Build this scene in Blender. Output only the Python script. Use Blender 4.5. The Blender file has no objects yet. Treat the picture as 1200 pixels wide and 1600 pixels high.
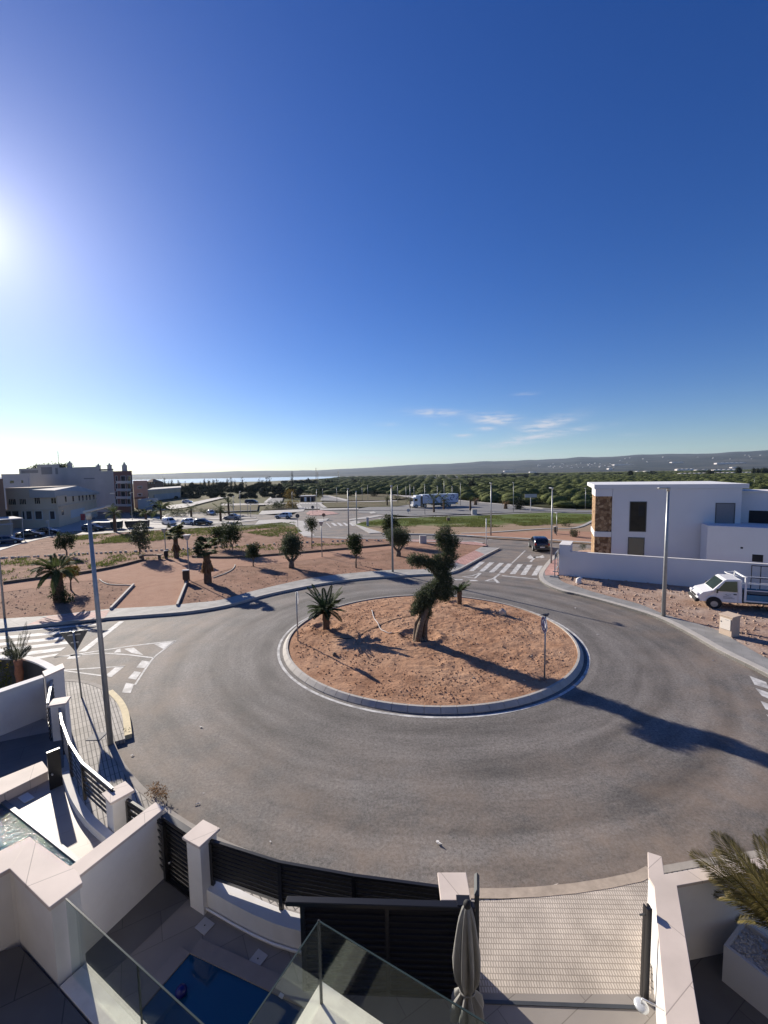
import bpy, math, random
import numpy as np
from mathutils import Matrix, Vector
random.seed(7); RNG = np.random.default_rng(7)
C = bpy.context.scene.collection
S = bpy.context.scene
R = math.radians

# ---------------------------------------------------------------- camera
CAM_H = 8.0; FPX = 680.0; PITCH = R(5.0); ROLL = R(-1.0)
_c, _s = math.cos(ROLL), math.sin(ROLL)
def raydir(px, py):
    x = (px-600)/FPX; y = -(py-800)/FPX
    X = _c*x-_s*y; Y = _s*x+_c*y
    return (X, math.cos(PITCH)+Y*math.sin(PITCH), -math.sin(PITCH)+Y*math.cos(PITCH))
def G(px, py, z=0.0):
    """where a point of the surveyed photo lies on the level plane z"""
    d = raydir(px, py); t = (z-CAM_H)/d[2]
    return Vector((d[0]*t, d[1]*t, z))
def D(px, py, Y):
    """the same at depth Y"""
    d = raydir(px, py); t = Y/d[1]
    return Vector((d[0]*t, Y, CAM_H+d[2]*t))
def onwall(px, py, A, B):
    """(distance along wall A->B, height) of a point seen on that vertical wall"""
    d = raydir(px, py); u = Vector((B[0]-A[0], B[1]-A[1])).normalized()
    # A + s*u = t*d
    det = u.x*(-d[1])+d[0]*u.y
    s = ((-A[0])*(-d[1])-(-d[0])*(-A[1]))/det
    t = ((A[0]+s*u.x)/d[0]) if abs(d[0]) > 1e-6 else (A[1]+s*u.y)/d[1]
    return s, CAM_H+d[2]*t
cam_d = bpy.data.cameras.new('Camera'); cam = bpy.data.objects.new('Camera', cam_d); C.objects.link(cam)
cam_d.sensor_fit = 'VERTICAL'; cam_d.sensor_height = 36.0; cam_d.lens = FPX/1600*36.0
cam_d.clip_start = 0.05; cam_d.clip_end = 40000
_p0 = Vector(raydir(600, 800)).normalized(); _r = (Vector(raydir(601, 800))-Vector(raydir(600, 800))).normalized()
_u = (Vector(raydir(600, 799))-Vector(raydir(600, 800))).normalized()
cam.matrix_world = Matrix(((_r.x, _u.x, -_p0.x, 0), (_r.y, _u.y, -_p0.y, 0), (_r.z, _u.z, -_p0.z, CAM_H), (0, 0, 0, 1)))
S.camera = cam
# ---------------------------------------------------------------- light
SUN_AZ = R(-42.2); SUN_EL = R(22.3)          # azimuth from +Y towards +X
W = bpy.data.worlds.new('World'); S.world = W; W.use_nodes = True
nt = W.node_tree; nt.nodes.clear()
sky = nt.nodes.new('ShaderNodeTexSky'); sky.sky_type = 'NISHITA'; sky.sun_disc = False
sky.sun_elevation = SUN_EL; sky.sun_rotation = SUN_AZ; sky.altitude = 50
sky.air_density = 1.0; sky.dust_density = 0.2; sky.ozone_density = 5.0
bg = nt.nodes.new('ShaderNodeBackground'); bg.inputs[1].default_value = SKY_STR = 0.055
wo = nt.nodes.new('ShaderNodeOutputWorld')
# thin cirrus: soft streaks at fixed directions of the sky
tc = nt.nodes.new('ShaderNodeTexCoord')
def wn(op, a, b=None, c=None):
    n = nt.nodes.new('ShaderNodeMath'); n.operation = op
    for i, v in enumerate((a, b, c)):
        if v is None: continue
        if isinstance(v, (int, float)): n.inputs[i].default_value = v
        else: nt.links.new(v, n.inputs[i])
    return n.outputs[0]
sep = nt.nodes.new('ShaderNodeSeparateXYZ'); nt.links.new(tc.outputs['Generated'], sep.inputs[0])
az = wn('ARCTAN2', sep.outputs[0], sep.outputs[1]); el = wn('ARCSINE', sep.outputs[2])
cn = nt.nodes.new('ShaderNodeTexNoise'); cn.inputs['Scale'].default_value = 1.0; cn.inputs['Detail'].default_value = 6; cn.inputs['Roughness'].default_value = .62
cv = nt.nodes.new('ShaderNodeCombineXYZ'); nt.links.new(wn('MULTIPLY', az, 22), cv.inputs[0]); nt.links.new(wn('MULTIPLY', el, 130), cv.inputs[1]); nt.links.new(cv.outputs[0], cn.inputs['Vector'])
tot = None
for (px, py, wx, wy, tilt, st) in [(678, 645, 36, 5, .05, .6), (772, 655, 30, 8, .05, .75), (852, 664, 34, 8, -.22, .75), (756, 670.5, 15, 3, 0, .5), (725, 680, 13, 3, 0, .5), (850, 681, 62, 4, -.13, .55), (800, 693, 55, 4, -.1, .3),
        (603, 663, 16, 2.5, 0, .25), (700, 662, 12, 3, 0, .25), (575, 716, 45, 4, 0, .35), (770, 715, 90, 9, 0, .15), (820, 616, 14, 2.5, 0, .2), (985, 679, 12, 2, 0, .15)]:
    d = Vector(raydir(px, py)).normalized(); a0 = math.atan2(d.x, d.y); e0 = math.asin(d.z)
    k = 680*1.02
    dx = wn('SUBTRACT', az, a0); dy = wn('SUBTRACT', el, e0)
    dy = wn('ADD', dy, wn('MULTIPLY', dx, tilt))
    q = wn('ADD', wn('POWER', wn('ABSOLUTE', wn('MULTIPLY', dx, k/wx)), 2), wn('POWER', wn('ABSOLUTE', wn('MULTIPLY', dy, k/wy)), 2))
    m = wn('MULTIPLY', wn('POWER', 2.718, wn('MULTIPLY', q, -1)), st*1.7)
    tot = m if tot is None else wn('ADD', tot, m)
tex = wn('MULTIPLY', wn('MAXIMUM', wn('SUBTRACT', cn.outputs[0], .36), 0), 3.2)
cl = wn('MINIMUM', wn('MULTIPLY', tot, tex), .8)
hsv = nt.nodes.new('ShaderNodeHueSaturation'); hsv.inputs['Saturation'].default_value = 1.24; hsv.inputs['Value'].default_value = 1.16; hsv.inputs['Hue'].default_value = .519
# the bright aureole of the air close round the sun
sd = nt.nodes.new('ShaderNodeVectorMath'); sd.operation = 'DOT_PRODUCT'; nt.links.new(tc.outputs['Generated'], sd.inputs[0]); sd.inputs[1].default_value = (math.sin(SUN_AZ)*math.cos(SUN_EL), math.cos(SUN_AZ)*math.cos(SUN_EL), math.sin(SUN_EL))
ang = wn('ARCCOSINE', wn('MINIMUM', sd.outputs['Value'], .99999))
aur = wn('ADD', wn('MULTIPLY', wn('POWER', 2.718, wn('MULTIPLY', ang, -1/R(2.8))), 10), wn('MULTIPLY', wn('POWER', 2.718, wn('MULTIPLY', ang, -1/R(11))), 1.3))
acol = nt.nodes.new('ShaderNodeMixRGB'); acol.blend_type = 'MULTIPLY'; acol.inputs[0].default_value = 1; acol.inputs[1].default_value = (1.0, .93, 1.02, 1); nt.links.new(aur, acol.inputs[2])
nt.links.new(sky.outputs[0], hsv.inputs['Color'])
asum = nt.nodes.new('ShaderNodeMixRGB'); asum.blend_type = 'ADD'; asum.inputs[0].default_value = 1; nt.links.new(hsv.outputs[0], asum.inputs[1]); nt.links.new(acol.outputs[0], asum.inputs[2])
mixc = nt.nodes.new('ShaderNodeMixRGB'); nt.links.new(cl, mixc.inputs[0]); nt.links.new(asum.outputs[0], mixc.inputs[1]); mixc.inputs[2].default_value = (7.2, 7.3, 8.0, 1)
nt.links.new(mixc.outputs[0], bg.inputs[0]); nt.links.new(bg.outputs[0], wo.inputs[0])
sl = bpy.data.lights.new('sun', 'SUN'); sl.energy = 5.0; sl.angle = R(0.5); sl.color = (1.0, .915, .79)
so = bpy.data.objects.new('sun', sl); C.objects.link(so)
so.rotation_euler = Vector((math.sin(SUN_AZ)*math.cos(SUN_EL), math.cos(SUN_AZ)*math.cos(SUN_EL), math.sin(SUN_EL))).to_track_quat('Z', 'Y').to_euler()
S.view_settings.view_transform = 'Standard'; S.view_settings.look = 'None'; S.view_settings.exposure = 0.78; S.view_settings.gamma = 1
S.render.engine = 'CYCLES'; S.cycles.max_bounces = 6; S.cycles.transparent_max_bounces = 12; S.cycles.volume_bounces = 0
S.cycles.use_denoising = True

# ---------------------------------------------------------------- helpers
def tag(o, label=None, cat=None, group=None, kind=None):
    if label: o['label'] = label
    if cat: o['category'] = cat
    if group: o['group'] = group
    if kind: o['kind'] = kind
    return o
def empty(name, loc, rz=0, label=None, cat=None, group=None):
    o = bpy.data.objects.new(name, None); C.objects.link(o); o.location = loc; o.rotation_euler = (0, 0, rz)
    o.empty_display_size = .2
    return tag(o, label, cat, group)
def children(o): return [c for c in bpy.data.objects if c.parent == o]
def copy_tree(o, parent=None):
    c = o.copy(); C.objects.link(c)
    if parent: c.parent = parent
    for ch in list(o.children): copy_tree(ch, c)
    return c
def place(proto, loc, rz=0, sc=1.0, label=None, group=None, first=[]):
    """the first use moves the thing itself, later ones are copies"""
    if proto not in first: first.append(proto); o = proto
    else: o = copy_tree(proto)
    o.location = loc; o.rotation_euler = (0, 0, rz)
    o.scale = sc if hasattr(sc, '__len__') else (sc, sc, sc)
    if label: o['label'] = label
    if group: o['group'] = group
    return o
def fast_mesh(name, V, Q, smooth=False):
    """V (n,3) array, Q (m,k) array of faces with k corners"""
    V = np.asarray(V, dtype=np.float32); Q = np.asarray(Q, dtype=np.int32)
    me = bpy.data.meshes.new(name); me.vertices.add(len(V)); me.vertices.foreach_set('co', V.ravel())
    k = Q.shape[1]; me.loops.add(Q.size); me.loops.foreach_set('vertex_index', Q.ravel())
    me.polygons.add(len(Q)); me.polygons.foreach_set('loop_start', np.arange(0, Q.size, k, dtype=np.int32))
    me.polygons.foreach_set('loop_total', np.full(len(Q), k, dtype=np.int32))
    if smooth: me.polygons.foreach_set('use_smooth', np.ones(len(Q), dtype=bool))
    me.update(calc_edges=True); return me
def link(name, me, m, parent=None):
    o = bpy.data.objects.new(name, me); C.objects.link(o)
    if m is not None and not me.materials: me.materials.append(m)
    if parent: o.parent = parent
    return o
class MB:
    def __init__(s): s.v = []; s.f = []; s.sm = []
    def add(s, vs, fs, smooth=False):
        n = len(s.v); s.v += [tuple(p) for p in vs]
        for f in fs: s.f.append([i+n for i in f]); s.sm.append(smooth)
        return s
    def box(s, c, d, rz=0, rx=0, ry=0):
        M = Matrix.Translation(c) @ Matrix.Rotation(rz, 4, 'Z') @ Matrix.Rotation(ry, 4, 'Y') @ Matrix.Rotation(rx, 4, 'X')
        h = [x/2 for x in d]
        vs = [M @ Vector((sx*h[0], sy*h[1], sz*h[2])) for sz in (-1, 1) for sy in (-1, 1) for sx in (-1, 1)]
        return s.add(vs, [(0, 2, 3, 1), (4, 5, 7, 6), (0, 1, 5, 4), (2, 6, 7, 3), (0, 4, 6, 2), (1, 3, 7, 5)])
    def bbox(s, c, d, rz=0, b=.01):
        """box with chamfered edges"""
        M = Matrix.Translation(c) @ Matrix.Rotation(rz, 4, 'Z'); h = [x/2 for x in d]
        b = min(b, min(h)*.9)
        ring = []
        for z, k in ((-h[2], b), (-h[2]+b, 0), (h[2]-b, 0), (h[2], b)):
            ix, iy = h[0]-k, h[1]-k
            r = [(-ix+b, -iy), (ix-b, -iy), (ix, -iy+b), (ix, iy-b), (ix-b, iy), (-ix+b, iy), (-ix, iy-b), (-ix, -iy+b)]
            ring.append([M @ Vector((x, y, z)) for x, y in r])
        vs = [p for r in ring for p in r]; fs = [tuple(range(7, -1, -1)), tuple(range(24, 32))]
        for k in range(3):
            for i in range(8): fs.append((k*8+i, k*8+(i+1) % 8, k*8+8+(i+1) % 8, k*8+8+i))
        return s.add(vs, fs)
    def tube(s, pts, r, n=8, cap=True, smooth=True):
        pts = [Vector(p) for p in pts]; rr = r if hasattr(r, '__len__') else [r]*len(pts)
        base = len(s.v); up = Vector((0, 0, 1)); prev = None
        for i, p in enumerate(pts):
            t = (pts[min(i+1, len(pts)-1)]-pts[max(i-1, 0)]).normalized()
            a = t.cross(up if abs(t.z) < .95 else Vector((0, 1, 0))).normalized()
            if prev is not None and a.dot(prev) < 0: a = -a
            prev = a; b = t.cross(a)
            for k in range(n):
                q = 2*math.pi*k/n; s.v.append(tuple(p+a*(math.cos(q)*rr[i])+b*(math.sin(q)*rr[i])))
        for i in range(len(pts)-1):
            for k in range(n):
                s.f.append([base+i*n+k, base+i*n+(k+1) % n, base+(i+1)*n+(k+1) % n, base+(i+1)*n+k]); s.sm.append(smooth)
        if cap:
            s.f.append([base+k for k in range(n-1, -1, -1)]); s.sm.append(False)
            e = base+(len(pts)-1)*n; s.f.append([e+k for k in range(n)]); s.sm.append(False)
        return s
    def cyl(s, c, r, h, axis='Z', n=20, r2=None):
        r2 = r if r2 is None else r2; c = Vector(c)
        ax = {'X': Vector((1, 0, 0)), 'Y': Vector((0, 1, 0)), 'Z': Vector((0, 0, 1))}[axis] if isinstance(axis, str) else Vector(axis).normalized()
        return s.tube([c-ax*h/2, c+ax*h/2], [r, r2], n)
    def ellipsoid(s, c, r, nu=12, nv=8, fn=None):
        c = Vector(c); vs = []; fs = []
        for j in range(nv+1):
            th = math.pi*j/nv
            for i in range(nu):
                ph = 2*math.pi*i/nu; p = Vector((math.sin(th)*math.cos(ph), math.sin(th)*math.sin(ph), math.cos(th)))
                k = fn(p) if fn else 1
                vs.append(c+Vector((p.x*r[0]*k, p.y*r[1]*k, p.z*r[2]*k)))
        for j in range(nv):
            for i in range(nu): fs.append((j*nu+i, (j+1)*nu+i, (j+1)*nu+(i+1) % nu, j*nu+(i+1) % nu))
        return s.add(vs, fs, True)
    def prism(s, poly, z0, z1):
        n = len(poly); poly = [(p[0], p[1]) for p in poly]
        area = sum(poly[i][0]*poly[(i+1) % n][1]-poly[(i+1) % n][0]*poly[i][1] for i in range(n))
        if area < 0: poly = poly[::-1]
        vs = [(x, y, z0) for x, y in poly]+[(x, y, z1) for x, y in poly]
        fs = [tuple(range(n-1, -1, -1)), tuple(range(n, 2*n))]+[(i, (i+1) % n, n+(i+1) % n, n+i) for i in range(n)]
        return s.add(vs, fs)
    def quad(s, a, b, c, d): return s.add([a, b, c, d], [(0, 1, 2, 3)])
    def build(s, name, m, parent=None, bevel=0):
        me = bpy.data.meshes.new(name); me.from_pydata(s.v, [], s.f)
        me.polygons.foreach_set('use_smooth', s.sm); me.update()
        o = link(name, me, m, parent)
        if bevel:
            md = o.modifiers.new('bevel', 'BEVEL'); md.width = bevel; md.segments = 2; md.limit_method = 'ANGLE'
        return o
def sheet(name, poly, z, m, kind='structure', label=None, thick=None):
    """a flat polygon (tessellated by Blender) at height z; thick gives it edges going down"""
    mb = MB(); poly = [(p[0], p[1]) for p in poly]
    if thick: mb.prism(poly, z-thick, z)
    else:
        n = len(poly); ar = sum(poly[i][0]*poly[(i+1) % n][1]-poly[(i+1) % n][0]*poly[i][1] for i in range(n))
        if ar < 0: poly = poly[::-1]
        mb.add([(x, y, z) for x, y in poly], [tuple(range(n))])
    me = bpy.data.meshes.new(name); me.from_pydata(mb.v, [], mb.f); me.update()
    o = link(name, me, m); return tag(o, label, kind=kind)
def gp(pts, z=0): return [G(x, y, z) for x, y in pts]
def strip(mb, pts, w, z, h=None, side=0):
    """ribbon of width w along pts (world xy); side 0 centred, 1 to the left, -1 to the right; h makes it a bar"""
    P = [Vector((p[0], p[1])) for p in pts]; L = []; Rr = []
    for i, p in enumerate(P):
        t = (P[min(i+1, len(P)-1)]-P[max(i-1, 0)]).normalized(); n = Vector((-t.y, t.x))
        a = w/2 if side == 0 else (w if side > 0 else 0); b = w/2 if side == 0 else (0 if side > 0 else w)
        L.append(p+n*a); Rr.append(p-n*b)
    n = len(P); base = [(q.x, q.y) for q in L]+[(q.x, q.y) for q in Rr]
    if h is None:
        mb.add([(x, y, z) for x, y in base], [(n+i, n+i+1, i+1, i) for i in range(n-1)])
    else:
        vs = [(x, y, z+h) for x, y in base]+[(x, y, z) for x, y in base]; fs = []
        for i in range(n-1):
            fs += [(n+i, n+i+1, i+1, i), (i, i+1, 2*n+i+1, 2*n+i), (n+i+1, n+i, 3*n+i, 3*n+i+1)]
        fs += [(0, 2*n, 3*n, n), (n-1, 2*n-1, 4*n-1, 3*n-1)]
        mb.add(vs, fs)
    return mb
def smooth_line(pts, k=4):
    P = [Vector((p[0], p[1])) for p in pts]; out = []
    for i in range(len(P)-1):
        p0, p1, p2, p3 = P[max(i-1, 0)], P[i], P[i+1], P[min(i+2, len(P)-1)]
        for j in range(k):
            t = j/k
            out.append(.5*((2*p1)+(p2-p0)*t+(2*p0-5*p1+4*p2-p3)*t*t+(3*p1-p0-3*p2+p3)*t**3))
    return out+[P[-1]]

# ---------------------------------------------------------------- materials
MATS = {}
def mat(name, col, rough=.85, var=.12, vscale=3.0, bump=0, bscale=40, metal=0, col2=None, spec=.5, coord='Object', detail=6, c2amount=.5, c2scale=.6):
    if name in MATS: return MATS[name]
    m = bpy.data.materials.new(name); m.use_nodes = True; t = m.node_tree; b = t.nodes['Principled BSDF']
    b.inputs['Roughness'].default_value = rough; b.inputs['Metallic'].default_value = metal; b.inputs['Specular IOR Level'].default_value = spec
    if coord == 'Object': src = t.nodes.new('ShaderNodeTexCoord').outputs['Object']
    else: src = t.nodes.new('ShaderNodeNewGeometry').outputs['Position']
    def noise(sc, det=detail):
        n = t.nodes.new('ShaderNodeTexNoise'); n.inputs['Scale'].default_value = sc; n.inputs['Detail'].default_value = det; n.inputs['Roughness'].default_value = .6
        t.links.new(src, n.inputs['Vector']); return n.outputs[0]
    rp = t.nodes.new('ShaderNodeValToRGB'); t.links.new(noise(vscale), rp.inputs[0])
    rp.color_ramp.elements[0].position = .3; rp.color_ramp.elements[1].position = .7
    rp.color_ramp.elements[0].color = (*[c*(1-var) for c in col], 1); rp.color_ramp.elements[1].color = (*[min(1, c*(1+var)) for c in col], 1)
    out = rp.outputs[0]
    if col2:
        r2 = t.nodes.new('ShaderNodeValToRGB'); t.links.new(noise(c2scale, 5), r2.inputs[0])
        r2.color_ramp.elements[0].position = .42; r2.color_ramp.elements[1].position = .62
        r2.color_ramp.elements[0].color = (0, 0, 0, 1); r2.color_ramp.elements[1].color = (c2amount,)*3+(1,)
        mx = t.nodes.new('ShaderNodeMixRGB'); t.links.new(r2.outputs[0], mx.inputs[0]); t.links.new(out, mx.inputs[1]); mx.inputs[2].default_value = (*col2, 1)
        out = mx.outputs[0]
    t.links.new(out, b.inputs['Base Color'])
    if bump:
        bn = t.nodes.new('ShaderNodeBump'); bn.inputs['Strength'].default_value = bump; bn.inputs['Distance'].default_value = .02
        t.links.new(noise(bscale, 8), bn.inputs['Height']); t.links.new(bn.outputs[0], b.inputs['Normal'])
    MATS[name] = m; return m
def leafmat(name, c1, c2, c3=None, transl=.25):
    m = bpy.data.materials.new(name); m.use_nodes = True; t = m.node_tree; b = t.nodes['Principled BSDF']
    g = t.nodes.new('ShaderNodeNewGeometry'); rp = t.nodes.new('ShaderNodeValToRGB'); t.links.new(g.outputs['Random Per Island'], rp.inputs[0])
    rp.color_ramp.elements[0].color = (*c1, 1); rp.color_ramp.elements[1].color = (*c2, 1)
    if c3: e = rp.color_ramp.elements.new(.93); e.color = (*c2, 1); rp.color_ramp.elements[-1].color = (*c3, 1)
    t.links.new(rp.outputs[0], b.inputs['Base Color']); b.inputs['Roughness'].default_value = .72; b.inputs['Specular IOR Level'].default_value = .15
    tr = t.nodes.new('ShaderNodeBsdfTranslucent'); t.links.new(rp.outputs[0], tr.inputs[0])
    mx = t.nodes.new('ShaderNodeMixShader'); mx.inputs[0].default_value = transl
    t.links.new(b.outputs[0], mx.inputs[1]); t.links.new(tr.outputs[0], mx.inputs[2])
    t.links.new(mx.outputs[0], t.nodes['Material Output'].inputs[0]); MATS[name] = m; return m
ISL = Vector((2.06, 20.8))      # centre of the roundabout
def asphalt():
    m = bpy.data.materials.new('asphalt'); m.use_nodes = True; t = m.node_tree; b = t.nodes['Principled BSDF']; b.inputs['Roughness'].default_value = .8; b.inputs['Specular IOR Level'].default_value = .35
    L = t.links.new; N = t.nodes.new
    g = N('ShaderNodeNewGeometry')
    sb = N('ShaderNodeVectorMath'); sb.operation = 'SUBTRACT'; L(g.outputs['Position'], sb.inputs[0]); sb.inputs[1].default_value = (ISL.x, ISL.y, 0)
    ln = N('ShaderNodeVectorMath'); ln.operation = 'LENGTH'; L(sb.outputs[0], ln.inputs[0])
    sp = N('ShaderNodeSeparateXYZ'); L(sb.outputs[0], sp.inputs[0])
    def mth(op, a, bb=None):
        n = N('ShaderNodeMath'); n.operation = op
        for i, v in enumerate((a, bb)):
            if v is None: continue
            if isinstance(v, (int, float)): n.inputs[i].default_value = v
            else: L(v, n.inputs[i])
        return n.outputs[0]
    an = mth('ARCTAN2', sp.outputs[1], sp.outputs[0])
    cx = N('ShaderNodeCombineXYZ'); L(ln.outputs['Value'], cx.inputs[0]); L(mth('MULTIPLY', an, 1.6), cx.inputs[1])
    def noise(sc, det, src, rough=.6):
        n = N('ShaderNodeTexNoise'); n.inputs['Scale'].default_value = sc; n.inputs['Detail'].default_value = det; n.inputs['Roughness'].default_value = rough; L(src, n.inputs['Vector']); return n.outputs[0]
    def ramp(src, p0, c0, p1, c1):
        r = N('ShaderNodeValToRGB'); L(src, r.inputs[0]); e = r.color_ramp.elements
        e[0].position = p0; e[1].position = p1; e[0].color = (*c0, 1); e[1].color = (*c1, 1); return r.outputs[0]
    def mix(kind, f, a, c):
        x = N('ShaderNodeMixRGB'); x.blend_type = kind
        if isinstance(f, (int, float)): x.inputs[0].default_value = f
        else: L(f, x.inputs[0])
        L(a, x.inputs[1]); L(c, x.inputs[2]) if not isinstance(c, tuple) else setattr(x.inputs[2], 'default_value', (*c, 1)); return x.outputs[0]
    base = ramp(noise(.35, 6, g.outputs['Position']), .3, (.130, .119, .110), .7, (.172, .158, .146))
    grain = ramp(noise(13, 4, g.outputs['Position'], .95), .36, (.50,)*3, .64, (1.5,)*3)
    base = mix('MULTIPLY', .9, base, grain)
    gr2 = ramp(noise(5, 5, g.outputs['Position'], .75), .3, (.82,)*3, .7, (1.16,)*3)
    base = mix('MULTIPLY', .8, base, gr2)
    streak = ramp(noise(1.6, 7, cx.outputs[0], .6), .34, (.66,)*3, .62, (1.18,)*3)
    base = mix('MULTIPLY', .85, base, streak)
    # polished tyre bands round the island and broad darker and lighter areas
    wv = mth('SINE', mth('MULTIPLY', ln.outputs['Value'], 3.4)); wv = mth('MULTIPLY', wv, noise(.8, 4, g.outputs['Position']))
    base = mix('MULTIPLY', .75, base, ramp(wv, .0, (1.07,)*3, .42, (.80,)*3)); base = mix('MULTIPLY', .8, base, ramp(noise(.16, 5, g.outputs['Position']), .35, (.82,)*3, .65, (1.14,)*3))
    # worn reddish dust near the outer kerb and inner kerb
    dust_n = ramp(noise(.55, 7, g.outputs['Position'], .65), .40, (0, 0, 0), .72, (1, 1, 1))
    r1 = N('ShaderNodeMapRange'); L(ln.outputs['Value'], r1.inputs[0]); r1.inputs[1].default_value = 8.6; r1.inputs[2].default_value = 13.3; r1.inputs[3].default_value = .06; r1.inputs[4].default_value = .62
    base = mix('MIX', mth('MULTIPLY', dust_n, r1.outputs[0]), base, (.30, .22, .16))
    L(base, b.inputs['Base Color'])
    bn = N('ShaderNodeBump'); bn.inputs['Strength'].default_value = .35; bn.inputs['Distance'].default_value = .01; L(noise(60, 4, g.outputs['Position'], .8), bn.inputs['Height']); L(bn.outputs[0], b.inputs['Normal'])
    return m
def tile(name, c1, c2, mortar, bw, rh, msize, rz=0, bump=.5, offset=.5, dirt=.25, rough=.8, scale=1.0, spec=.3):
    m = bpy.data.materials.new(name); m.use_nodes = True; t = m.node_tree; b = t.nodes['Principled BSDF']; b.inputs['Roughness'].default_value = rough; b.inputs['Specular IOR Level'].default_value = spec
    g = t.nodes.new('ShaderNodeNewGeometry'); mp = t.nodes.new('ShaderNodeMapping'); mp.inputs['Rotation'].default_value = (0, 0, rz); t.links.new(g.outputs['Position'], mp.inputs[0])
    br = t.nodes.new('ShaderNodeTexBrick'); t.links.new(mp.outputs[0], br.inputs['Vector']); br.offset = offset
    br.inputs['Color1'].default_value = (*c1, 1); br.inputs['Color2'].default_value = (*c2, 1); br.inputs['Mortar'].default_value = (*mortar, 1)
    br.inputs['Scale'].default_value = scale; br.inputs['Brick Width'].default_value = bw; br.inputs['Row Height'].default_value = rh; br.inputs['Mortar Size'].default_value = msize; br.inputs['Mortar Smooth'].default_value = .1
    n = t.nodes.new('ShaderNodeTexNoise'); n.inputs['Scale'].default_value = 1.4; n.inputs['Detail'].default_value = 8; t.links.new(g.outputs['Position'], n.inputs['Vector'])
    rp = t.nodes.new('ShaderNodeValToRGB'); t.links.new(n.outputs[0], rp.inputs[0]); rp.color_ramp.elements[0].position = .3; rp.color_ramp.elements[1].position = .7
    rp.color_ramp.elements[0].color = (1-dirt,)*3+(1,); rp.color_ramp.elements[1].color = (1+dirt*.4,)*3+(1,)
    mx = t.nodes.new('ShaderNodeMixRGB'); mx.blend_type = 'MULTIPLY'; mx.inputs[0].default_value = 1; t.links.new(br.outputs[0], mx.inputs[1]); t.links.new(rp.outputs[0], mx.inputs[2])
    t.links.new(mx.outputs[0], b.inputs['Base Color'])
    bn = t.nodes.new('ShaderNodeBump'); bn.inputs['Strength'].default_value = bump; bn.inputs['Distance'].default_value = .01; bn.invert = True
    t.links.new(br.outputs['Fac'], bn.inputs['Height']); t.links.new(bn.outputs[0], b.inputs['Normal']); MATS[name] = m; return m
def glassmat(name, col=(.8, .9, .88), alpha=.25, rough=.02):
    m = bpy.data.materials.new(name); m.use_nodes = True; t = m.node_tree; t.nodes.clear(); o = t.nodes.new('ShaderNodeOutputMaterial')
    tr = t.nodes.new('ShaderNodeBsdfTransparent'); tr.inputs[0].default_value = (*col, 1); gl = t.nodes.new('ShaderNodeBsdfGlossy'); gl.inputs['Roughness'].default_value = rough; gl.inputs[0].default_value = (.9, .95, .95, 1)
    lw = t.nodes.new('ShaderNodeLayerWeight'); lw.inputs[0].default_value = .5; pw = t.nodes.new('ShaderNodeMath'); pw.operation = 'POWER'; t.links.new(lw.outputs['Facing'], pw.inputs[0]); pw.inputs[1].default_value = 4.5; fr = t.nodes.new('ShaderNodeMath'); fr.operation = 'MULTIPLY_ADD'; t.links.new(pw.outputs[0], fr.inputs[0]); fr.inputs[1].default_value = .8; fr.inputs[2].default_value = .035; mx = t.nodes.new('ShaderNodeMixShader'); t.links.new(fr.outputs[0], mx.inputs[0]); t.links.new(tr.outputs[0], mx.inputs[1]); t.links.new(gl.outputs[0], mx.inputs[2]); t.links.new(mx.outputs[0], o.inputs[0]); MATS[name] = m; return m
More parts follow.
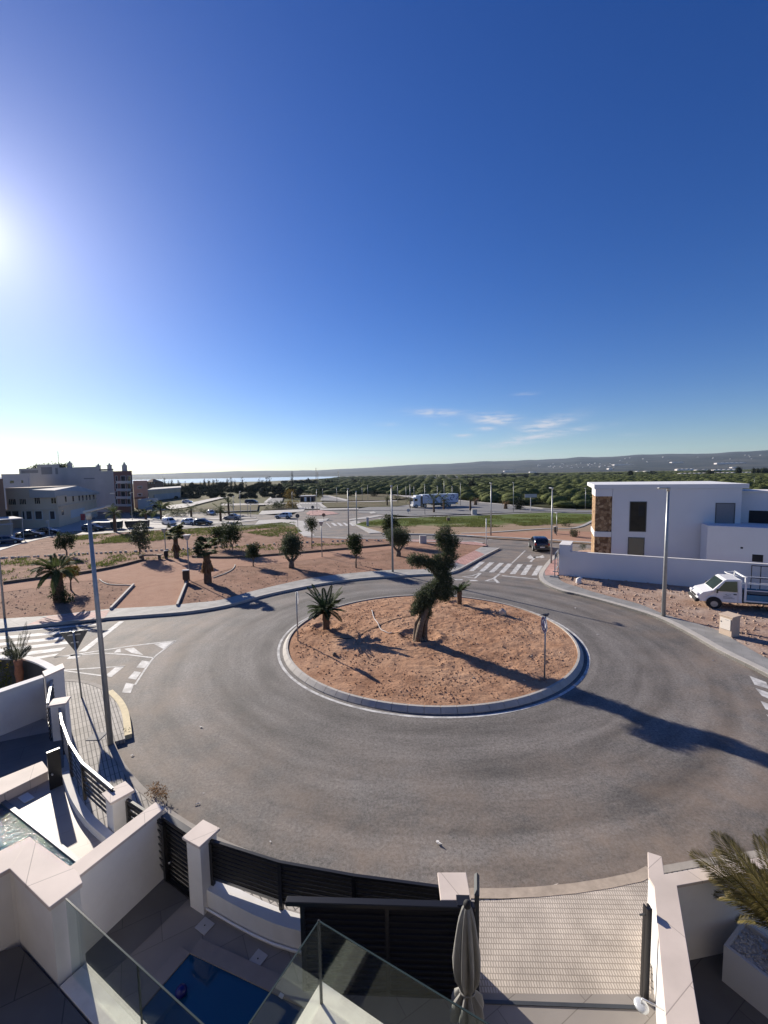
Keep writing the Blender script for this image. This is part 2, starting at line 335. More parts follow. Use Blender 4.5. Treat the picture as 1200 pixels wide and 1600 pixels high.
def dirtmat(name, c1, c2, c3, bump=.9, sc=1.0, green=None, gy=None, stones=True):
    m = bpy.data.materials.new(name); m.use_nodes = True; t = m.node_tree; b = t.nodes['Principled BSDF']; b.inputs['Roughness'].default_value = .97; b.inputs['Specular IOR Level'].default_value = .08
    L = t.links.new; N = t.nodes.new; g = N('ShaderNodeNewGeometry')
    def noise(s, det=8, rough=.65):
        n = N('ShaderNodeTexNoise'); n.inputs['Scale'].default_value = s*sc; n.inputs['Detail'].default_value = det; n.inputs['Roughness'].default_value = rough; L(g.outputs['Position'], n.inputs['Vector']); return n.outputs[0]
    r = N('ShaderNodeValToRGB'); L(noise(1.1), r.inputs[0]); e = r.color_ramp.elements; e[0].position = .3; e[1].position = .72; e[0].color = (*c1, 1); e[1].color = (*c2, 1)
    r2 = N('ShaderNodeValToRGB'); L(noise(14, 6, .75), r2.inputs[0]); e = r2.color_ramp.elements; e[0].position = .3; e[1].position = .7; e[0].color = (.55,)*3+(1,); e[1].color = (1.3,)*3+(1,)
    mx = N('ShaderNodeMixRGB'); mx.blend_type = 'MULTIPLY'; mx.inputs[0].default_value = .8; L(r.outputs[0], mx.inputs[1]); L(r2.outputs[0], mx.inputs[2])
    r3 = N('ShaderNodeValToRGB'); L(noise(.35, 6), r3.inputs[0]); e = r3.color_ramp.elements; e[0].position = .45; e[1].position = .7; e[0].color = (0, 0, 0, 1); e[1].color = (.8,)*3+(1,)
    m2 = N('ShaderNodeMixRGB'); L(r3.outputs[0], m2.inputs[0]); L(mx.outputs[0], m2.inputs[1]); m2.inputs[2].default_value = (*c3, 1); out = m2.outputs[0]
    if green:
        sp = N('ShaderNodeSeparateXYZ'); L(g.outputs['Position'], sp.inputs[0])
        mr = N('ShaderNodeMapRange'); L(sp.outputs[1], mr.inputs[0]); mr.inputs[1].default_value = gy[0]; mr.inputs[2].default_value = gy[1]
        ng = noise(.5, 7); ad = N('ShaderNodeMath'); ad.operation = 'ADD'; L(mr.outputs[0], ad.inputs[0]); L(ng, ad.inputs[1])
        r4 = N('ShaderNodeValToRGB'); L(ad.outputs[0], r4.inputs[0]); e = r4.color_ramp.elements; e[0].position = .72; e[1].position = .95; e[0].color = (0, 0, 0, 1); e[1].color = (1, 1, 1, 1)
        m3 = N('ShaderNodeMixRGB'); L(r4.outputs[0], m3.inputs[0]); L(out, m3.inputs[1]); m3.inputs[2].default_value = (*green, 1); out = m3.outputs[0]
    L(out, b.inputs['Base Color'])
    bn = N('ShaderNodeBump'); bn.inputs['Strength'].default_value = bump; bn.inputs['Distance'].default_value = .06; L(noise(7, 10, .7), bn.inputs['Height']); L(bn.outputs[0], b.inputs['Normal']); MATS[name] = m; return m
M_ASPH = asphalt()
M_CONC = mat('pale concrete', (.40, .385, .36), .85, .1, 2.5, .3, 30, coord='P', col2=(.33, .29, .25), c2amount=.5)
M_KERB = mat('kerb concrete', (.42, .39, .35), .85, .12, 3, .25, 30, coord='P')
M_KERBY = mat('yellow painted kerb', (.60, .50, .30), .8, .14, 5, .2, 30, coord='P')
M_PAINT = mat('road paint', (.56, .55, .53), .75, .22, 6, .2, 50, coord='P', col2=(.2, .19, .18), c2amount=.6, c2scale=2.5)
M_PAVE = tile('grey paving', (.27, .262, .25), (.285, .277, .265), (.225, .22, .21), .6, .4, .008, rz=.6, bump=.3)
M_PAVEB = tile('concrete slab paving', (.33, .32, .30), (.365, .352, .33), (.25, .24, .225), .6, .6, .012, rz=.6, bump=.3)
M_PINK = tile('pink tactile paving', (.45, .25, .21), (.50, .29, .25), (.30, .19, .17), .3, .3, .02, rz=.5, bump=.3)
M_RIB = tile('ribbed driveway tiles', (.60, .53, .455), (.53, .465, .40), (.34, .295, .25), .042, .088, .0075, rz=R(2), bump=.9, offset=.5, dirt=.3)
M_RIB2 = tile('ribbed pavement tiles', (.47, .435, .39), (.41, .38, .34), (.15, .14, .13), .1, .4, .011, rz=R(-38), bump=.9, offset=0, dirt=.3)
M_RED = dirtmat('red earth', (.28, .15, .09), (.52, .305, .19), (.50, .32, .21))
M_PARK = dirtmat('park earth', (.18, .10, .068), (.40, .235, .165), (.30, .19, .135), sc=.7, green=(.085, .095, .035), gy=(62, 75))
M_PATH = dirtmat('pink gravel path', (.33, .185, .125), (.42, .25, .175), (.39, .24, .17), bump=.3, sc=1.5)
M_LOT = dirtmat('building plot earth', (.30, .19, .14), (.42, .29, .22), (.50, .40, .33))
M_FIELD = dirtmat('rough field', (.27, .19, .13), (.36, .26, .18), (.33, .25, .17), sc=.5, green=(.10, .13, .035), gy=(62, 72))
M_WHITE = mat('white render', (.72, .70, .67), .85, .04, 1.2, .12, 90, col2=(.56, .53, .49), c2amount=.4, c2scale=1.1)
M_CAP = tile('pinkish stone coping', (.64, .55, .485), (.67, .575, .51), (.40, .34, .30), 1.15, 1.15, .005, rz=R(-31), bump=.2, dirt=.16, rough=.7)
M_GREYW = mat('grey painted render', (.42, .42, .43), .85, .05, 1.5, .1, 60)
M_DARK = mat('black powder coat', (.012, .012, .014), .35, .1, 5, spec=.5)
M_DARKM = mat('dark grey metal', (.07, .075, .08), .45, .1, 5, metal=.3)
M_GALV = mat('galvanised steel', (.33, .34, .345), .45, .12, 6, metal=.5)
M_SIL = mat('brushed aluminium', (.62, .62, .62), .35, .05, 5, metal=.8)
M_WHITEP = mat('white plastic', (.75, .75, .74), .4, .03, 4)
M_BLACK = mat('black rubber', (.015, .015, .016), .8, .1, 8)
M_WGLASS = mat('window glass', (.010, .012, .016), .06, .1, .5, spec=.8)
M_BARK = mat('bark', (.13, .10, .075), .95, .35, 6, .9, 18)
M_PALMT = mat('palm trunk fibre', (.12, .075, .045), .95, .35, 9, .9, 25)
M_WOOD = mat('weathered wood', (.16, .11, .075), .9, .2, 8, .4, 30)
M_STONE = mat('pale stone', (.55, .48, .42), .9, .15, 6, .5, 20)
# ================================================================ SETTING: terrain, hills, water
def hill_h(az):      # ridge height in pixels above the eye line, by azimuth in degrees (seen from here)
    pts = [(-75, 3), (-52, 4), (-40, 4), (-27, 5), (-18, 7), (-9, 6), (-3, 8.5), (3, 11), (9, 12.5), (13, 14), (17, 15), (22, 16.5), (28, 18.5), (33, 21.5), (37, 21), (41, 22), (50, 20), (75, 14)]
    for (a, h), (b, k) in zip(pts, pts[1:]):
        if a <= az <= b: return h+(k-h)*(az-a)/(b-a)
    return pts[0][1] if az < pts[0][0] else pts[-1][1]
M_TERR = dirtmat('farmland', (.10, .105, .05), (.17, .15, .085), (.20, .155, .10), bump=.5, sc=.02)
def ring_sheet(name, r0, r1, m, zf, na=120, nr=12, a0=-80, a1=80, power=1.0):
    V = []; Q = []
    for j in range(nr+1):
        r = r0+(r1-r0)*(j/nr)**power
        for i in range(na+1):
            a = R(a0+(a1-a0)*i/na); V.append((math.sin(a)*r, math.cos(a)*r, zf(math.degrees(a), r, i, j)))
    for j in range(nr):
        for i in range(na): k = j*(na+1)+i; Q.append((k, k+1, k+na+2, k+na+1))
    return link(name, fast_mesh(name, V, Q, True), m)
tag(sheet('ground', [(-2500, -60), (2600, -60), (5200, 5200), (-5200, 5200)], -0.30, M_TERR), kind='structure')
from mathutils import noise as mn
def hz(a, r, i, j):
    k = (r-2600)/(6800-2600); s = max(0, min(1, k)); base = s*s*(3-2*s)
    n = mn.fractal(Vector((math.sin(R(a))*r/900, math.cos(R(a))*r/900, 3.1)), 1.0, 2.0, 5)
    back = 1.0 if k < 1 else 1-(k-1)*2
    top = hill_h(a)*10*math.cos(R(a))+8
    return 8*base+top*base*back*(1+.0*n)+n*top*.22*base*(1-.5*base)+max(0, mn.noise(Vector((a*.35, 7, 0))))*top*.10*base - .3
M_HILL = dirtmat('hill scrub', (.012, .020, .024), (.055, .058, .052), (.10, .095, .08), bump=1.0, sc=.006)
tag(ring_sheet('hills', 2600, 8200, M_HILL, hz, 360, 40), kind='structure')
# lake: a band of open water beyond the cypress row
M_LAKE = mat('lake water', (.60, .62, .68), .18, .05, .01, .3, .08, coord='P', spec=.8)  # pale base colour stands in for sky reflected on the water
lake = [G(-260, 759.5, .3), G(180, 757.4, .3), G(300, 757, .3), G(395, 756, .3), G(430, 753.5, .3), G(500, 750, .3), G(560, 747.2, .3), G(500, 746.8, .3), G(200, 751.2, .3), G(-250, 758.8, .3)]
lake = [(-900, 620), (-480, 620), (-290, 640), (-180, 660), (-150, 900), (-60, 1500), (-150, 1900), (-420, 2450), (-1200, 2300), (-2200, 1900)]
tag(sheet('water', lake, -.15, M_LAKE), kind='structure')
# asphalt sheet under everything near
ROAD = [(-75, 2), (60, 2), (60, 30)]+[(p.x, p.y) for p in gp([(935, 845), (760, 828), (640, 818), (600, 800), (560, 795), (470, 797), (455, 806), (350, 802), (230, 800), (100, 800), (-300, 830)])]
tag(sheet('road', ROAD, 0, M_ASPH), kind='structure')
# ---------------------------------------------------------------- far-side park pad
outer = smooth_line(gp([(-260, 1010), (-60, 992), (0, 985), (60, 979), (150, 969), (230, 963), (300, 957), (362, 946), (420, 930), (500, 914), (560, 906), (613, 902), (660, 899), (690, 898), (712, 893), (735, 881), (757, 869), (779, 858)]))
inner = smooth_line(gp([(-260, 998), (-60, 974), (0, 968), (75, 963), (130, 957), (175, 952), (250, 948), (300, 943), (345, 938), (400, 923), (480, 905), (540, 897), (613, 891), (670, 889), (706, 878), (730, 867), (752, 855)], .1))
backl = gp([(757, 849), (740, 846), (700, 847), (660, 846), (630, 845), (600, 841), (545, 841), (478, 838), (470, 830), (463, 817), (452, 812), (436, 814), (400, 819), (340, 823), (250, 828), (117, 836), (75, 839), (45, 846), (22, 852), (-40, 872), (-260, 900)], .1)
tag(sheet('pavement_far_side', [(p.x, p.y) for p in outer]+[(p.x, p.y) for p in reversed(inner)], .14, M_PAVEB, thick=.2), kind='structure')
tag(sheet('park_ground', [(p.x, p.y) for p in inner]+[(p.x, p.y) for p in gp([(760, 851)], .1)+backl], .11, M_PARK, thick=.15), kind='structure')
mb = MB(); strip(mb, outer, .16, 0, .15, -1); tag(mb.build('kerb', M_KERB), kind='structure')
mb = MB(); strip(mb, backl, .35, 0, .16, 1); tag(mb.build('kerb', M_CONC), kind='structure')
path = gp([(173, 953), (207, 915), (196, 913), (155, 906), (120, 909), (60, 918), (0, 926), (-150, 945), (-150, 932), (0, 913), (60, 905), (125, 898), (180, 888), (225, 876), (300, 871), (365, 872), (450, 866), (560, 857), (640, 848), (668, 848), (700, 850), (620, 857), (560, 865), (470, 876), (400, 884), (372, 885), (345, 893), (330, 902), (292, 912), (277, 947)], .12)
tag(sheet('path', path, .122, M_PATH), kind='structure')
mb = MB()
for pl in ([(60, 979), (43, 964)],): pass
tag(sheet('crossing_pad', gp([(38, 978), (163, 966), (172, 953), (130, 957), (75, 963)], .14), .146, M_PINK), kind='structure')
tag(sheet('crossing_pad', gp([(728, 883), (757, 866), (742, 860), (722, 870), (708, 879)], .14), .146, M_PINK), kind='structure')
# white strip of pavement turning round the park's far corner
tag(sheet('pavement_park_corner', gp([(398, 820), (404, 813), (440, 811), (474, 814), (482, 828), (492, 837), (478, 838), (466, 832), (462, 820), (440, 816)], .16), .165, M_CONC), kind='structure')
tag(sheet('pavement_park_corner', gp([(640, 846.5), (700, 847.5), (740, 851.5), (762, 853), (750, 847.5), (700, 843.5), (645, 843)], .14), .146, M_PINK), kind='structure')
# ---------------------------------------------------------------- roundabout island
def circ(c, r, n=96, a0=0, a1=360): return [(c.x+r*math.cos(R(a0+(a1-a0)*i/n)), c.y+r*math.sin(R(a0+(a1-a0)*i/n))) for i in range(n+(0 if a1-a0 == 360 else 1))]
def annulus(mb, c, ra, za, rb, zb, n=144):
    k = len(mb.v)
    for i in range(n):
        a = 2*math.pi*i/n; mb.v += [(c.x+ra*math.cos(a), c.y+ra*math.sin(a), za), (c.x+rb*math.cos(a), c.y+rb*math.sin(a), zb)]
    for i in range(n): j = (i+1) % n; mb.f.append([k+2*i, k+2*j, k+2*j+1, k+2*i+1]); mb.sm.append(False)
mb = MB(); annulus(mb, ISL, 7.22, .006, 7.11, .006); tag(mb.build('painted_ring', M_PAINT), kind='structure')
M_KB = tile('island kerb blocks', (.42, .40, .37), (.38, .365, .34), (.22, .21, .2), 3, 3, .001, bump=.1)
def kerbblocks():
    mb = MB(); n = 78
    for i in range(n):
        a0 = 2*math.pi*i/n+.0012; a1 = 2*math.pi*(i+1)/n-.0012
        prof = [(6.97, 0), (6.97, .03), (6.83, .165), (6.82, .172), (6.73, .175), (6.73, 0)]
        vs = []
        for a in (a0, (a0+a1)/2, a1): vs += [(ISL.x+r*math.cos(a), ISL.y+r*math.sin(a), z) for r, z in prof]
        k = len(prof); fs = []
        for s in (0, 1):
            for j in range(k-1): fs.append((s*k+j, s*k+j+1, (s+1)*k+j+1, (s+1)*k+j))
        fs += [tuple(range(k-1, -1, -1)), tuple(range(2*k, 3*k))]
        mb.add(vs, fs)
    return mb
tag(kerbblocks().build('kerb', M_KERB), kind='structure')
def island_z(x, y):
    r = math.hypot(x-ISL.x, y-ISL.y); k = max(0, 1-(r/6.7)**2)
    z = .12+.16*k+.05*mn.fractal(Vector((x*.6, y*.6, 0)), 1, 2, 4)*min(1, (6.7-r)*1.5)+.032*mn.fractal(Vector((x*3, y*3, 5)), 1, 2, 4)*min(1, (6.7-r)*2)
    for bx, by, br in ((-3.1, 21.9, .75), (1.6, 20.1, 1.0), (4.4, 25.6, .65)):     # planting basins
        d = math.hypot(x-bx, y-by); z += .09*math.exp(-((d-br)/.18)**2)-.07*math.exp(-(d/(br*.8))**4)
    return z
n = 150; V = []; Q = []
for j in range(n+1):
    rr = 6.74*j/n
    for i in range(220): a = 2*math.pi*i/220; x = ISL.x+rr*math.cos(a); y = ISL.y+rr*math.sin(a); V.append((x, y, island_z(x, y)))
for j in range(n):
    for i in range(220): k = j*220; Q.append((k+i, k+220+i, k+220+(i+1) % 220, k+(i+1) % 220))
tag(link('island_ground', fast_mesh('island_ground', V, Q, True), M_RED), kind='structure')
# ---------------------------------------------------------------- right hand pavement, building plot
kr = smooth_line(gp([(868, 868), (858.7, 876), (847, 890), (842, 899), (844, 908), (853, 915.5), (866, 921.5), (882, 927), (905, 932), (962, 947.5), (1025, 967), (1075, 992), (1125, 1021), (1200, 1059), (1320, 1130), (1600, 1330)]))
ki = smooth_line(gp([(878, 868), (873, 885), (871, 897), (873, 904), (884, 911), (904, 917), (925, 924), (962, 934), (1000, 944), (1040, 960), (1095, 976), (1122, 985), (1150, 1001), (1200, 1029), (1320, 1085), (1600, 1250)], .13))
tag(sheet('pavement_right', [(p.x, p.y) for p in kr]+[(p.x, p.y) for p in reversed(ki)], .13, M_PAVE, thick=.2), kind='structure')
mb = MB(); strip(mb, kr, .33, 0, .145, 1); tag(mb.build('kerb', M_KERB), kind='structure')
tag(sheet('plot_ground', [(p.x, p.y) for p in ki]+[(60, 6), (75, 30), (45, 41), (24, 44.5)]+[(p.x, p.y) for p in gp([(905, 860)], .1)], .088, M_LOT, thick=.15), kind='structure')
tag(sheet('crossing_pad', gp([(851, 893), (861, 877), (873, 872), (872, 898), (870, 899), (852, 899)], .13), .136, M_PINK), kind='structure')
# ---------------------------------------------------------------- near pavement and yards
nc = smooth_line(gp([(-300, 1130), (0, 1078), (60, 1069), (104, 1069), (135, 1073), (160, 1083), (181, 1101), (191, 1122), (196, 1160)]))
arc = [Vector((ISL.x+13.4*math.cos(a), ISL.y+13.4*math.sin(a), 0)) for a in [R(219+i*3) for i in range(22)]]+gp([(1024, 1376), (1100, 1362), (1200, 1346), (1400, 1310), (1800, 1240)])
kn = nc+arc
near_poly = [(p.x, p.y) for p in kn]+[(22, 5), (22, -3), (-30, -3), (-30, 8)]
tag(sheet('pavement_near', near_poly, .12, M_RIB2, thick=.2), kind='structure')
mb = MB(); strip(mb, nc[:-8]+nc[-8:-7], .16, 0, .128, 1); strip(mb, arc[0:], .15, 0, .128, 1); tag(mb.build('kerb', mat('dusty kerb', (.31, .28, .245), .9, .15, 3, .25, 30, coord='P')), kind='structure')
mb = MB(); strip(mb, smooth_line(gp([(167, 1086), (182, 1102), (191, 1122), (195, 1156)])), .2, 0, .135, 1); tag(mb.build('kerb', M_KERBY), kind='structure')
drive = [(p.x, p.y) for p in gp([(742, 1409), (800, 1406), (870, 1399), (950, 1385), (1014, 1368), (1018, 1568), (742, 1566)], .12)]
tag(sheet('driveway', drive, .128, M_RIB), kind='structure')
mb = MB(); strip(mb, [arc[i] for i in range(13, 23)], .2, 0, .134, 1); tag(mb.build('kerb', mat('sandstone kerb', (.37, .305, .245), .85, .2, 4, .3, 30, coord='P')), kind='structure')
M_YARD = tile('porcelain yard tiles', (.25, .225, .20), (.275, .25, .225), (.17, .15, .13), 1.2, .6, .006, rz=R(-30), bump=.1, dirt=.12, rough=.5)
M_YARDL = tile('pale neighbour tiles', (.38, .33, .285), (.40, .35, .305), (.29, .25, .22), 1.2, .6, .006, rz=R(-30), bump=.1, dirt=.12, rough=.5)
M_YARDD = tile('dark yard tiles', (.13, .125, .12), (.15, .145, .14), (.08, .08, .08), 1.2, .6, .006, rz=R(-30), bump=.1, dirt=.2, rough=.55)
P2 = G(315, 1300, 1.5); P3 = G(709, 1384, 1.55)
# own yard, driveway apron inside the gate, neighbour's yard, right hand yard
tag(sheet('yard', [(-4.55, 8.1), (-3.5, 7.65), (-2.1, 7.35), (-.8, 6.95), (1.05, 6.6), (1.2, 5.93), (6, 5.85), (6, -2.8), (-11, -2.8), (-5.2, 6.9)], .132, M_YARD), kind='structure')
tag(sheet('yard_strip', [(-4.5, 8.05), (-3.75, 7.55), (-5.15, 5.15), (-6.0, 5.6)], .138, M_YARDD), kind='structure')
# ================================================================ VEGETATION builders
L_OLIVE = leafmat('olive leaves', (.045, .06, .03), (.105, .125, .07), (.19, .21, .14), .3)
L_DARK = leafmat('dark leaves', (.022, .034, .014), (.055, .075, .028), (.09, .11, .045), .25)
L_GREY = leafmat('grey green leaves', (.04, .05, .03), (.09, .10, .065), (.14, .15, .10), .25)
L_CYC = leafmat('cycad leaves', (.022, .04, .014), (.05, .08, .028), (.09, .12, .05), .2)
L_PALM = leafmat('palm leaves', (.06, .075, .025), (.13, .14, .05), (.24, .22, .10), .25)
L_FAN = leafmat('fan palm leaves', (.05, .07, .024), (.10, .125, .045), (.17, .19, .08), .3)
L_DRY = leafmat('dry palm leaves', (.17, .10, .05), (.32, .20, .11), (.38, .26, .15), .25)
L_YEL = leafmat('yellowing leaves', (.12, .09, .02), (.24, .16, .04), (.10, .09, .03), .3)
L_ORCH = leafmat('orchard leaves', (.055, .072, .022), (.11, .13, .045), (.17, .18, .07), .3)
L_GRASS = leafmat('weeds', (.08, .105, .025), (.17, .19, .055), (.30, .25, .13), .35)
L_CYP = leafmat('cypress leaves', (.012, .018, .010), (.03, .038, .02), None, .05)
def rnd_dirs(n):
    v = RNG.normal(size=(n, 3)); return v/np.linalg.norm(v, axis=1)[:, None]
def leaf_quads(P, Dr, ln, wd):
    """one elongated leaf at each point P along direction Dr"""
    n = len(P); S_ = np.cross(Dr, rnd_dirs(n)); S_ /= np.linalg.norm(S_, axis=1)[:, None]+1e-9
    ln = ln*RNG.uniform(.6, 1.3, (n, 1)); wd = wd*RNG.uniform(.6, 1.3, (n, 1))
    V = np.empty((n, 4, 3)); V[:, 0] = P; V[:, 1] = P+Dr*ln*.5+S_*wd*.5; V[:, 2] = P+Dr*ln; V[:, 3] = P+Dr*ln*.5-S_*wd*.5
    return V.reshape(-1, 3), np.arange(4*n).reshape(-1, 4)
def crown_mesh(name, blobs, n, ln, wd, shell=.55, rough=.25, droop=.15, twigs=1.0):
    """leaves gathered in small sprays through the volume of uneven blobs (cx,cy,cz,rx,ry,rz)"""
    blobs = np.array(blobs, float); vol = (blobs[:, 3]*blobs[:, 4]*blobs[:, 5])**.72; cnt = np.maximum(1, (n*vol/vol.sum())).astype(int)
    PP = []; DD = []
    for b, k in zip(blobs, cnt):
        spr = max(3, k//9); d = rnd_dirs(spr); r = shell+(1-shell)*RNG.random((spr, 1))**.6
        ph = RNG.uniform(0, 6.28, 3)
        lump = 1+rough*(np.sin(d[:, :1]*4+ph[0])*np.sin(d[:, 1:2]*5+ph[1])+.6*np.sin(d[:, 2:]*7+ph[2]))
        c = b[:3]+d*r*lump*b[3:]
        idx = RNG.integers(0, spr, k)
        j = RNG.normal(size=(k, 3))*ln*.75*twigs
        PP.append(c[idx]+j); dd = d[idx]*.8+rnd_dirs(k)*.9; dd[:, 2] -= droop; DD.append(dd/np.linalg.norm(dd, axis=1)[:, None])
    V, Q = leaf_quads(np.concatenate(PP), np.concatenate(DD), ln, wd)
    return fast_mesh(name, V, Q)
def limb_mb(mb, pts, r0, r1, n=7, wob=.04):
    P = [Vector(p) for p in pts]; k = len(P)
    out = []
    for i, p in enumerate(P): out.append(p+Vector((random.uniform(-wob, wob), random.uniform(-wob, wob), 0)) if 0 < i < k-1 else p)
    mb.tube(out, [r0+(r1-r0)*i/(k-1) for i in range(k)], n)
def tree(name, base, h, w, crown_bottom, label, leaf=None, group=None, n=2600, ln=None, trunk_r=None, forks=3, shape='round', thin=1.0, cat='tree', seed=None):
    """broad-leaved tree: crown and trunk"""
    if seed is not None: random.seed(seed)
    root = empty(name, base, 0, label, cat, group)
    leaf = leaf or L_DARK; ch = h-crown_bottom; cz = crown_bottom+ch*.5; ln = ln or max(.09, w*.085)
    blobs = []
    for i in range(9 if shape == 'round' else 7):
        a = random.uniform(0, 6.28); q = random.uniform(.15, .62)
        bz = cz+random.uniform(-.33, .36)*ch; rr = random.uniform(.32, .5)
        blobs.append((math.cos(a)*q*w/2, math.sin(a)*q*w/2, bz, rr*w/2*1.05, rr*w/2*1.05, rr*ch/2*1.1))
    blobs.append((0, 0, cz, w*.30, w*.30, ch*.34))
    link('crown', crown_mesh('crown', blobs, int(n*thin*1.5), ln, ln*.5), leaf, root)
    mb = MB(); tr = trunk_r or w*.045; fk = crown_bottom*.75
    limb_mb(mb, [(0, 0, -.15), (0, 0, fk*.5), (.03, 0, fk)], tr*1.25, tr*.85, 8, tr*.4)
    for i in range(forks):
        b = blobs[i]; limb_mb(mb, [(0.02, 0, fk*.92), (b[0]*.5, b[1]*.5, (fk+b[2])/2), (b[0], b[1], b[2])], tr*.7, tr*.22, 6, tr*.5)
    mb.build('trunk', M_BARK, root)
    return root
def frond_arrays(L, arch, nl, lw, ll, rise, twist=0, vee=.5):
    """feather leaf along +X starting at the origin: rachis points and leaflets"""
    t = np.linspace(0, 1, 14); x = L*(t-.10*t*t*arch); z = L*(rise*t-arch*.55*t**2.2)
    V = []; Q = []
    # rachis
    for i in range(14):
        r = .012*L*(1-t[i])+.003*L; V += [(x[i], -r, z[i]), (x[i], r, z[i]), (x[i], 0, z[i]+r*1.2)]
    for i in range(13):
        a = i*3; b = a+3
        Q += [(a, b, b+1, a+1), (a+1, b+1, b+2, a+2), (a+2, b+2, b, a)]
    for i in range(nl):
        u = .16+.84*(i+.5)/nl; px = np.interp(u, t, x); pz = np.interp(u, t, z); k = math.sin(math.pi*min(1, (u*.92+.12)))**.6*ll
        du = .02; tx = np.interp(min(1, u+du), t, x)-px+1e-6; tz = np.interp(min(1, u+du), t, z)-pz; tn = math.hypot(tx, tz); tx /= tn; tz /= tn
        for s in (-1, 1):
            v = vee*random.uniform(.7, 1.3); fw = .55+.5*u
            d = np.array([tx*fw, s*.85, tz*fw+v*.5-.12]); d /= np.linalg.norm(d); kk = k*random.uniform(.85, 1.1)
            p = np.array([px, 0, pz]); w = np.array([tx, 0, tz])*lw/2
            n = len(V); q = p+d*kk; q[2] -= kk*kk/ll*.14
            m_ = p+d*kk*.5
            V += [tuple(p-w*.6), tuple(m_-w), tuple(q), tuple(m_+w)]; Q.append((n, n+1, n+2, n+3))
    return np.array(V), np.array(Q)
def fronds_mesh(name, specs, top, nl, lw, ll):
    """specs: (azimuth, rise, length, arch)"""
    VV = []; QQ = []; n = 0
    for az_, rise, L, arch in specs:
        V, Q = frond_arrays(L, arch, nl, lw, ll*L, rise)
        tw = random.uniform(-.4, .4); c, s = math.cos(tw), math.sin(tw); V = np.c_[V[:, 0], V[:, 1]*c, V[:, 2]+V[:, 1]*s]
        c, s = math.cos(az_), math.sin(az_); V = np.c_[V[:, 0]*c-V[:, 1]*s, V[:, 0]*s+V[:, 1]*c, V[:, 2]]+np.array(top)
        VV.append(V); QQ.append(Q+n); n += len(V)
    return fast_mesh(name, np.concatenate(VV), np.concatenate(QQ))
def cycad(base, h, tr, fl, label, nf=46, nl=30, rises=(.15, .4, .7, 1.0, 1.4)):
    root = empty('cycad', base, 0, label, 'cycad', 'cycads on the roundabout')
    mb = MB(); k = 9; mb.tube([(0, 0, -.1)]+[(random.uniform(-.01, .01), 0, h*i/k) for i in range(k+1)], [tr*1.15]+[tr*(1.0+.10*(i % 2)) for i in range(k+1)], 12); mb.build('trunk', M_PALMT, root)
    sp = [(random.uniform(0, 6.28), random.choice(rises), fl*random.uniform(.85, 1.1), random.uniform(.5, .95)) for i in range(nf)]
    link('crown', fronds_mesh('crown', sp, (0, 0, h-.03), nl, .05*fl/.9, .22), L_CYC, root); return root
def fan_leaf(L, rad, n=15, spread=2.6, droop=.35, rise=.5):
    V = []; Q = []; px = np.array([L*.85, 0, L*rise]); w = .012*L
    V += [(0, -w, 0), (0, w, 0), tuple(px+[0, w, 0]), tuple(px-[0, w, 0])]; Q.append((0, 1, 2, 3))
    dirm = np.array([.9, 0, rise*.6]); dirm /= np.linalg.norm(dirm)
    side = np.array([0, 1, 0]); 
    for i in range(n):
        a = spread*((i+.5)/n-.5); d = dirm*math.cos(a)+side*math.sin(a); m_ = px+d*rad*.55; q = px+d*rad*random.uniform(.9, 1.08); q[2] -= rad*droop*random.uniform(.6, 1.5)
        pw = np.cross(d, [0, 0, 1]); pw = pw/np.linalg.norm(pw)*rad*.13; k = len(V)
        V += [tuple(px), tuple(m_-pw), tuple(q), tuple(m_+pw)]; Q.append((k, k+1, k+2, k+3))
    return np.array(V), np.array(Q)
def fan_palm_crown(name, specs, top, n=13):
    VV = []; QQ = []; k = 0
    for az_, rise, L, rad, dr in specs:
        V, Q = fan_leaf(L, rad, n, droop=dr, rise=rise); c, s = math.cos(az_), math.sin(az_)
        V = np.c_[V[:, 0]*c-V[:, 1]*s, V[:, 0]*s+V[:, 1]*c, V[:, 2]]+np.array(top); VV.append(V); QQ.append(Q+k); k += len(V)
    return fast_mesh(name, np.concatenate(VV), np.concatenate(QQ))
def fan_palm(base, h, w, label, skirt=(.35, .75), skirt_w=.45, tr=.22, group='fan palms', nf=34, ch=.5):
    """trunk, green crown of fan leaves, brown skirt of dead leaves"""
    root = empty('fan_palm', base, 0, label, 'palm tree', group); top = h-w*ch
    mb = MB(); k = 8; mb.tube([(0, 0, -.15)]+[(0, 0, top*i/k) for i in range(k+1)], [tr*1.3]+[tr*(1.08-.2*i/k+.07*(i % 2)) for i in range(k+1)], 10); mb.build('trunk', M_PALMT, root)
    sp = [(random.uniform(0, 6.28), random.uniform(-.15, 1.9), w*.5*random.uniform(.4, .62), w*.5*random.uniform(.5, .7), random.uniform(.1, .45)) for i in range(nf+14)]
    link('crown', fan_palm_crown('crown', sp, (0, 0, top-.05)), L_FAN, root)
    if skirt:
        VV = []; QQ = []; k = 0; z0, z1 = skirt
        n = 260; a = RNG.uniform(0, 6.28, n); zz = RNG.uniform(z0+.15, z1, n)*1.0; rr = skirt_w*(.35+.65*(z1-zz)/(z1-z0+.01))*RNG.uniform(.6, 1.05, n)
        P = np.c_[np.cos(a)*rr*.55, np.sin(a)*rr*.55, zz+.1]; Dn = np.c_[np.cos(a)*.35, np.sin(a)*.35, -np.ones(n)]+RNG.normal(size=(n, 3))*.12; Dn /= np.linalg.norm(Dn, axis=1)[:, None]
        V, Q = leaf_quads(P, Dn, (z1-z0)*.5, .09*skirt_w/.45); link('dead_leaf_skirt', fast_mesh('skirt', V, Q), L_DRY, root)
    return root
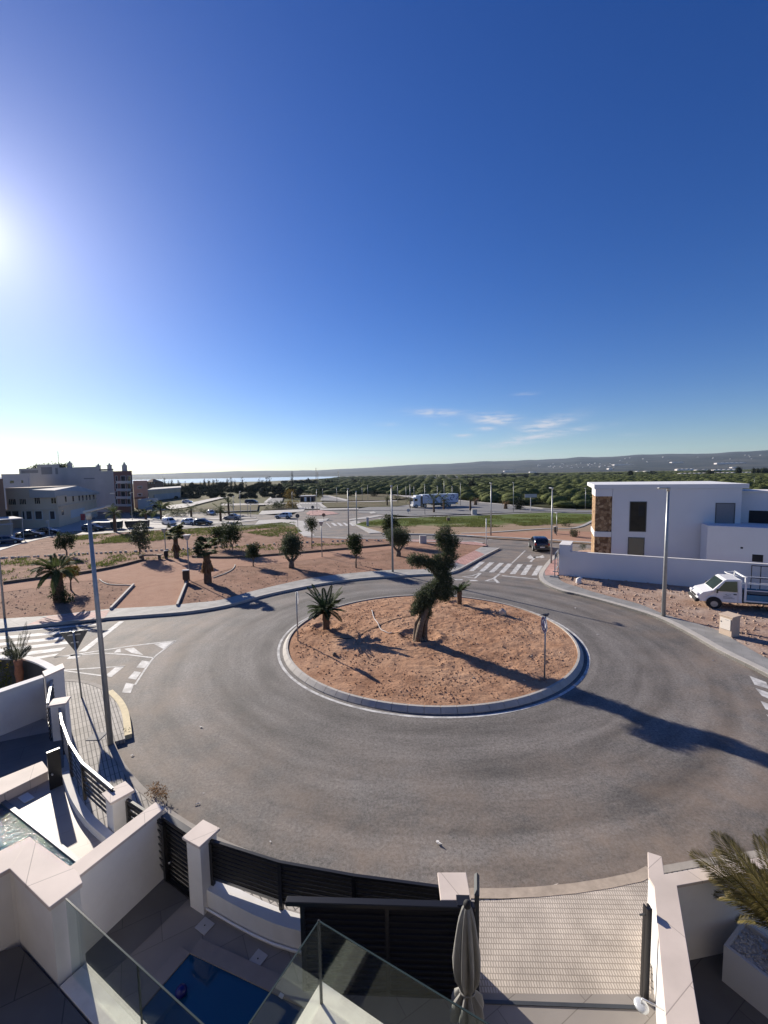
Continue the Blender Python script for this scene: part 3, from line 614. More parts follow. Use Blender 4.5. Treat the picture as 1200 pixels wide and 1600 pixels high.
def feather_palm(base, h, w, label, group='palms', tr=.2, nf=24, nl=22, leaf=None, drop=0, name='palm_tree'):
    root = empty(name, base, 0, label, 'palm tree', group); top = h*.78
    mb = MB(); k = 8; mb.tube([(0, 0, -.15)]+[(0, 0, top*i/k) for i in range(k+1)], [tr*1.25]+[tr*(1.05-.15*i/k+.08*(i % 2)) for i in range(k+1)], 9); mb.build('trunk', M_PALMT, root)
    sp = [(random.uniform(0, 6.28), random.uniform(-.1, 1.5), w*.55*random.uniform(.8, 1.1), random.uniform(.7, 1.2)+drop) for i in range(nf)]
    link('crown', fronds_mesh('crown', sp, (0, 0, top-.05), nl, .11*w/3, .22), leaf or L_FAN, root); return root

# ---------------------------------------------------------------- roundabout planting
IB = G(657, 1003, .2)
def topiary_olive():
    Y = IB.y; root = empty('topiary_olive_tree', IB, 0, 'tall olive tree clipped into stacked pompoms with a thick gnarled trunk, on the roundabout', 'tree')
    def at(px, py, dy=0): return D(px, py, Y+dy)-IB
    m = Y/680
    blobs = []
    def bl(px, py, rx, ry, dy=0, rd=None): p = at(px, py, dy); blobs.append((p.x, p.y, p.z, rx*m*.86, (rd or (rx+ry)/2)*m*.78, ry*m*.86))
    for a in [(692, 838, 13, 12), (706, 846, 12, 14), (697, 852, 16, 12), (702, 868, 13, 12, .1), (697, 826, 9, 6), (646, 874, 10, 10), (655, 877, 9, 10), (664, 874, 9, 8), (674, 882, 10, 12), (686, 878, 13, 12), (700, 882, 10, 10),
              (690, 893, 13, 14), (697, 908, 12, 16), (686, 910, 10, 14), (700, 926, 11, 12), (690, 930, 14, 9), (676, 920, 12, 14), (666, 926, 11, 10, .2), (657, 934, 11, 12), (652, 948, 10, 11), (664, 946, 12, 14), (672, 936, 12, 11, -.2), (648, 955, 6, 7), (668, 958, 6, 8)]: bl(*a)
    link('crown', crown_mesh('crown', blobs, 32000, .10, .030, shell=.35, rough=.2, droop=.25, twigs=.8), L_OLIVE, root)
    mb = MB()
    for k, (ox, oy, tw) in enumerate([(-7, 0, .0), (5, .18, 1.5), (0, -.2, 3.0), (10, .05, 4.4), (-2, .1, 5.2)]):
        pts = []
        for i, (px, py) in enumerate([(656, 1006), (655, 992), (657, 975), (663, 958), (672, 940), (684, 920), (692, 898), (697, 872), (699, 848)]):
            f = max(0, 1-i/6); p = at(px, py); a = tw+i*.7
            pts.append(p+Vector((ox*m*f+math.cos(a)*.07*f, oy*f+math.sin(a)*.09*f, 0)))
        rad = [.24, .19, .17, .15, .13, .10, .08, .06, .03]
        mb.tube(pts, [r*(.86 if k < 3 else .62) for r in rad], 9)
    mb.tube([at(686, 905), at(672, 888), at(655, 878)], [.08, .06, .03], 7)
    for k in range(9):
        a = k*.7; mb.tube([(math.cos(a)*.12, math.sin(a)*.12, .25), (math.cos(a)*.3, math.sin(a)*.3, .04), (math.cos(a)*.5, math.sin(a)*.5, -.08)], [.12, .08, .03], 6)
    mb.build('trunk', mat('gnarled olive bark', (.105, .075, .052), .95, .5, 9, 1.0, 9, col2=(.23, .185, .14), c2scale=6), root)
    return root
topiary_olive()
random.seed(3)
cycad(G(510, 985, .12), 1.05, .17, 1.12, 'larger cycad with a stout trunk and big green rosette, left of the clipped olive')
cycad(G(718, 947, .12), .95, .14, .78, 'small cycad with a thin short rosette, behind the clipped olive', nf=36, nl=20, rises=(.25, .45, .7, 1.0))
# ================================================================ ROAD MARKINGS
def marks():
    mb = MB(); z = .005
    def q(*pts): g = gp(pts); ar = sum(g[i].x*g[(i+1) % len(g)].y-g[(i+1) % len(g)].x*g[i].y for i in range(len(g))); g = g if ar > 0 else g[::-1]; mb.add([(p.x, p.y, z) for p in g], [tuple(range(len(g)))])
    def ln(pts, w): strip(mb, gp(pts), w, z)
    # crossing towards the housing plot, seven bars
    xb0 = [370, 433, 495, 557, 626, 692, 762]; xb1 = [400, 465, 528, 590, 660, 726, 795]; xt0 = [440, 498, 560, 612, 676, 735, 800]; xt1 = [472, 530, 590, 645, 708, 768, 833]
    yb = [768, 772, 777, 781, 788, 793, 797]; yt = [712, 715, 719, 723, 726, 730, 736]
    for a, b, c, d, e, f in zip(xb0, xb1, xt0, xt1, yb, yt): q((640+a/4, 700+e/4), (640+b/4, 700+e/4), (640+d/4, 700+f/4), (640+c/4, 700+f/4))
    ln([(800, 880), (820.5, 860.5)], .13); ln([(784, 899.5), (840, 905)], .2)
    ln([(763, 843), (772, 842)], .25)
    ln([(829, 878), (836, 870)], .2); q((823, 871), (829, 867), (832, 870.2), (843, 869.6), (848, 867), (851, 871), (845, 872.5), (844, 871.2), (833, 872), (828, 873.5))
    ln([(722, 901), (742, 903.5), (751, 895.5), (747, 895)], .18); ln([(722, 901), (738, 899.5), (751, 895)], .12)
    ln([(758, 908), (771, 904), (781, 896.5)], .18); ln([(772, 904), (779, 911)], .22); ln([(758, 908), (774, 908)], .12)
    q((710, 905), (722, 905), (724, 906.5), (711, 906.5)); q((732, 906), (744, 906.3), (748, 908), (734, 908))
    # long crossing on the left arm
    for a, b, c, d in [((-60, 992), (150, 975), (150, 976.6), (-60, 994)), ((-60, 1000), (145, 982), (137, 986.5), (-60, 1005)), ((-60, 1010.5), (130, 991.5), (122, 996.5), (-60, 1015.5)), ((-60, 1020.5), (115, 1001), (108, 1006), (-60, 1026)), ((-60, 1031), (103, 1011), (95, 1017), (-60, 1037)), ((30, 1030), (92, 1021), (86, 1025), (30, 1035))]: q(a, b, c, d)
    q((186, 971), (194, 971), (134, 1018), (122, 1019)); q((112, 1022), (130, 1022), (120, 1029), (104, 1030))
    ln([(85, 1027), (120, 1022.5), (200, 1010), (275, 1001)], .1); ln([(85, 1027), (160, 1020.5), (200, 1023), (240, 1028)], .1)
    ln(smooth_line([(275, 1001), (256, 1015), (240, 1028), (226, 1047), (211, 1070), (200, 1090)]), .07) if False else strip(mb, smooth_line(gp([(275, 1001), (256, 1015), (240, 1028), (226, 1047), (211, 1070)])), .08, z)
    q((241, 1006.5), (275, 1001), (256, 1014.5)); q((194, 1014), (209, 1012), (224, 1023.5), (207, 1021)); q((178, 1020), (183, 1015), (188, 1013), (189, 1019))
    q((213, 1043), (222, 1032), (233.5, 1034), (226, 1044)); q((200, 1060), (210, 1049), (220.5, 1050.5), (212.5, 1062)); q((190.5, 1082), (197, 1067), (209.5, 1069), (204, 1083))
    ln([(100, 1047), (195, 1041)], .09); ln([(100, 1048), (168, 1057)], .09); q((163, 1057), (181, 1042), (195, 1041), (174, 1058))
    # triangles of the yield line at the right edge
    q((1171, 1056), (1197, 1066), (1203, 1077), (1179, 1070)); q((1180, 1075), (1206, 1084), (1210, 1096), (1190, 1087)); q((1188, 1095), (1212, 1104), (1216, 1116), (1196, 1108)); q((1197, 1116), (1220, 1126), (1226, 1136), (1206, 1128))
    # crossing in front of the further small roundabout, far road
    for i in range(6): x = 517+i*9.2; q((x, 817-i*.1), (x+4, 817), (x+10.5, 821.4), (x+5.5, 821.6))
    ln([(510, 817), (517, 824)], .15)
    for i in range(5): x = 481+i*2; 
    return mb
tag(marks().build('road_markings', M_PAINT), kind='structure')

# ================================================================ FOREGROUND: walls, fences, pool
def px_prism(poly, ztop, z0): return MB().prism(gp(poly, ztop), z0, ztop)
def wall_thing(name, poly, ztop, label, z0=-.1, cap=.05, m=None, capm=None, over=1.0, cat='wall', group=None):
    """a rendered wall with a stone coping, its plan given by the coping's outline"""
    P = gp(poly, ztop); c = sum(((p.x, p.y) for p in P), ()); cx = sum(p.x for p in P)/len(P); cy = sum(p.y for p in P)/len(P)
    root = empty(name, (cx, cy, 0), 0, label, cat, group)
    # body: outline shrunk by the overhang
    n = len(P); body = []
    ar = sum(P[i].x*P[(i+1) % n].y-P[(i+1) % n].x*P[i].y for i in range(n)); sg = 1 if ar > 0 else -1; o = .025
    for i in range(n):
        a = (P[i]-P[i-1]).normalized(); b = (P[(i+1) % n]-P[i]).normalized()
        na = Vector((-a.y, a.x))*sg; nb = Vector((-b.y, b.x))*sg; k = 1+na.dot(nb); k = max(k, .3)
        body.append((P[i].x+(na.x+nb.x)*o/k-cx, P[i].y+(na.y+nb.y)*o/k-cy))
    MB().prism(body, z0, ztop-cap).build('wall_body', m or M_WHITE, root)
    MB().prism([(p.x-cx, p.y-cy) for p in P], ztop-cap, ztop).build('coping', capm or M_CAP, root, bevel=.006)
    return root
# dividing wall of the yard
wall_thing('dividing_wall', [(243, 1253), (257, 1263), (122, 1370), (90, 1395), (72, 1380), (106, 1356)], 1.55, 'white dividing wall with pink stone coping between the two yards')
# terrace corner block and the parapet running off to the left
TZ = 2.7
wall_thing('terrace_parapet', [(15, 1357), (47, 1307), (122, 1362), (129, 1379), (77, 1418)], 3.62, 'broad white parapet corner with pink stone top, at the lower left', z0=0)
wall_thing('parapet_wing', [(22, 1355), (14, 1357.5), (-160, 1455), (-160, 1400), (-2, 1330), (46, 1306.5), (52, 1315)], 3.616, 'white parapet wing leaving the picture at the lower left edge', z0=0)
tf = gp([(30, 1478), (91, 1545), (190, 1660), (60, 1800), (-260, 1560)], TZ)
M_TERRF = tile('dark terrace tiles', (.12, .118, .115), (.14, .137, .133), (.07, .07, .07), .9, .9, .006, rz=R(-30), bump=.1, dirt=.2)
MB().prism(tf, TZ-.3, TZ).build('terrace_floor', M_TERRF)
tag(bpy.data.objects['terrace_floor'], kind='structure')
# own terrace edge on the left (a sill under the glass) and the sill corner in the middle
def ledge(pts_px, z, name, label, th=.28):
    P = gp(pts_px, z); root = empty(name, (P[0].x, P[0].y, 0), 0, label, 'parapet')
    loc = [(p.x-P[0].x, p.y-P[0].y) for p in P]
    MB().prism(loc, z-th, z).build('ledge', M_CAP2, root, bevel=.008); return root
M_CAP2 = mat('cream stone sill', (.80, .73, .63), .7, .05, 3, .1, 40, col2=(.55, .47, .4), c2amount=.3, c2scale=5)
GZ = 3.6
a = G(103, 1405, GZ); b = G(315, 1600, GZ); u = (b-a).normalized(); u.z = 0; nrm = Vector((u.y, -u.x, 0)); 
if nrm.y > 0: nrm = -nrm
l0 = G(135, 1503, TZ); ux = u
pl = [l0, l0+ux*4.2, l0+ux*4.2+nrm*.26, l0+nrm*.26]
root = empty('terrace_sill', l0, 0, 'cream stone terrace sill below the left glass balustrade', 'parapet')
MB().prism([(p.x-l0.x, p.y-l0.y) for p in pl], -.22, 0).build('sill', M_CAP2, root, bevel=.006)
MB().prism([(p.x-l0.x, p.y-l0.y) for p in [l0+ux*4.2+nrm*.262, l0+nrm*.262, l0+nrm*1.6-ux*.8, l0+ux*4.2+nrm*1.6]], -.22, -.06).build('floor_edge', M_YARDD, root)
M_GL = glassmat('clear balustrade glass', (.86, .90, .88)); M_GLE = mat('dark glass edge', (.03, .045, .042), .25, .1, 3)
def glass_run(name, A, B, zt, zb, label, joints=()):
    root = empty(name, (A.x, A.y, zb), math.atan2(B.y-A.y, B.x-A.x), label, 'balustrade', 'glass balustrades of the terrace'); L = (B-A).xy.length; h = zt-zb
    cuts = [0]+list(joints)+[L]
    for x0, x1 in zip(cuts, cuts[1:]):
        MB().box(((x0+x1)/2, 0, h/2), (x1-x0-.012, .012, h)).build('pane', M_GL, root)
    e = MB(); e.box((L/2, 0, h+.006), (L, .014, .008))
    for j in joints: e.box((j, 0, h/2), (.008, .016, h))
    e.build('edge', M_GLE, root); return root
glass_run('glass_balustrade', a, a+u*3.4, GZ, TZ-.02, 'clear glass balustrade running from the parapet corner over the pool, left of the other glass', [G(213, 1510, GZ).xy.__sub__(a.xy).length])
c0 = G(498, 1440, GZ); u2 = (G(760, 1600, GZ)-c0); u2.z = 0; L2 = u2.length; u2.normalize(); v2 = (G(390, 1600, GZ)-c0); v2.z = 0; L3 = v2.length; v2.normalize()
glass_run('glass_balustrade', c0, c0+u2*(L2+1), GZ, TZ-.1, 'clear glass balustrade in front of the black sliding gate and the closed parasol')
glass_run('glass_balustrade', c0+v2*(L3+1), c0, GZ, TZ-.1, 'clear glass balustrade over the blue pool, meeting the parasol one at a corner')
_gr = bpy.data.objects['glass_balustrade.002']; MB().box((L3+1, 0, (GZ-TZ+.1)/2), (.022, .022, GZ-TZ+.12)).build('corner_trim', M_DARKM, _gr)
# middle sill corner: L-shaped
s0 = G(502, 1532, TZ); wi = .27
corner = [s0, s0+u2*3.2, s0+u2*3.2+v2*wi, s0+u2*wi+v2*wi, s0+u2*wi+v2*3.0, s0+v2*3.0]
root = empty('terrace_sill', s0, 0, 'cream stone terrace sill with a sharp corner under the middle glass balustrades', 'parapet')
MB().prism([(p.x-s0.x, p.y-s0.y) for p in corner], -.25, 0).build('sill', M_CAP2, root, bevel=.006)
fl = [s0+u2*wi+v2*wi, s0+u2*3.2+v2*wi, s0+u2*3.2+v2*3.0, s0+u2*wi+v2*3.0]
MB().prism([(p.x-s0.x, p.y-s0.y) for p in fl], -.25, -.08).build('floor_edge', M_YARD, root)

# gate pillars
def pillar(px, py, zt, wid, rz, label):
    c = G(px, py, zt); root = empty('gate_pillar', (c.x, c.y, 0), rz, label, 'pillar', 'white pillars along the front fence')
    MB().box((0, 0, (zt-.05)/2), (wid, wid, zt-.05)).build('shaft', M_WHITE, root)
    MB().box((0, 0, zt-.025), (wid+.1, wid+.1, .05)).build('cap', M_CAP, root, bevel=.008); return c
p1 = pillar(184.5, 1237, 1.5, .36, R(-38), 'white pillar with flat stone cap in front of the neighbour\'s pool terrace')
p2 = pillar(314.5, 1301, 1.52, .36, R(-28), 'white pillar with flat stone cap beside the black pedestrian gate')
p3 = pillar(709, 1384, 1.6, .36, R(-1), 'white pillar with flat stone cap at the end of the sliding gate')
p4 = pillar(93, 1095, 1.7, .34, R(-70), 'white pillar with flat stone cap at the neighbour\'s curved fence, near the give way sign')
def slat_panel(mb, A, B, z0, z1, n, gap=.25, th=.03):
    A = Vector((A[0], A[1])); B = Vector((B[0], B[1])); L = (B-A).length; rz = math.atan2((B-A).y, (B-A).x); c = (A+B)/2; h = (z1-z0)/n
    for i in range(n): mb.box((c.x, c.y, z0+h*(i+.5)), (L-.05, th*.5, h*(1.34-gap)), rz, R(18))
def fence(pts, z0, z1, n, label, base=None, name='slat_fence', gap=.25, topm=None):
    root = empty(name, (pts[0][0], pts[0][1], 0), 0, label, 'fence'); o = Vector((pts[0][0], pts[0][1]))
    Q_ = [Vector((p[0], p[1]))-o for p in pts]
    for A, B in zip(Q_, Q_[1:]):
        mb = MB(); slat_panel(mb, A, B, z0+.03, z1-.04, n, gap); mb.build('slat_panel', M_DARK, root)
        mb = MB(); c = (A+B)/2; mb.box((c.x, c.y, z1), ((B-A).length, .05, .04), math.atan2((B-A).y, (B-A).x)); mb.build('top_rail', topm or M_DARK, root)
    for i, p in enumerate(Q_):
        q = Q_[min(i+1, len(Q_)-1)]-Q_[max(i-1, 0)]; mb = MB(); mb.box((p.x, p.y, (z0+z1)/2-.06), (.07, .06, z1-z0+.05), math.atan2(q.y, q.x)); mb.build('post', M_DARK, root)
    return root
FP = [G(329, 1311, 1.45), G(437, 1345, 1.45), G(553, 1366, 1.45), G(688, 1384, 1.45)]
fence(FP, .62, 1.42, 9, 'black slatted metal fence on a low curved white wall, between the pool\'s two pillars', gap=.0)
def low_wall(pts, zt, th, label, side):
    o = Vector((pts[0][0], pts[0][1])); root = empty('low_wall', (o.x, o.y, 0), 0, label, 'wall'); Q_ = smooth_line([Vector((p[0], p[1]))-o for p in pts])
    mb = MB(); strip(mb, Q_, th, 0, zt, side); mb.build('wall_body', M_WHITE, root)
    mb = MB(); off = [q for q in Q_]
    P = []
    for i, q in enumerate(Q_):
        t = (Q_[min(i+1, len(Q_)-1)]-Q_[max(i-1, 0)]).normalized(); nn = Vector((-t.y, t.x))*(1 if side > 0 else -1); P.append((q.x+nn.x*(th+.03), q.y+nn.y*(th+.03), .22))
    mb.tube(P, .018, 6); mb.build('conduit', M_WHITEP, root); return root
low_wall([p2.xy+Vector((.15, .1)), FP[1], FP[2], FP[3]], .56, .26, 'low curved white wall carrying the black fence in front of the pool', -1)
# pedestrian gate between dividing wall and pillar
g0 = G(256, 1275, 1.45); g1 = G(303, 1306, 1.45)
root = empty('pedestrian_gate', (g0.x, g0.y, 0), math.atan2(g1.y-g0.y, g1.x-g0.x), 'narrow black slatted pedestrian gate beside the dividing wall', 'gate'); L = (g1-g0).xy.length
mb = MB(); slat_panel(mb, (0.05, 0), (L-.1, 0), .2, 1.42, 13, .02, .04); mb.build('slat_panel', M_DARK, root)
mb = MB()
for x in (.04, L-.12): mb.box((x, 0, .8), (.08, .11, 1.36))
for z in (.15, 1.46): mb.box((L/2-.04, 0, z), (L-.08, .114, .06))
mb.build('frame', M_DARK, root); mb = MB(); mb.cyl((.2, -.06, .62), .018, .05, 'Y', 10); mb.build('handle', M_SIL, root)
# sliding gate
s1 = G(447, 1404, 1.66); s2 = G(742, 1413, 1.66)
root = empty('sliding_gate', (s1.x, s1.y, 0), math.atan2(s2.y-s1.y, s2.x-s1.x), 'wide black slatted sliding gate standing open along the yard, behind the glass', 'gate'); L = (s2-s1).xy.length; X0 = (G(470, 1408, 1.6)-s1).xy.length
mb = MB(); slat_panel(mb, (X0, 0), (L-.02, 0), .15, 1.55, 14, -.02, .05); mb.build('slat_panel', M_DARK, root)
mb = MB(); mb.box(((X0+L)/2, 0, .13), (L-X0, .07, .08)); mb.box((X0+.03, 0, .85), (.07, .066, 1.5)); mb.box(((X0+L)/2, 0, .85), (.06, .066, 1.5)); mb.box((L-.03, 0, .85), (.06, .066, 1.5)); mb.build('frame', M_DARK, root)
mb = MB(); mb.bbox((L/2, 0, 1.62), (L, .11, .075), 0, .01); mb.build('top_rail', M_DARK, root)
mb = MB(); mb.box((L-.16, .05, 1.6), (.2, .16, .14)); mb.build('guide_box', M_DARK, root)
mb = MB(); mb.cyl((.03, 0, 1.62), .03, .05, 'X', 10); mb.build('end_roller', M_SIL, root)
# tall guide post at the road side of the gate
gp0 = G(745, 1383, 1.75); root = empty('gate_post', (gp0.x, gp0.y, 0), R(78), 'tall narrow black gate post between the parasol and the driveway', 'post')
mb = MB(); mb.box((0, 0, .9), (.34, .07, 1.7)); mb.build('post', M_DARKM, root); mb = MB(); mb.add([(-.17, -.04, 1.75), (.17, -.04, 1.75), (.17, .04, 1.75), (-.17, .04, 1.75), (-.12, 0, 1.80), (.17, 0, 1.80)], [(0, 1, 5, 4), (3, 4, 5, 2), (0, 4, 3), (1, 2, 5), (0, 3, 2, 1)]); mb.build('cap', M_DARKM, root)
# receiving channel on the right hand wall
gc = G(1006, 1563, .12); root = empty('gate_channel', (gc.x+.02, gc.y, .1), R(4), 'upright black gate stop channel against the white wall right of the driveway', 'post')
mb = MB(); mb.box((0, 0, .77), (.075, .05, 1.5)); mb.box((-.03, .045, .77), (.02, .05, 1.5)); mb.box((.03, .045, .77), (.025, .05, 1.5)); mb.build('channel', M_DARK, root); mb = MB(); mb.box((-.08, .02, 1.4), (.08, .02, .02)); mb.build('catch', M_DARKM, root)
# gate threshold and apron
th0 = G(752, 1566, .13); th1 = G(1000, 1575, .13)
mb = MB(); strip(mb, [th0, th1], .05, .133, .012, 0); tag(mb.build('gate_track', M_DARKM), 'dark metal gate track set across the driveway', 'rail')
# right hand wall with return
wall_thing('boundary_wall', [(1012, 1331), (1034, 1338), (1038, 1366), (1200, 1337), (1420, 1298), (1440, 1326), (1200, 1358), (1058, 1384), (1094, 1600), (1125, 1800), (1065, 1800), (1041, 1600), (1022, 1385), (1013, 1370)], 1.52, 'white boundary wall with pink stone coping and a side wing, right of the driveway', cap=.045)
# round convex mirror / lamp on an arm
ml = G(1002, 1571, 1.15); me_ = G(1046, 1583, 1.2)
root = empty('wall_lamp', ml, 0, 'round silver disc lamp on a bent arm fixed to the wall right of the driveway', 'lamp')
mb = MB(); mb.ellipsoid((0, 0, 0), (.085, .095, .035), 20, 8); mb.build('disc', mat('frosted lamp disc', (.6, .62, .62), .25, .05, 5, metal=.3), root)
mb = MB(); d_ = me_-ml; mb.tube([(0, 0, .03), (.02, .02, .07), tuple(d_*.5+Vector((0, 0, .05))), tuple(d_)], .012, 8); mb.build('arm', M_SIL, root)
# planter with palm behind the wall
pr = G(1131, 1476, .75); rzp = R(-58)
ua = Vector((math.cos(rzp), math.sin(rzp), 0)); va = Vector((-ua.y, ua.x, 0)); pc = pr+ua*.62+va*.36
root = empty('planter', (pc.x, pc.y, .1), rzp, 'white rectangular planter filled with white pebbles, right of the boundary wall', 'planter')
mb = MB(); w_, d_ = 1.24, .72; t_ = .05; H_ = .65
mb.prism([(-w_/2, -d_/2), (w_/2, -d_/2), (w_/2, d_/2), (-w_/2, d_/2)], 0, H_-.06)
for c, s in (((0, -d_/2+t_/2, H_-.03), (w_, t_, .06)), ((0, d_/2-t_/2, H_-.03), (w_, t_, .06)), ((-w_/2+t_/2, 0, H_-.03), (t_, d_-2*t_, .06)), ((w_/2-t_/2, 0, H_-.03), (t_, d_-2*t_, .06))): mb.box(c, s)
mb.build('box', mat('satin white planter', (.62, .62, .61), .4, .02, 2), root)
mb = MB(); random.seed(5)
for i in range(380):
    x = random.uniform(-.55, .55); y = random.uniform(-.3, .3)
    mb.ellipsoid((x, y, H_-.055+random.uniform(0, .015)), (random.uniform(.018, .036), random.uniform(.014, .028), .018), 6, 4)
tag(mb.build('pebbles', mat('white pebbles', (.55, .54, .52), .7, .25, 12), root), kind='stuff')
M_DATE = leafmat('date palm leaves', (.08, .075, .025), (.25, .205, .08), (.45, .34, .17), .3)
pt = pc+ua*.12+va*.0
root = empty('date_palm', (pt.x, pt.y, .7), 0, 'date palm with long feathery olive green fronds, growing in the white planter', 'palm tree')
random.seed(12)
mb = MB(); mb.tube([(0, 0, 0)]+[(.02*i/7, 0, .55*i/7) for i in range(1, 8)], [.16]+[.15+.02*(i % 2) for i in range(7)], 12); 
for i in range(40):
    a = i*2.4; z = .05+.5*i/40; mb.box((math.cos(a)*.15, math.sin(a)*.15, z), (.06, .05, .12), a, 0, R(25))
mb.build('trunk', M_PALMT, root)
def aimed(px, py, z, base, zt):   # azimuth/length towards a point of the plan
    p = G(px, py, z); return math.atan2(p.y-base.y, p.x-base.x), math.hypot(p.x-base.x, p.y-base.y)
sp = []
for (px, py, z, arch) in [(1062, 1330, 1.75, .55), (1100, 1296, 1.95, .5), (1075, 1345, 1.6, .7), (1118, 1300, 2.1, .45), (1170, 1300, 2.2, .4), (1195, 1290, 2.2, .45), (1118, 1400, 1.5, .9), (1240, 1330, 2.1, .5), (1250, 1420, 1.9, .6), (1230, 1560, 1.6, .8), (1290, 1480, 1.8, .7), (1160, 1420, 1.4, 1.1), (1130, 1440, 1.2, 1.3), (1140, 1330, 1.9, .6), (1090, 1370, 1.6, .8), (1150, 1370, 2.0, .5), (1215, 1340, 2.1, .6), (1100, 1325, 1.7, .7), (1130, 1310, 2.3, .35), (1185, 1330, 2.4, .4), (1110, 1350, 2.0, .4), (1160, 1345, 1.7, .9), (1095, 1395, 1.3, 1.0)]:
    a_, l_ = aimed(px, py, z, pt, 0); rise = ((z-1.15)/max(l_, .3))+arch*.55; sp.append((a_, rise, l_, arch))
for i in range(12): sp.append((random.uniform(0, 6.28), random.uniform(.9, 2.2), random.uniform(.5, .8), .5))
link('crown', fronds_mesh('crown', sp, (0.02, 0, .5), 58, .018, .28), M_DATE, root)
mb_sp = [(random.uniform(2.2, 5), random.uniform(-.1, .3), random.uniform(.35, .5), 1.0) for i in range(7)]
link('dead_fronds', fronds_mesh('dead_fronds', mb_sp, (0, 0, .42), 20, .016, .22), L_DRY, root)
# right yard pieces: conduit on the wing wall, dark floor
w0 = G(1075, 1440, .9); w1 = G(1150, 1432, .95)
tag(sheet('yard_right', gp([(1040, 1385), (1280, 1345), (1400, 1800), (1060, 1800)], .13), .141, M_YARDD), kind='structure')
# pool
POOLM = bpy.data.materials.new('pool water'); POOLM.use_nodes = True; _b = POOLM.node_tree.nodes['Principled BSDF']; _b.inputs['Base Color'].default_value = (.0, .05, .115, 1); _b.inputs['Roughness'].default_value = .06
_n = POOLM.node_tree.nodes.new('ShaderNodeTexNoise'); _n.inputs['Scale'].default_value = 3; _bn = POOLM.node_tree.nodes.new('ShaderNodeBump'); _bn.inputs['Strength'].default_value = .06; POOLM.node_tree.links.new(_n.outputs[0], _bn.inputs['Height']); POOLM.node_tree.links.new(_bn.outputs[0], _b.inputs['Normal'])
q0 = G(297, 1492, .13); e1 = (G(470, 1575, .13)-q0); e2 = (G(222, 1580, .13)-q0); e1.z = e2.z = 0; e1.normalize(); e2.normalize()
pp = [q0, q0+e1*3.0, q0+e1*3.0+e2*3.4, q0+e2*3.4]
root = empty('swimming_pool', (q0.x, q0.y, 0), 0, 'small deep blue swimming pool in the shaded yard, under the glass balustrade', 'pool')
MB().add([(p.x-q0.x, p.y-q0.y, .145) for p in (pp if (pp[1].x-pp[0].x)*(pp[2].y-pp[0].y)-(pp[1].y-pp[0].y)*(pp[2].x-pp[0].x) > 0 else pp[::-1])], [(0, 1, 2, 3)]).build('water', POOLM, root)
mb = MB(); M_COPE = mat('pool coping stone', (.27, .235, .205), .7, .08, 3, .1, 30)
for A, B, sd in ((pp[0], pp[1], 1), (pp[3], pp[0], 1)): strip(mb, [(A.x-q0.x, A.y-q0.y), (B.x-q0.x, B.y-q0.y)], .24, .134, .035, sd)
mb.build('coping', M_COPE, root)
mb = MB(); mb.box((e1.x*1.75-e1.y*0+.02, e1.y*1.75+.0, .17), (.07, .05, .02), R(-30)); mb.build('skimmer_grille', M_WHITEP, root)
bl_ = G(283, 1549, .2); mb = MB(); mb.ellipsoid((0, 0, 0), (.085, .085, .085), 18, 12); o = mb.build('ball', mat('blue ball plastic', (.006, .008, .12), .35, .03, 4)); o.location = bl_; tag(o, 'round deep blue ball floating in the shaded pool', 'ball')
for (px, py, w, h, rz, lab) in [(320, 1447, .26, .22, -30, 'grey square inspection cover in the yard nearer the white pillar'), (403, 1499, .22, .24, -30, 'pale square skimmer cover with a small hole at the far side of the pool')]:
    c = G(px, py, .14); root = empty('inspection_cover', c, R(rz), lab, 'cover'); mb = MB(); mb.bbox((0, 0, .006), (w, h, .014), 0, .004); mb.build('lid', mat('pale cover plastic', (.42, .41, .40), .6, .05, 4), root)
    mb = MB(); mb.cyl((0, 0, .016), .012, .006, 'Z', 10); mb.build('lift_hole', M_BLACK, root)
# closed parasol
pz = G(730, 1410, 2.6); root = empty('parasol', (pz.x, pz.y, .13), 0, 'tall closed grey fabric parasol tied at the middle, beside the gate', 'parasol')
mb = MB(); mb.cyl((0, 0, 1.2), .024, 2.4, 'Z', 10); mb.build('pole', M_DARKM, root)
mb = MB(); mb.ellipsoid((0, 0, 2.44), (.05, .05, .055), 14, 8); mb.build('finial', M_BLACK, root)
V = []; Q = []; na = 96; prof = [(2.42, .045), (2.36, .07), (2.2, .105), (2.0, .13), (1.8, .142), (1.6, .148), (1.45, .135), (1.32, .105), (1.27, .088), (1.22, .095), (1.12, .15), (.98, .175), (.85, .165)]
for j, (z, r) in enumerate(prof):
    r = r*.9
    for i in range(na):
        a_ = 2*math.pi*i/na; f = j/len(prof); amp = (.07+.34*min(1, f*2.4))*(0.55 if 7 <= j <= 9 else 1)
        rr = r*(1+amp*math.sin(a_*8+.9*math.sin(z*3))+.35*amp*math.sin(a_*17+z*4)+.06*math.sin(a_*3+z*5)); V.append((math.cos(a_)*rr, math.sin(a_)*rr, z-.02*math.sin(a_*8)*(j == len(prof)-1)))
for j in range(len(prof)-1):
    for i in range(na): k = j*na; Q.append((k+i, k+na+i, k+na+(i+1) % na, k+(i+1) % na))
M_CLOTH = mat('grey parasol fabric', (.225, .22, .205), .9, .08, 6, .25, 120)
link('canopy', fast_mesh('canopy', V, Q, True), M_CLOTH, root)
mb = MB(); mb.tube([(math.cos(t)*.098, math.sin(t)*.098, 1.265+.008*math.sin(t*3)) for t in np.linspace(0, 2*math.pi, 25)], .012, 6); mb.build('tie_strap', M_CLOTH, root)
# yard edge objects: bench slab and door corner under the glass are left in shade

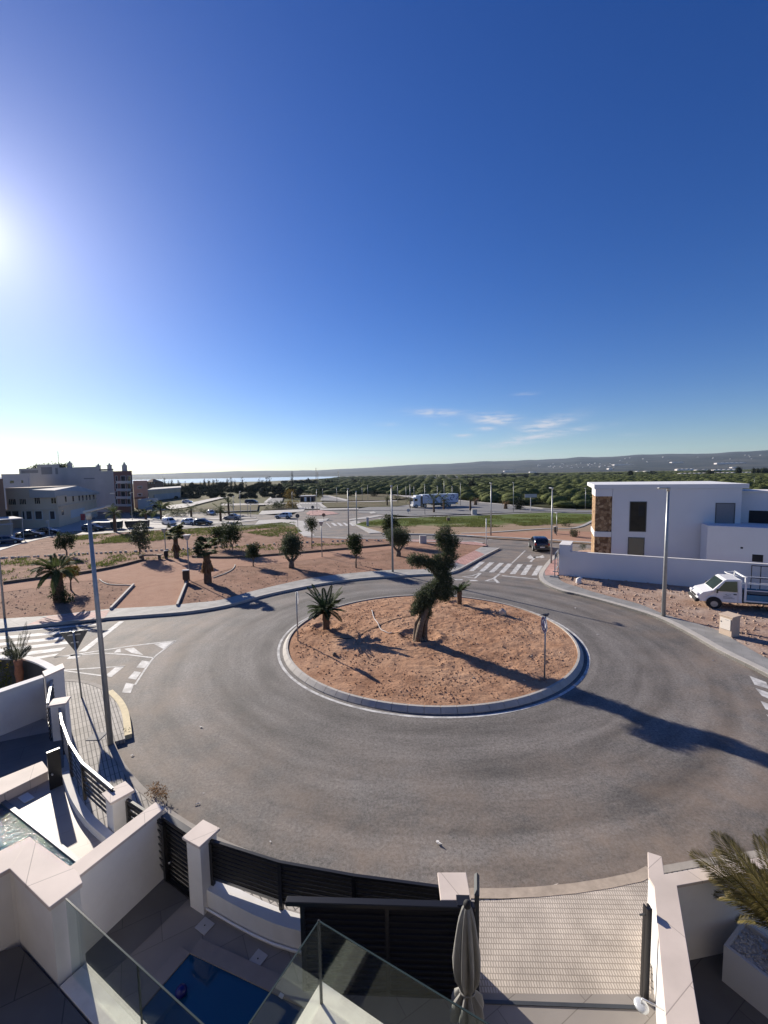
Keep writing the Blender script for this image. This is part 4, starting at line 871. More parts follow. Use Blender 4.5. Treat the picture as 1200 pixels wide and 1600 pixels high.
# ================================================================ neighbour's yard on the left
NZ = .6
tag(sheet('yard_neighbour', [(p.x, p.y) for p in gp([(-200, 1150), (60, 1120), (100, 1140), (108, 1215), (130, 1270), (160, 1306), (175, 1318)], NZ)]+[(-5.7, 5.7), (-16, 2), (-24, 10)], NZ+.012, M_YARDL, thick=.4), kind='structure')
tag(sheet('yard_neighbour_painted_shade', gp([(-100, 1185), (0, 1160), (100, 1140), (100, 1200), (60, 1215), (0, 1245), (-100, 1290)], NZ), NZ+.018, M_YARDD), kind='structure')  # dark sheet paints the far wall's shade onto the pale floor
WN = bpy.data.materials.new('sparkling pool water'); WN.use_nodes = True; _b = WN.node_tree.nodes['Principled BSDF']; _b.inputs['Base Color'].default_value = (.006, .055, .09, 1); _b.inputs['Roughness'].default_value = .08
_g = WN.node_tree.nodes.new('ShaderNodeNewGeometry'); _n = WN.node_tree.nodes.new('ShaderNodeTexNoise'); _n.inputs['Scale'].default_value = 9; _n.inputs['Detail'].default_value = 5; _n.inputs['Roughness'].default_value = .7; _bn = WN.node_tree.nodes.new('ShaderNodeBump'); _bn.inputs['Strength'].default_value = 1.0; _bn.inputs['Distance'].default_value = .05
WN.node_tree.links.new(_g.outputs['Position'], _n.inputs['Vector']); WN.node_tree.links.new(_n.outputs[0], _bn.inputs['Height']); WN.node_tree.links.new(_bn.outputs[0], _b.inputs['Normal'])
q0 = G(121, 1353, NZ); qa = G(0, 1256, NZ); e1 = (qa-q0).normalized(); e2 = Vector((-e1.y, e1.x, 0)); e2 = e2 if e2.y < 0 else -e2
pp = [q0, q0+e1*7, q0+e1*7+e2*1.55, q0+e2*.02]; 
pp = [q0+e1*-.02, q0+e1*7, q0+e1*7+e2*2.2, q0+e1*1.0+e2*.62]
root = empty('swimming_pool', (q0.x, q0.y, 0), 0, 'neighbour\'s pool glittering with sun on ripples, at the left edge', 'pool')
def ccw(P): ar = sum(P[i].x*P[(i+1) % len(P)].y-P[(i+1) % len(P)].x*P[i].y for i in range(len(P))); return P if ar > 0 else P[::-1]
nv = 1
MB().add([(p.x-q0.x, p.y-q0.y, NZ+.03) for p in ccw(pp)], [tuple(range(4))]).build('water', WN, root)
mb = MB(); strip(mb, [(0, 0), (e1.x*7, e1.y*7)], .09, NZ+.01, .05, 1 if (Vector((-e1.y, e1.x)).dot(Vector((e2.x, e2.y))) < 0) else -1); mb.build('coping', M_COPE2 if 'M_COPE2' in globals() else mat('pale pool edge', (.10, .13, .15), .5, .05, 3), root)
# wall at the far side of the neighbour's yard
wall_thing('neighbour_wall', [(66, 1049), (98, 1036), (101, 1043), (70, 1057)], 1.95, 'short taller end of the neighbour\'s white wall with a stone cap, near the give way sign', m=M_WHITE)
wall_thing('neighbour_wall', [(-160, 1122), (0, 1076), (66, 1054), (69, 1058), (0, 1082), (-160, 1130)], 1.9, 'long shaded white wall on the far side of the neighbour\'s pool yard, left edge', capm=M_WHITE)
cf = smooth_line([G(92, 1101, 1.6), G(101, 1142, 1.6), G(128, 1189, 1.6), G(176, 1236, 1.5)], 3)
cf = [cf[i] for i in (0, 2, 4, 6, 9)] if len(cf) > 9 else cf
fence(cf, .75, 1.55, 6, 'black slatted fence with bright metal rail curving round the neighbour\'s yard', gap=.2, topm=M_GALV)
fence([G(199, 1248, 1.42), G(254, 1284, 1.42)], .3, 1.4, 7, 'short black slatted fence panel between the pool terrace pillar and the dividing wall', gap=.1)
low_wall([G(96, 1208, .8), G(110, 1246, .8), G(132, 1279, .8), G(168, 1312, .8)], .8, .15, 'low curved white wall under the neighbour\'s slatted fence', 1)
# fence segment between the wall end and pillar (bright rail) and the tall dark gate
fa = G(84, 1047, 1.75); fb = G(74, 1098, 1.75)
root = empty('yard_gate', (fb.x, fb.y, 0), math.atan2(fa.y-fb.y, fa.x-fb.x), 'tall black gate with bright top rail at the corner of the neighbour\'s yard', 'gate'); L = (fa-fb).xy.length
mb = MB(); slat_panel(mb, (0, 0), (L, 0), .2, 1.68, 12, .1, .04); mb.build('slat_panel', M_DARK, root); mb = MB(); mb.bbox((L/2, 0, 1.72), (L, .07, .05)); mb.build('top_rail', M_GALV, root)
d0 = G(78, 1235, NZ); d1 = G(98, 1226, NZ)
root = empty('entrance_door', (d0.x, d0.y, 0), math.atan2(d1.y-d0.y, d1.x-d0.x), 'narrow black door panel beside the neighbour\'s curved low wall', 'door')
L = (d1-d0).xy.length; mb = MB(); mb.box((L/2, 0, 1.0), (L, .06, 1.1)); mb.build('leaf', M_DARK, root); mb = MB(); mb.cyl((.06, -.06, 1.0), .02, .05, 'Y', 8); mb.build('handle', M_SIL, root)
# raised bench plinth of the neighbour, catching the sun
root_p = wall_thing('stone_bench', [(-60, 1240), (66, 1189), (77, 1204), (-40, 1262)], .85, 'pale stone bench block in the neighbour\'s yard, half in sun', m=M_CAP, cap=.04)
c = G(41, 1247, NZ+.02); o = MB().bbox((0, 0, .01), (.36, .2, .02)).build('floor_grate', M_WHITE); o.location = c; o.rotation_euler = (0, 0, R(-30)); tag(o, 'small pale rectangular grate in the neighbour\'s sunlit floor', 'grate')
# palm, hedge and garden wall beyond
random.seed(21)
pb = D(30, 1050, 15.2); root = empty('young_palm', (pb.x, pb.y, .1), 0, 'young palm with upright ragged fronds and an orange brown base behind the neighbour\'s wall', 'palm tree')
MB().tube([(0, 0, 0)]+[(0, 0, 1.45*k/6) for k in range(1, 7)], [.13]+[.11+.03*(k % 2) for k in range(6)], 10).build('trunk', mat('orange palm base', (.26, .11, .06), .95, .3, 9, .8, 25), root)
link('crown', fronds_mesh('crown', [(random.uniform(0, 6.28), random.uniform(1.0, 4.0), random.uniform(.22, .5), random.uniform(.2, .5)) for i in range(16)], (0, 0, 1.35), 26, .03, .5), L_GREY, root)
gw = smooth_line([G(-120, 1036, 1.5), G(0, 1027, 1.5), (G(45, 1028, 1.5)), G(82, 1044, 1.5), G(90, 1060, 1.5)])
o = Vector((gw[0].x, gw[0].y)); root = empty('garden_wall', (o.x, o.y, 0), 0, 'curved garden wall with bright white coping beyond the neighbour\'s yard', 'wall')
mb = MB(); strip(mb, [p-o for p in gw], .18, 0, 1.44); mb.build('wall_body', M_DARKM, root); mb = MB(); strip(mb, [p-o for p in gw], .24, 1.44, .06); mb.build('coping', M_WHITE, root)
b_ = D(6, 1062, 15.6); b_.z = .1; L_OLG = leafmat('hedge leaves', (.06, .075, .02), (.13, .14, .04), (.2, .2, .06), .3)
root = empty('hedge_shrub', b_, 0, 'dark rounded shrub with yellow flowers behind the neighbour\'s wall, left edge', 'shrub')
link('foliage', crown_mesh('hedge', [(0, 0, .75, .8, .6, .75), (-1.0, .1, .7, .9, .7, .7), (-2, .1, .7, .9, .7, .7)], 7000, .08, .045), L_OLG, root)
tag(link('flowers', crown_mesh('flowers', [(-.2, -.2, 1.2, .6, .4, .3)], 60, .05, .04), leafmat('yellow flowers', (.6, .45, .03), (.7, .55, .05)), root), kind='stuff')

# ================================================================ own house: unseen block below the viewpoint, added to bounce sunlight into the yard
root = empty('own_house_bounce', (0, .9, 0), 0, 'own house block below the viewpoint, unseen, added to bounce light into the yard', 'house')
MB().prism([(-9, 0), (9, 0), (9, -9), (-9, -9)], 0, 6.2).build('wall', mat('tan render', (.17, .155, .14), .9, .05, 1), root)
# ================================================================ BUILDINGS
M_FACS = mat('shaded facade white', (.60, .60, .615), .9, .03, .8, .1, 60)
M_HW = mat('new house render', (.66, .66, .67), .9, .03, .6, .08, 60)
def stonemat():
    m = bpy.data.materials.new('rubble stone cladding'); m.use_nodes = True; t = m.node_tree; b = t.nodes['Principled BSDF']; b.inputs['Roughness'].default_value = .9
    tc = t.nodes.new('ShaderNodeTexCoord'); nz = t.nodes.new('ShaderNodeTexNoise'); nz.inputs['Scale'].default_value = 3; t.links.new(tc.outputs['Object'], nz.inputs['Vector'])
    mx = t.nodes.new('ShaderNodeMixRGB'); mx.inputs[0].default_value = .12; t.links.new(tc.outputs['Object'], mx.inputs[1]); t.links.new(nz.outputs[1], mx.inputs[2])
    v = t.nodes.new('ShaderNodeTexVoronoi'); v.inputs['Scale'].default_value = 4.6; t.links.new(mx.outputs[0], v.inputs['Vector'])
    e = t.nodes.new('ShaderNodeTexVoronoi'); e.feature = 'DISTANCE_TO_EDGE'; e.inputs['Scale'].default_value = 4.6; t.links.new(mx.outputs[0], e.inputs['Vector'])
    r = t.nodes.new('ShaderNodeValToRGB'); t.links.new(v.outputs['Color'], r.inputs[0]); r.color_ramp.elements[0].position = .2; r.color_ramp.elements[1].position = .8; r.color_ramp.elements[0].color = (.16, .085, .04, 1); r.color_ramp.elements[1].color = (.46, .31, .17, 1)
    k = r.color_ramp.elements.new(.5); k.color = (.30, .18, .09, 1)
    r2 = t.nodes.new('ShaderNodeValToRGB'); t.links.new(e.outputs['Distance'], r2.inputs[0]); r2.color_ramp.elements[0].position = .0; r2.color_ramp.elements[1].position = .06; r2.color_ramp.elements[0].color = (.3, .22, .14, 1)
    m2 = t.nodes.new('ShaderNodeMixRGB'); t.links.new(r2.outputs[0], m2.inputs[0]); m2.inputs[1].default_value = (.10, .06, .035, 1); t.links.new(r.outputs[0], m2.inputs[2]); t.links.new(m2.outputs[0], b.inputs['Base Color'])
    bn = t.nodes.new('ShaderNodeBump'); bn.inputs['Strength'].default_value = .8; bn.inputs['Distance'].default_value = .05; t.links.new(r2.outputs[0], bn.inputs['Height']); t.links.new(bn.outputs[0], b.inputs['Normal']); return m
M_RUB = stonemat()
class Facade:
    """a house front A->B (world xy); children are placed by (distance, height)"""
    def __init__(s, root, A, B):
        s.root = root; s.A = Vector((A[0], A[1])); s.B = Vector((B[0], B[1])); s.rz = math.atan2((s.B-s.A).y, (s.B-s.A).x); s.L = (s.B-s.A).length
        s.u = (s.B-s.A).normalized(); s.n = Vector((s.u.y, -s.u.x))   # towards the viewer when A is left of B
    def at(s, px, py): return onwall(px, py, s.A, s.B)
    def box(s, mb, x0, x1, z0, z1, out=.02, deep=.02):
        c = s.A+s.u*((x0+x1)/2)+s.n*((out-deep)/2)-Vector((s.root.location.x, s.root.location.y)); mb.box((c.x, c.y, (z0+z1)/2), (x1-x0, out+deep, z1-z0), s.rz); return mb
    def rect(s, px0, py0, px1, py1):
        x0, z1 = s.at(px0, py0); x1, z0 = s.at(px1, py1); return x0, x1, z0, z1
    def window(s, px0, py0, px1, py1, m=None, bars=0, frame=True, fw=.06, reveal=.0, fm=None, name='window'):
        x0, x1, z0, z1 = s.rect(px0, py0, px1, py1)
        if z1 < z0: z0, z1 = z1, z0
        mb = MB(); s.box(mb, x0, x1, z0, z1, .012, .05); w = mb.build(name, m or M_WGLASS, s.root)
        if frame:
            mb = MB(); 
            for a in [(x0-fw, x0, z0-fw, z1+fw), (x1, x1+fw, z0-fw, z1+fw), (x0, x1, z1, z1+fw), (x0, x1, z0-fw, z0)]: s.box(mb, *a, .035, .02)
            for i in range(bars): xx = x0+(x1-x0)*(i+1)/(bars+1); s.box(mb, xx-.03, xx+.03, z0, z1, .03, .0)
            f = mb.build('frame', fm or M_DARKM, w)
        return w
def body(root, poly, z0, z1, m, name='wall'):
    o = root.location; return MB().prism([(p[0]-o.x, p[1]-o.y) for p in poly], z0, z1).build(name, m, root)
# ---- white villa on the right
def depth_pt(px, Y):
    d = raydir(px, 760); return Vector((d[0]*Y/d[1], Y))
A = depth_pt(958, 35.6); B = depth_pt(1160, 32.4); A0 = depth_pt(930.5, 36.05)
u = (B-A).normalized(); nrm = Vector((-u.y, u.x)); ZH = 8-(35.6*(757.4-734.6)/680)
root = empty('white_villa', (A.x, A.y, 0), 0, 'white two storey villa with a stone clad corner and flat roof', 'house')
body(root, [A, B, B+nrm*9, A+nrm*9], 0, ZH-.35, M_HW)
F = Facade(root, A, B)
# roof slab with a small overhang, running past the stone corner
e0 = A0-Vector((u.y, -u.x))*-.12-u*.1; e1 = B+u*.5
body(root, [A0-u*.1-nrm*.06, B+u*.4-nrm*.06, B+u*.4+nrm*9.2, A0-u*.12+nrm*9.2], ZH-.34, ZH, M_HW, 'roof')
# stone clad corner tower
s0, s1 = A0, A-u*.02
zt = onwall(930, 775.5, A0, A)[1]; zm1 = onwall(930, 830.5, A0, A)[1]; zm0 = onwall(930, 838.5, A0, A)[1]
body(root, [s0, s1, s1+nrm*4, s0+nrm*4], zt, ZH-.36, M_HW, 'upper_beam')
body(root, [s0+u*.03+nrm*.1, s1+nrm*.1, s1+nrm*4, s0+u*.03+nrm*3.9], zm1, zt-.002, M_RUB, 'stone_cladding')
body(root, [s0-u*.02-nrm*.03, s1, s1+nrm*4, s0-u*.02+nrm*4], zm0, zm1-.002, M_WHITE, 'floor_band')
body(root, [s0+u*.03+nrm*.1, s1-u*.0+nrm*.1, s1+nrm*4, s0+u*.03+nrm*3.9], 0, zm0-.002, M_RUB, 'stone_cladding')
MB_ = MB(); F.box(MB_, -.03, .10, zm1, zt, .03, .02); MB_.build('corner_trim', M_WHITE, root)
M_WB = mat('dusty window', (.022, .018, .014), .3, .5, 1.5, spec=.25)
F.window(985.5, 784.7, 1008, 830, M_WB); F.window(982.5, 840.3, 1005, 868); w = F.window(1119.5, 786.8, 1146, 821, mat('grey roller shutter', (.20, .20, .21), .6, .05, 6), frame=True, fw=.05)
mb = MB(); x0, x1, z0, z1 = F.rect(986, 785, 1007, 829); F.box(mb, x0+.55, x1-.05, z0+1.15, z1-.25, .03, 0); mb.build('inner_opening', M_BLACK, root)
# lower wing with the terrace parapet, and the recessed right part
t0 = onwall(1108, 820, A, B); 
C0 = depth_pt(1109, 31.6); C1 = depth_pt(1300, 28.0); zp = 8-(31.6*(821.5-731.6)/680)
body(root, [C0, C1, C1+nrm*6, C0+nrm*1.6], 0, zp, M_HW, 'terrace_wing')
FC = Facade(root, C0, C1); FC.window(1175.5, 866, 1192, 878.5, M_BLACK, frame=False)
mb = MB(); x_, z_ = FC.at(1159, 856); FC.box(mb, x_-.07, x_+.07, z_-.06, z_+.06, .01, .02); mb.build('vent_hole', M_BLACK, root)
E0 = B+u*.3+nrm*1.2; E1 = depth_pt(1330, 29.5); zr = 8-((B+nrm*1.2).y*(768-730.5)/680)
body(root, [B+nrm*1.0, E1, E1+nrm*6, B+nrm*7], 0, zr, M_HW, 'recessed_wall')
FR = Facade(root, B+nrm*1.0, E1); FR.window(1170.5, 797.5, 1240, 823, M_BLACK, frame=False)
mb = MB(); FR.box(mb, .05, FR.L, zr, zr+.1, .12, 3); mb.build('roof_edge', M_WHITE, root)
# ---- long white wall in front of it
wa = G(874, 898.5, .1); wb_ = G(1190, 926.5, .1); wc = G(1330, 940, .1)
root = empty('compound_wall', (wa.x, wa.y, 0), 0, 'long plain white compound wall in front of the new villa', 'wall'); d = (wb_-wa).normalized(); dn = Vector((-d.y, d.x, 0))
body(root, [wa, wb_+d*9, wb_+d*9+dn*.22, wa+dn*.22], 0, 1.93, M_HW, 'wall_body'); body(root, [wa-dn*.02, wb_+d*9-dn*.02, wb_+d*9+dn*.24, wa+dn*.24], 1.932, 1.965, M_WHITE, 'coping')
wq = wa-d*.03-dn*.025; body(root, [wq, wq+d*.75, wq+d*.75+dn*1.9, wq+dn*1.9], 0, 2.42, M_HW, 'end_pier'); body(root, [wq-d*.02-dn*.03, wq+d*.78-dn*.03, wq+d*.78+dn*1.93, wq-d*.02+dn*1.93], 2.422, 2.46, M_WHITE, 'pier_coping')
# black grille panel beside the truck
ga = G(1170, 925, .1)-dn*.35; mb = MB()
for i in range(7): mb.box((i*.45, 0, .95), (.04, .04, 1.7))
for z in (.15, 1.0, 1.78): mb.box((1.35, 0, z), (2.74, .044, .044))
o = mb.build('metal_grille', M_DARK); o.location = (ga.x, ga.y, .1); o.rotation_euler = (0, 0, math.atan2(d.y, d.x)); tag(o, 'black steel grille panel leaning upright by the white wall, behind the tipper truck', 'grille')

# ---- old buildings at the left
def lotmat(name, c, v=.08): return mat(name, c, .9, v, .35, .15, 20, col2=tuple(x*.8 for x in c), c2amount=.4, c2scale=.15)
M_BEI = lotmat('beige plaster', (.60, .47, .34)); M_GREYB = lotmat('grey party wall', (.44, .42, .41)); M_BRK = lotmat('dark red brick', (.19, .10, .085)); M_TAN = lotmat('salmon plaster', (.46, .31, .24)); M_OCH = lotmat('ochre wall', (.52, .41, .28)); M_LG = lotmat('pale grey block wall', (.42, .42, .43)); M_TILE = lotmat('fibre cement roof', (.40, .38, .36)); M_GRY2 = lotmat('light grey plaster', (.56, .52, .49)); M_BRN = lotmat('brown brick', (.22, .13, .09))
def pbase(px, py): g = G(px, py); return Vector((g.x, g.y))
def zat(px, py, A, B): return onwall(px, py, A, B)[1]
# big grey apartment block
A = depth_pt(44, 112); B = depth_pt(178, 104); u = (B-A).normalized(); nn = B.normalized()
root = empty('apartment_block', (A.x, A.y, 0), 0, 'large grey apartment block with blank party wall and rooftop chimneys', 'building')
z1 = zat(150, 734, A, B); x1, _ = onwall(158, 731, A, B); P_ = lambda px: A+u*onwall(px, 750, A, B)[0]
body(root, [P_(94), P_(157), P_(157)+nn*14, P_(94)+nn*14], 0, zat(120, 730, A, B), M_GREYB, 'wall'); body(root, [P_(157)+u*.01, P_(178), P_(178)+nn*12, P_(157)+nn*12+u*.01], 0, zat(170, 735.5, A, B), M_GREYB, 'wall')
body(root, [P_(60), P_(94)-u*.01, P_(94)+nn*12-u*.01, P_(60)+nn*12], 0, zat(80, 725.5, A, B), M_GREYB, 'wall'); body(root, [P_(31), P_(60)-u*.01, P_(60)+nn*12-u*.01, P_(31)+nn*12], 0, zat(45, 732, A, B), M_GREYB, 'wall')
F = Facade(root, A, B)
for (a, b, c, d) in [(64, 730, 82, 741), (86, 731, 91, 741), (33, 735, 60, 739), (131, 747, 148, 748.5), (155, 733, 177, 735)]: F.window(a, b, c, d, lotmat('painted recess shade', (.20, .195, .21)), frame=False)  # flat panels, the shade of recesses put into their grey
for (px, yt, yb) in ((110, 722, 730.3), (155, 727, 735.6), (172.5, 726.5, 735.6)):
    q = P_(px)+nn*2; mb = MB(); s_ = (q.y/680); zb = 8-q.y*(yb-749)/680; zt_ = 8-q.y*(yt-749)/680; loc = q-A
    mb.box((loc.x, loc.y, (zb+zt_)/2-.3), (.7, .7, zt_-zb)); mb.box((loc.x, loc.y, zt_-.25), (.9, .9, .15)); mb.cyl((loc.x, loc.y, zt_+.0), .3, .5, 'Z', 8, .12); mb.build('chimney', M_GREYB, root)
random.seed(4); mb = MB(); 
q = P_(92)+nn*3-A; mb.tube([(q.x, q.y, 10), (q.x, q.y, 15.2)], .05, 5)
for k in range(4): mb.box((q.x, q.y, 13.6+k*.45), (1.2-.2*k, .04, .04))
mb.build('antenna', M_DARKM, root)
for (px0, px1, py) in ((50, 58, 730), (62, 92, 726), (95, 108, 727)):
    bl = []; 
    for k in range(5): p = P_(px0+(px1-px0)*k/4)+nn*2.5-A; bl.append((p.x, p.y, 8-(p.y+A.y)*(py-749)/680-.4, .9, .8, .7))
    tag(link('roof_plants', crown_mesh('roof_plants', bl, 500, .35, .25), L_DARK, root), kind='stuff')
# brick end with balconies
A = depth_pt(178.2, 104); B = depth_pt(207.5, 101.5); u = (B-A).normalized(); nn = B.normalized()
root = empty('brick_building', (A.x, A.y, 0), 0, 'narrow dark red brick building with stacked glazed balconies, at the end of the grey block', 'building')
zt_ = zat(190, 736, A, B); body(root, [A, B, B+nn*12, A+nn*12], 0, zt_, M_BRK); F = Facade(root, A, B)
for r_ in range(4):
    y0 = 744+r_*12
    for (a, b) in ((180.5, 183.5), (189, 196), (199, 205)):
        F.window(a, y0, b, y0+7.5, fm=M_LG, fw=.1)
    mb = MB(); x0, x1, z0, z1 = F.rect(187, y0+7.5, 205, y0+11); F.box(mb, x0, x1, z0, z1, .9, .1); mb.build('balcony', M_LG if r_ % 2 else M_GRY2, root)
q = u*onwall(195, 740, A, B)[0]+nn*2; mb = MB(); zc = zt_; mb.box((q.x, q.y, zc+.7), (.8, .8, 1.4)); mb.cyl((q.x, q.y, zc+1.75), .4, .7, 'Z', 8, .1); mb.build('chimney', M_GREYB, root)
# salmon building
A = depth_pt(208.2, 118); B = depth_pt(230.5, 120); C_ = B-A; nn = B.normalized()
root = empty('salmon_building', (A.x, A.y, 0), 0, 'salmon three storey building with small windows right of the brick building', 'building'); body(root, [A, B, B+nn*10, A+nn*10], 0, zat(220, 751, A, B), M_TAN); F = Facade(root, A, B)
F.window(216, 760.5, 221, 762.5, fm=M_LG, fw=.25); F.window(216, 772, 221, 774, fm=M_LG, fw=.25); mb = MB(); x0, x1, z0, z1 = F.rect(209, 777, 228, 779); F.box(mb, x0, x1, z0, z1, .6, 0); mb.build('canopy', M_BRN, root); mb = MB(); x0, x1, z0, z1 = F.rect(210, 780, 231, 796); F.box(mb, x0, x1, 0, z1, .5, 0); mb.build('ground_floor', M_OCH, root)
A = pbase(216, 796); B = pbase(236, 794.5); nn = Vector((0, 1)); root = empty('block_wall', (A.x, A.y, 0), 0, 'pale concrete block wall below the salmon building', 'wall'); body(root, [A, B, B+nn*4, A+nn*4], 0, 2.6, M_LG)
# warehouse and house behind
A = depth_pt(231, 150); B = depth_pt(282, 176); u = (B-A).normalized(); nn = Vector((-u.y, u.x)); nn = B.normalized()
root = empty('warehouse', (A.x, A.y, 0), 0, 'long low warehouse with grey ribbed side and ochre ends beyond the salmon building', 'building')
body(root, [A, B, B+nn*30, A+nn*30], 0, zat(250, 766, A, B), M_OCH); F = Facade(root, A, B); mb = MB(); x0, x1, z0, z1 = F.rect(240, 773, 281, 789); F.box(mb, x0, x1, 0, z1, .3, 0); mb.build('ribbed_side', M_TILE, root); body(root, [A-u*.5-nn*.2, B+u*.5-nn*.2, B+u*.5+nn*30, A-u*.5+nn*30], zat(250, 766, A, B), zat(250, 765, A, B)+.3, M_TILE, 'roof')
A = depth_pt(229, 215); B = depth_pt(243, 218); nn = Vector((0, 1)); root = empty('country_house', (A.x, A.y, 0), 0, 'small house with a low pitched roof above the warehouse', 'house'); body(root, [A, B, B+nn*8, A+nn*8], 0, zat(235, 753, A, B), M_BRN); F = Facade(root, A, B)
for k in range(3): F.window(232+k*4, 753.5, 234+k*4, 756, M_LG, frame=False)
mb = MB(); zb = zat(235, 753, A, B); c = (B-A); mb.add([(-.6, -.5, zb), (c.x+.6, -.5, zb), (c.x+.6, 9, zb), (-.6, 9, zb), (1.5, 4, zb+1.6), (c.x-1.5, 4, zb+1.6)], [(0, 1, 5, 4), (1, 2, 5), (2, 3, 4, 5), (3, 0, 4)]); mb.build('roof', M_BRN, root)
# beige two storey workshop: left block and right wing
A = depth_pt(8, 72); B = depth_pt(88, 72.5); Cc = depth_pt(149, 94); u = (B-A).normalized(); nn = Vector((-u.y, u.x)); w = (Cc-B).normalized(); wn_ = Vector((-w.y, w.x))
root = empty('beige_workshop', (A.x, A.y, 0), 0, 'beige two storey workshop building with a shallow gabled roof and rows of windows', 'building')
ze = zat(40, 776, A, B); zc = zat(30, 762, A, B); body(root, [A, B, Cc, Cc+wn_*10, A+nn*22], 0, ze, M_BEI); body(root, [A, A+u*(onwall(48, 770, A, B)[0]), A+u*(onwall(48, 770, A, B)[0])+nn*12, A+nn*12], ze+.001, zc, M_BEI, 'attic')
xr = onwall(49, 770, A, B)[0]; za = ze; p0 = A+u*xr; o = Vector((A.x, A.y)); 
mb = MB(); rp = [p0-nn*.5, B-nn*.5+w*0, Cc+w*.6-wn_*.5, Cc+w*.6+wn_*11, p0+nn*12]
ZP = lambda q, py: 8-q.y*(py-(740.5-.0175*(680*q.x/q.y)))/680
zr1 = ZP(rp[0], 765); zr2 = ZP(rp[1], 766); zc3 = ZP(rp[2], 769); zb3 = ZP(rp[3], 764); zb4 = ZP(rp[4], 759)
mb.add([(rp[0].x-o.x, rp[0].y-o.y, zr1), (rp[1].x-o.x, rp[1].y-o.y, zr2), (rp[2].x-o.x, rp[2].y-o.y, zc3), (rp[3].x-o.x, rp[3].y-o.y, zb3), (rp[4].x-o.x, rp[4].y-o.y, zb4), (rp[0].x-o.x, rp[0].y-o.y, ze-.2), (rp[1].x-o.x, rp[1].y-o.y, ze-.2), (rp[2].x-o.x, rp[2].y-o.y, ze-.6)], [(0, 1, 2, 3, 4), (5, 6, 1, 0), (6, 7, 2, 1)]); mb.build('roof', M_TILE, root)
F = Facade(root, A, B); FW = Facade(root, B, Cc)
for (a, b, c, d, k) in [(14, 780, 25, 788.5, 3), (30.5, 780, 41, 788, 3), (54, 778, 63, 787, 2), (80, 778.5, 88, 786.5, 1)]: F.window(a, b, c, d, bars=k, fw=.12, fm=M_BEI)
for (a, b, c, d) in [(0.9, 6, 0, 0)]: pass
for px in (101, 112.5, 122, 127.5, 133.5, 138.5, 144.5): y0 = 776-(px-100)*.09; FW.window(px, y0, px+3.2, y0+8.2, fw=.1, fm=M_BEI)
for (a, b) in ((9, 18), (19, 30), (35, 39), (41, 50), (55, 66), (78, 86)): F.window(a, 799, b, 811, lotmat('dark shopfront', (.035, .035, .04)), fw=.14, fm=M_GRY2)
mb = MB(); x0, x1, z0, z1 = F.rect(9, 795.5, 88, 796.7); F.box(mb, x0, x1, z0, z1, .35, 0); mb.build('cornice', M_BEI, root)
mb = MB(); x0, x1, z0, z1 = FW.rect(90, 791, 148, 788); F_ = FW.box(mb, 0.3, FW.L, z1-.15, z1+.05, .3, 0); mb.build('cornice', M_BEI, root)
for (a, b) in ((96, 100), (110, 133)): FW.window(a, 797.5, b, 804, lotmat('pale shutters', (.5, .5, .5)) if a > 100 else M_WGLASS, frame=False)
# light grey upper house behind, brown building at the edge
A = depth_pt(3.5, 96); B = depth_pt(48, 98); nn = B.normalized(); root = empty('grey_house', (A.x, A.y, 0), 0, 'plain light grey house with two small windows rising behind the beige workshop', 'house'); body(root, [A, B, B+nn*10, A+nn*10], 0, zat(25, 740.5, A, B), M_GRY2); F = Facade(root, A, B); F.window(15.5, 751, 22, 755, fw=.2, fm=M_GRY2); F.window(33, 750.5, 36.5, 754.5, fw=.2, fm=M_GRY2)
A = depth_pt(-60, 66); B = depth_pt(5.5, 68); nn = B.normalized(); root = empty('brown_house', (A.x, A.y, 0), 0, 'brown brick house cut by the left edge of the picture', 'house'); body(root, [A, B, B+nn*10, A+nn*10], 0, zat(0, 748, A, B), M_BRN); F = Facade(root, A, B); F.window(-14, 770, -6, 779)
# shelter roofs (carport) at the left edge
A = pbase(-40, 850); B = pbase(39, 842)
root = empty('carport', (A.x, A.y, 0), 0, 'open carport with a bright flat roof and mesh sides at the left edge', 'shelter'); u = (B-A).normalized(); nn = Vector((-u.y, u.x)); zt_ = zat(39, 809, A, B)
body(root, [A, B, B+nn*5, A+nn*5], zt_-.12, zt_, M_LG, 'roof'); body(root, [A+u*1-nn*1.2, A+u*((B-A).length-1.3)-nn*1.2, A+u*((B-A).length-1.3)-nn*.1, A+u*1-nn*.1], zt_-.65, zt_-.6, M_LG, 'lower_roof')
for k in range(4): q = A+u*((B-A).length*(.25*k+.22)); body(root, [q, q+u*.08, q+u*.08+nn*.08, q+nn*.08], 0, zt_-.125, M_LG, 'post')
body(root, [A+u*2+nn*4.8, B+nn*4.8-u*.2, B+nn*4.9-u*.2, A+u*2+nn*4.9], .3, zt_-.13, M_TILE, 'rear_panel')
# small kiosk by the far crossing
A = pbase(469, 784.5); B = pbase(490.5, 784.2); root = empty('kiosk', (A.x, A.y, 0), 0, 'small dark kiosk with white panels beside the far crossing', 'kiosk'); nn = Vector((0, 1)); zt_ = zat(480, 775.5, A, B)
body(root, [A, B, B+nn*3.5, A+nn*3.5], 0, zt_, M_BRN); body(root, [A+Vector((-.2, -.2)), B+Vector((.2, -.2)), B+Vector((.2, 3.7)), A+Vector((-.2, 3.7))], zt_+.002, zt_+.15, M_LG, 'roof'); F = Facade(root, A, B)
for a, b, m_ in ((470, 474.5, M_BLACK), (475.5, 479, M_WHITEP), (480, 484, M_BLACK), (484.6, 486, M_WHITEP), (486.5, 490, M_BLACK)): F.window(a, 776.8, b, 783.6, m_, frame=False, name='panel')
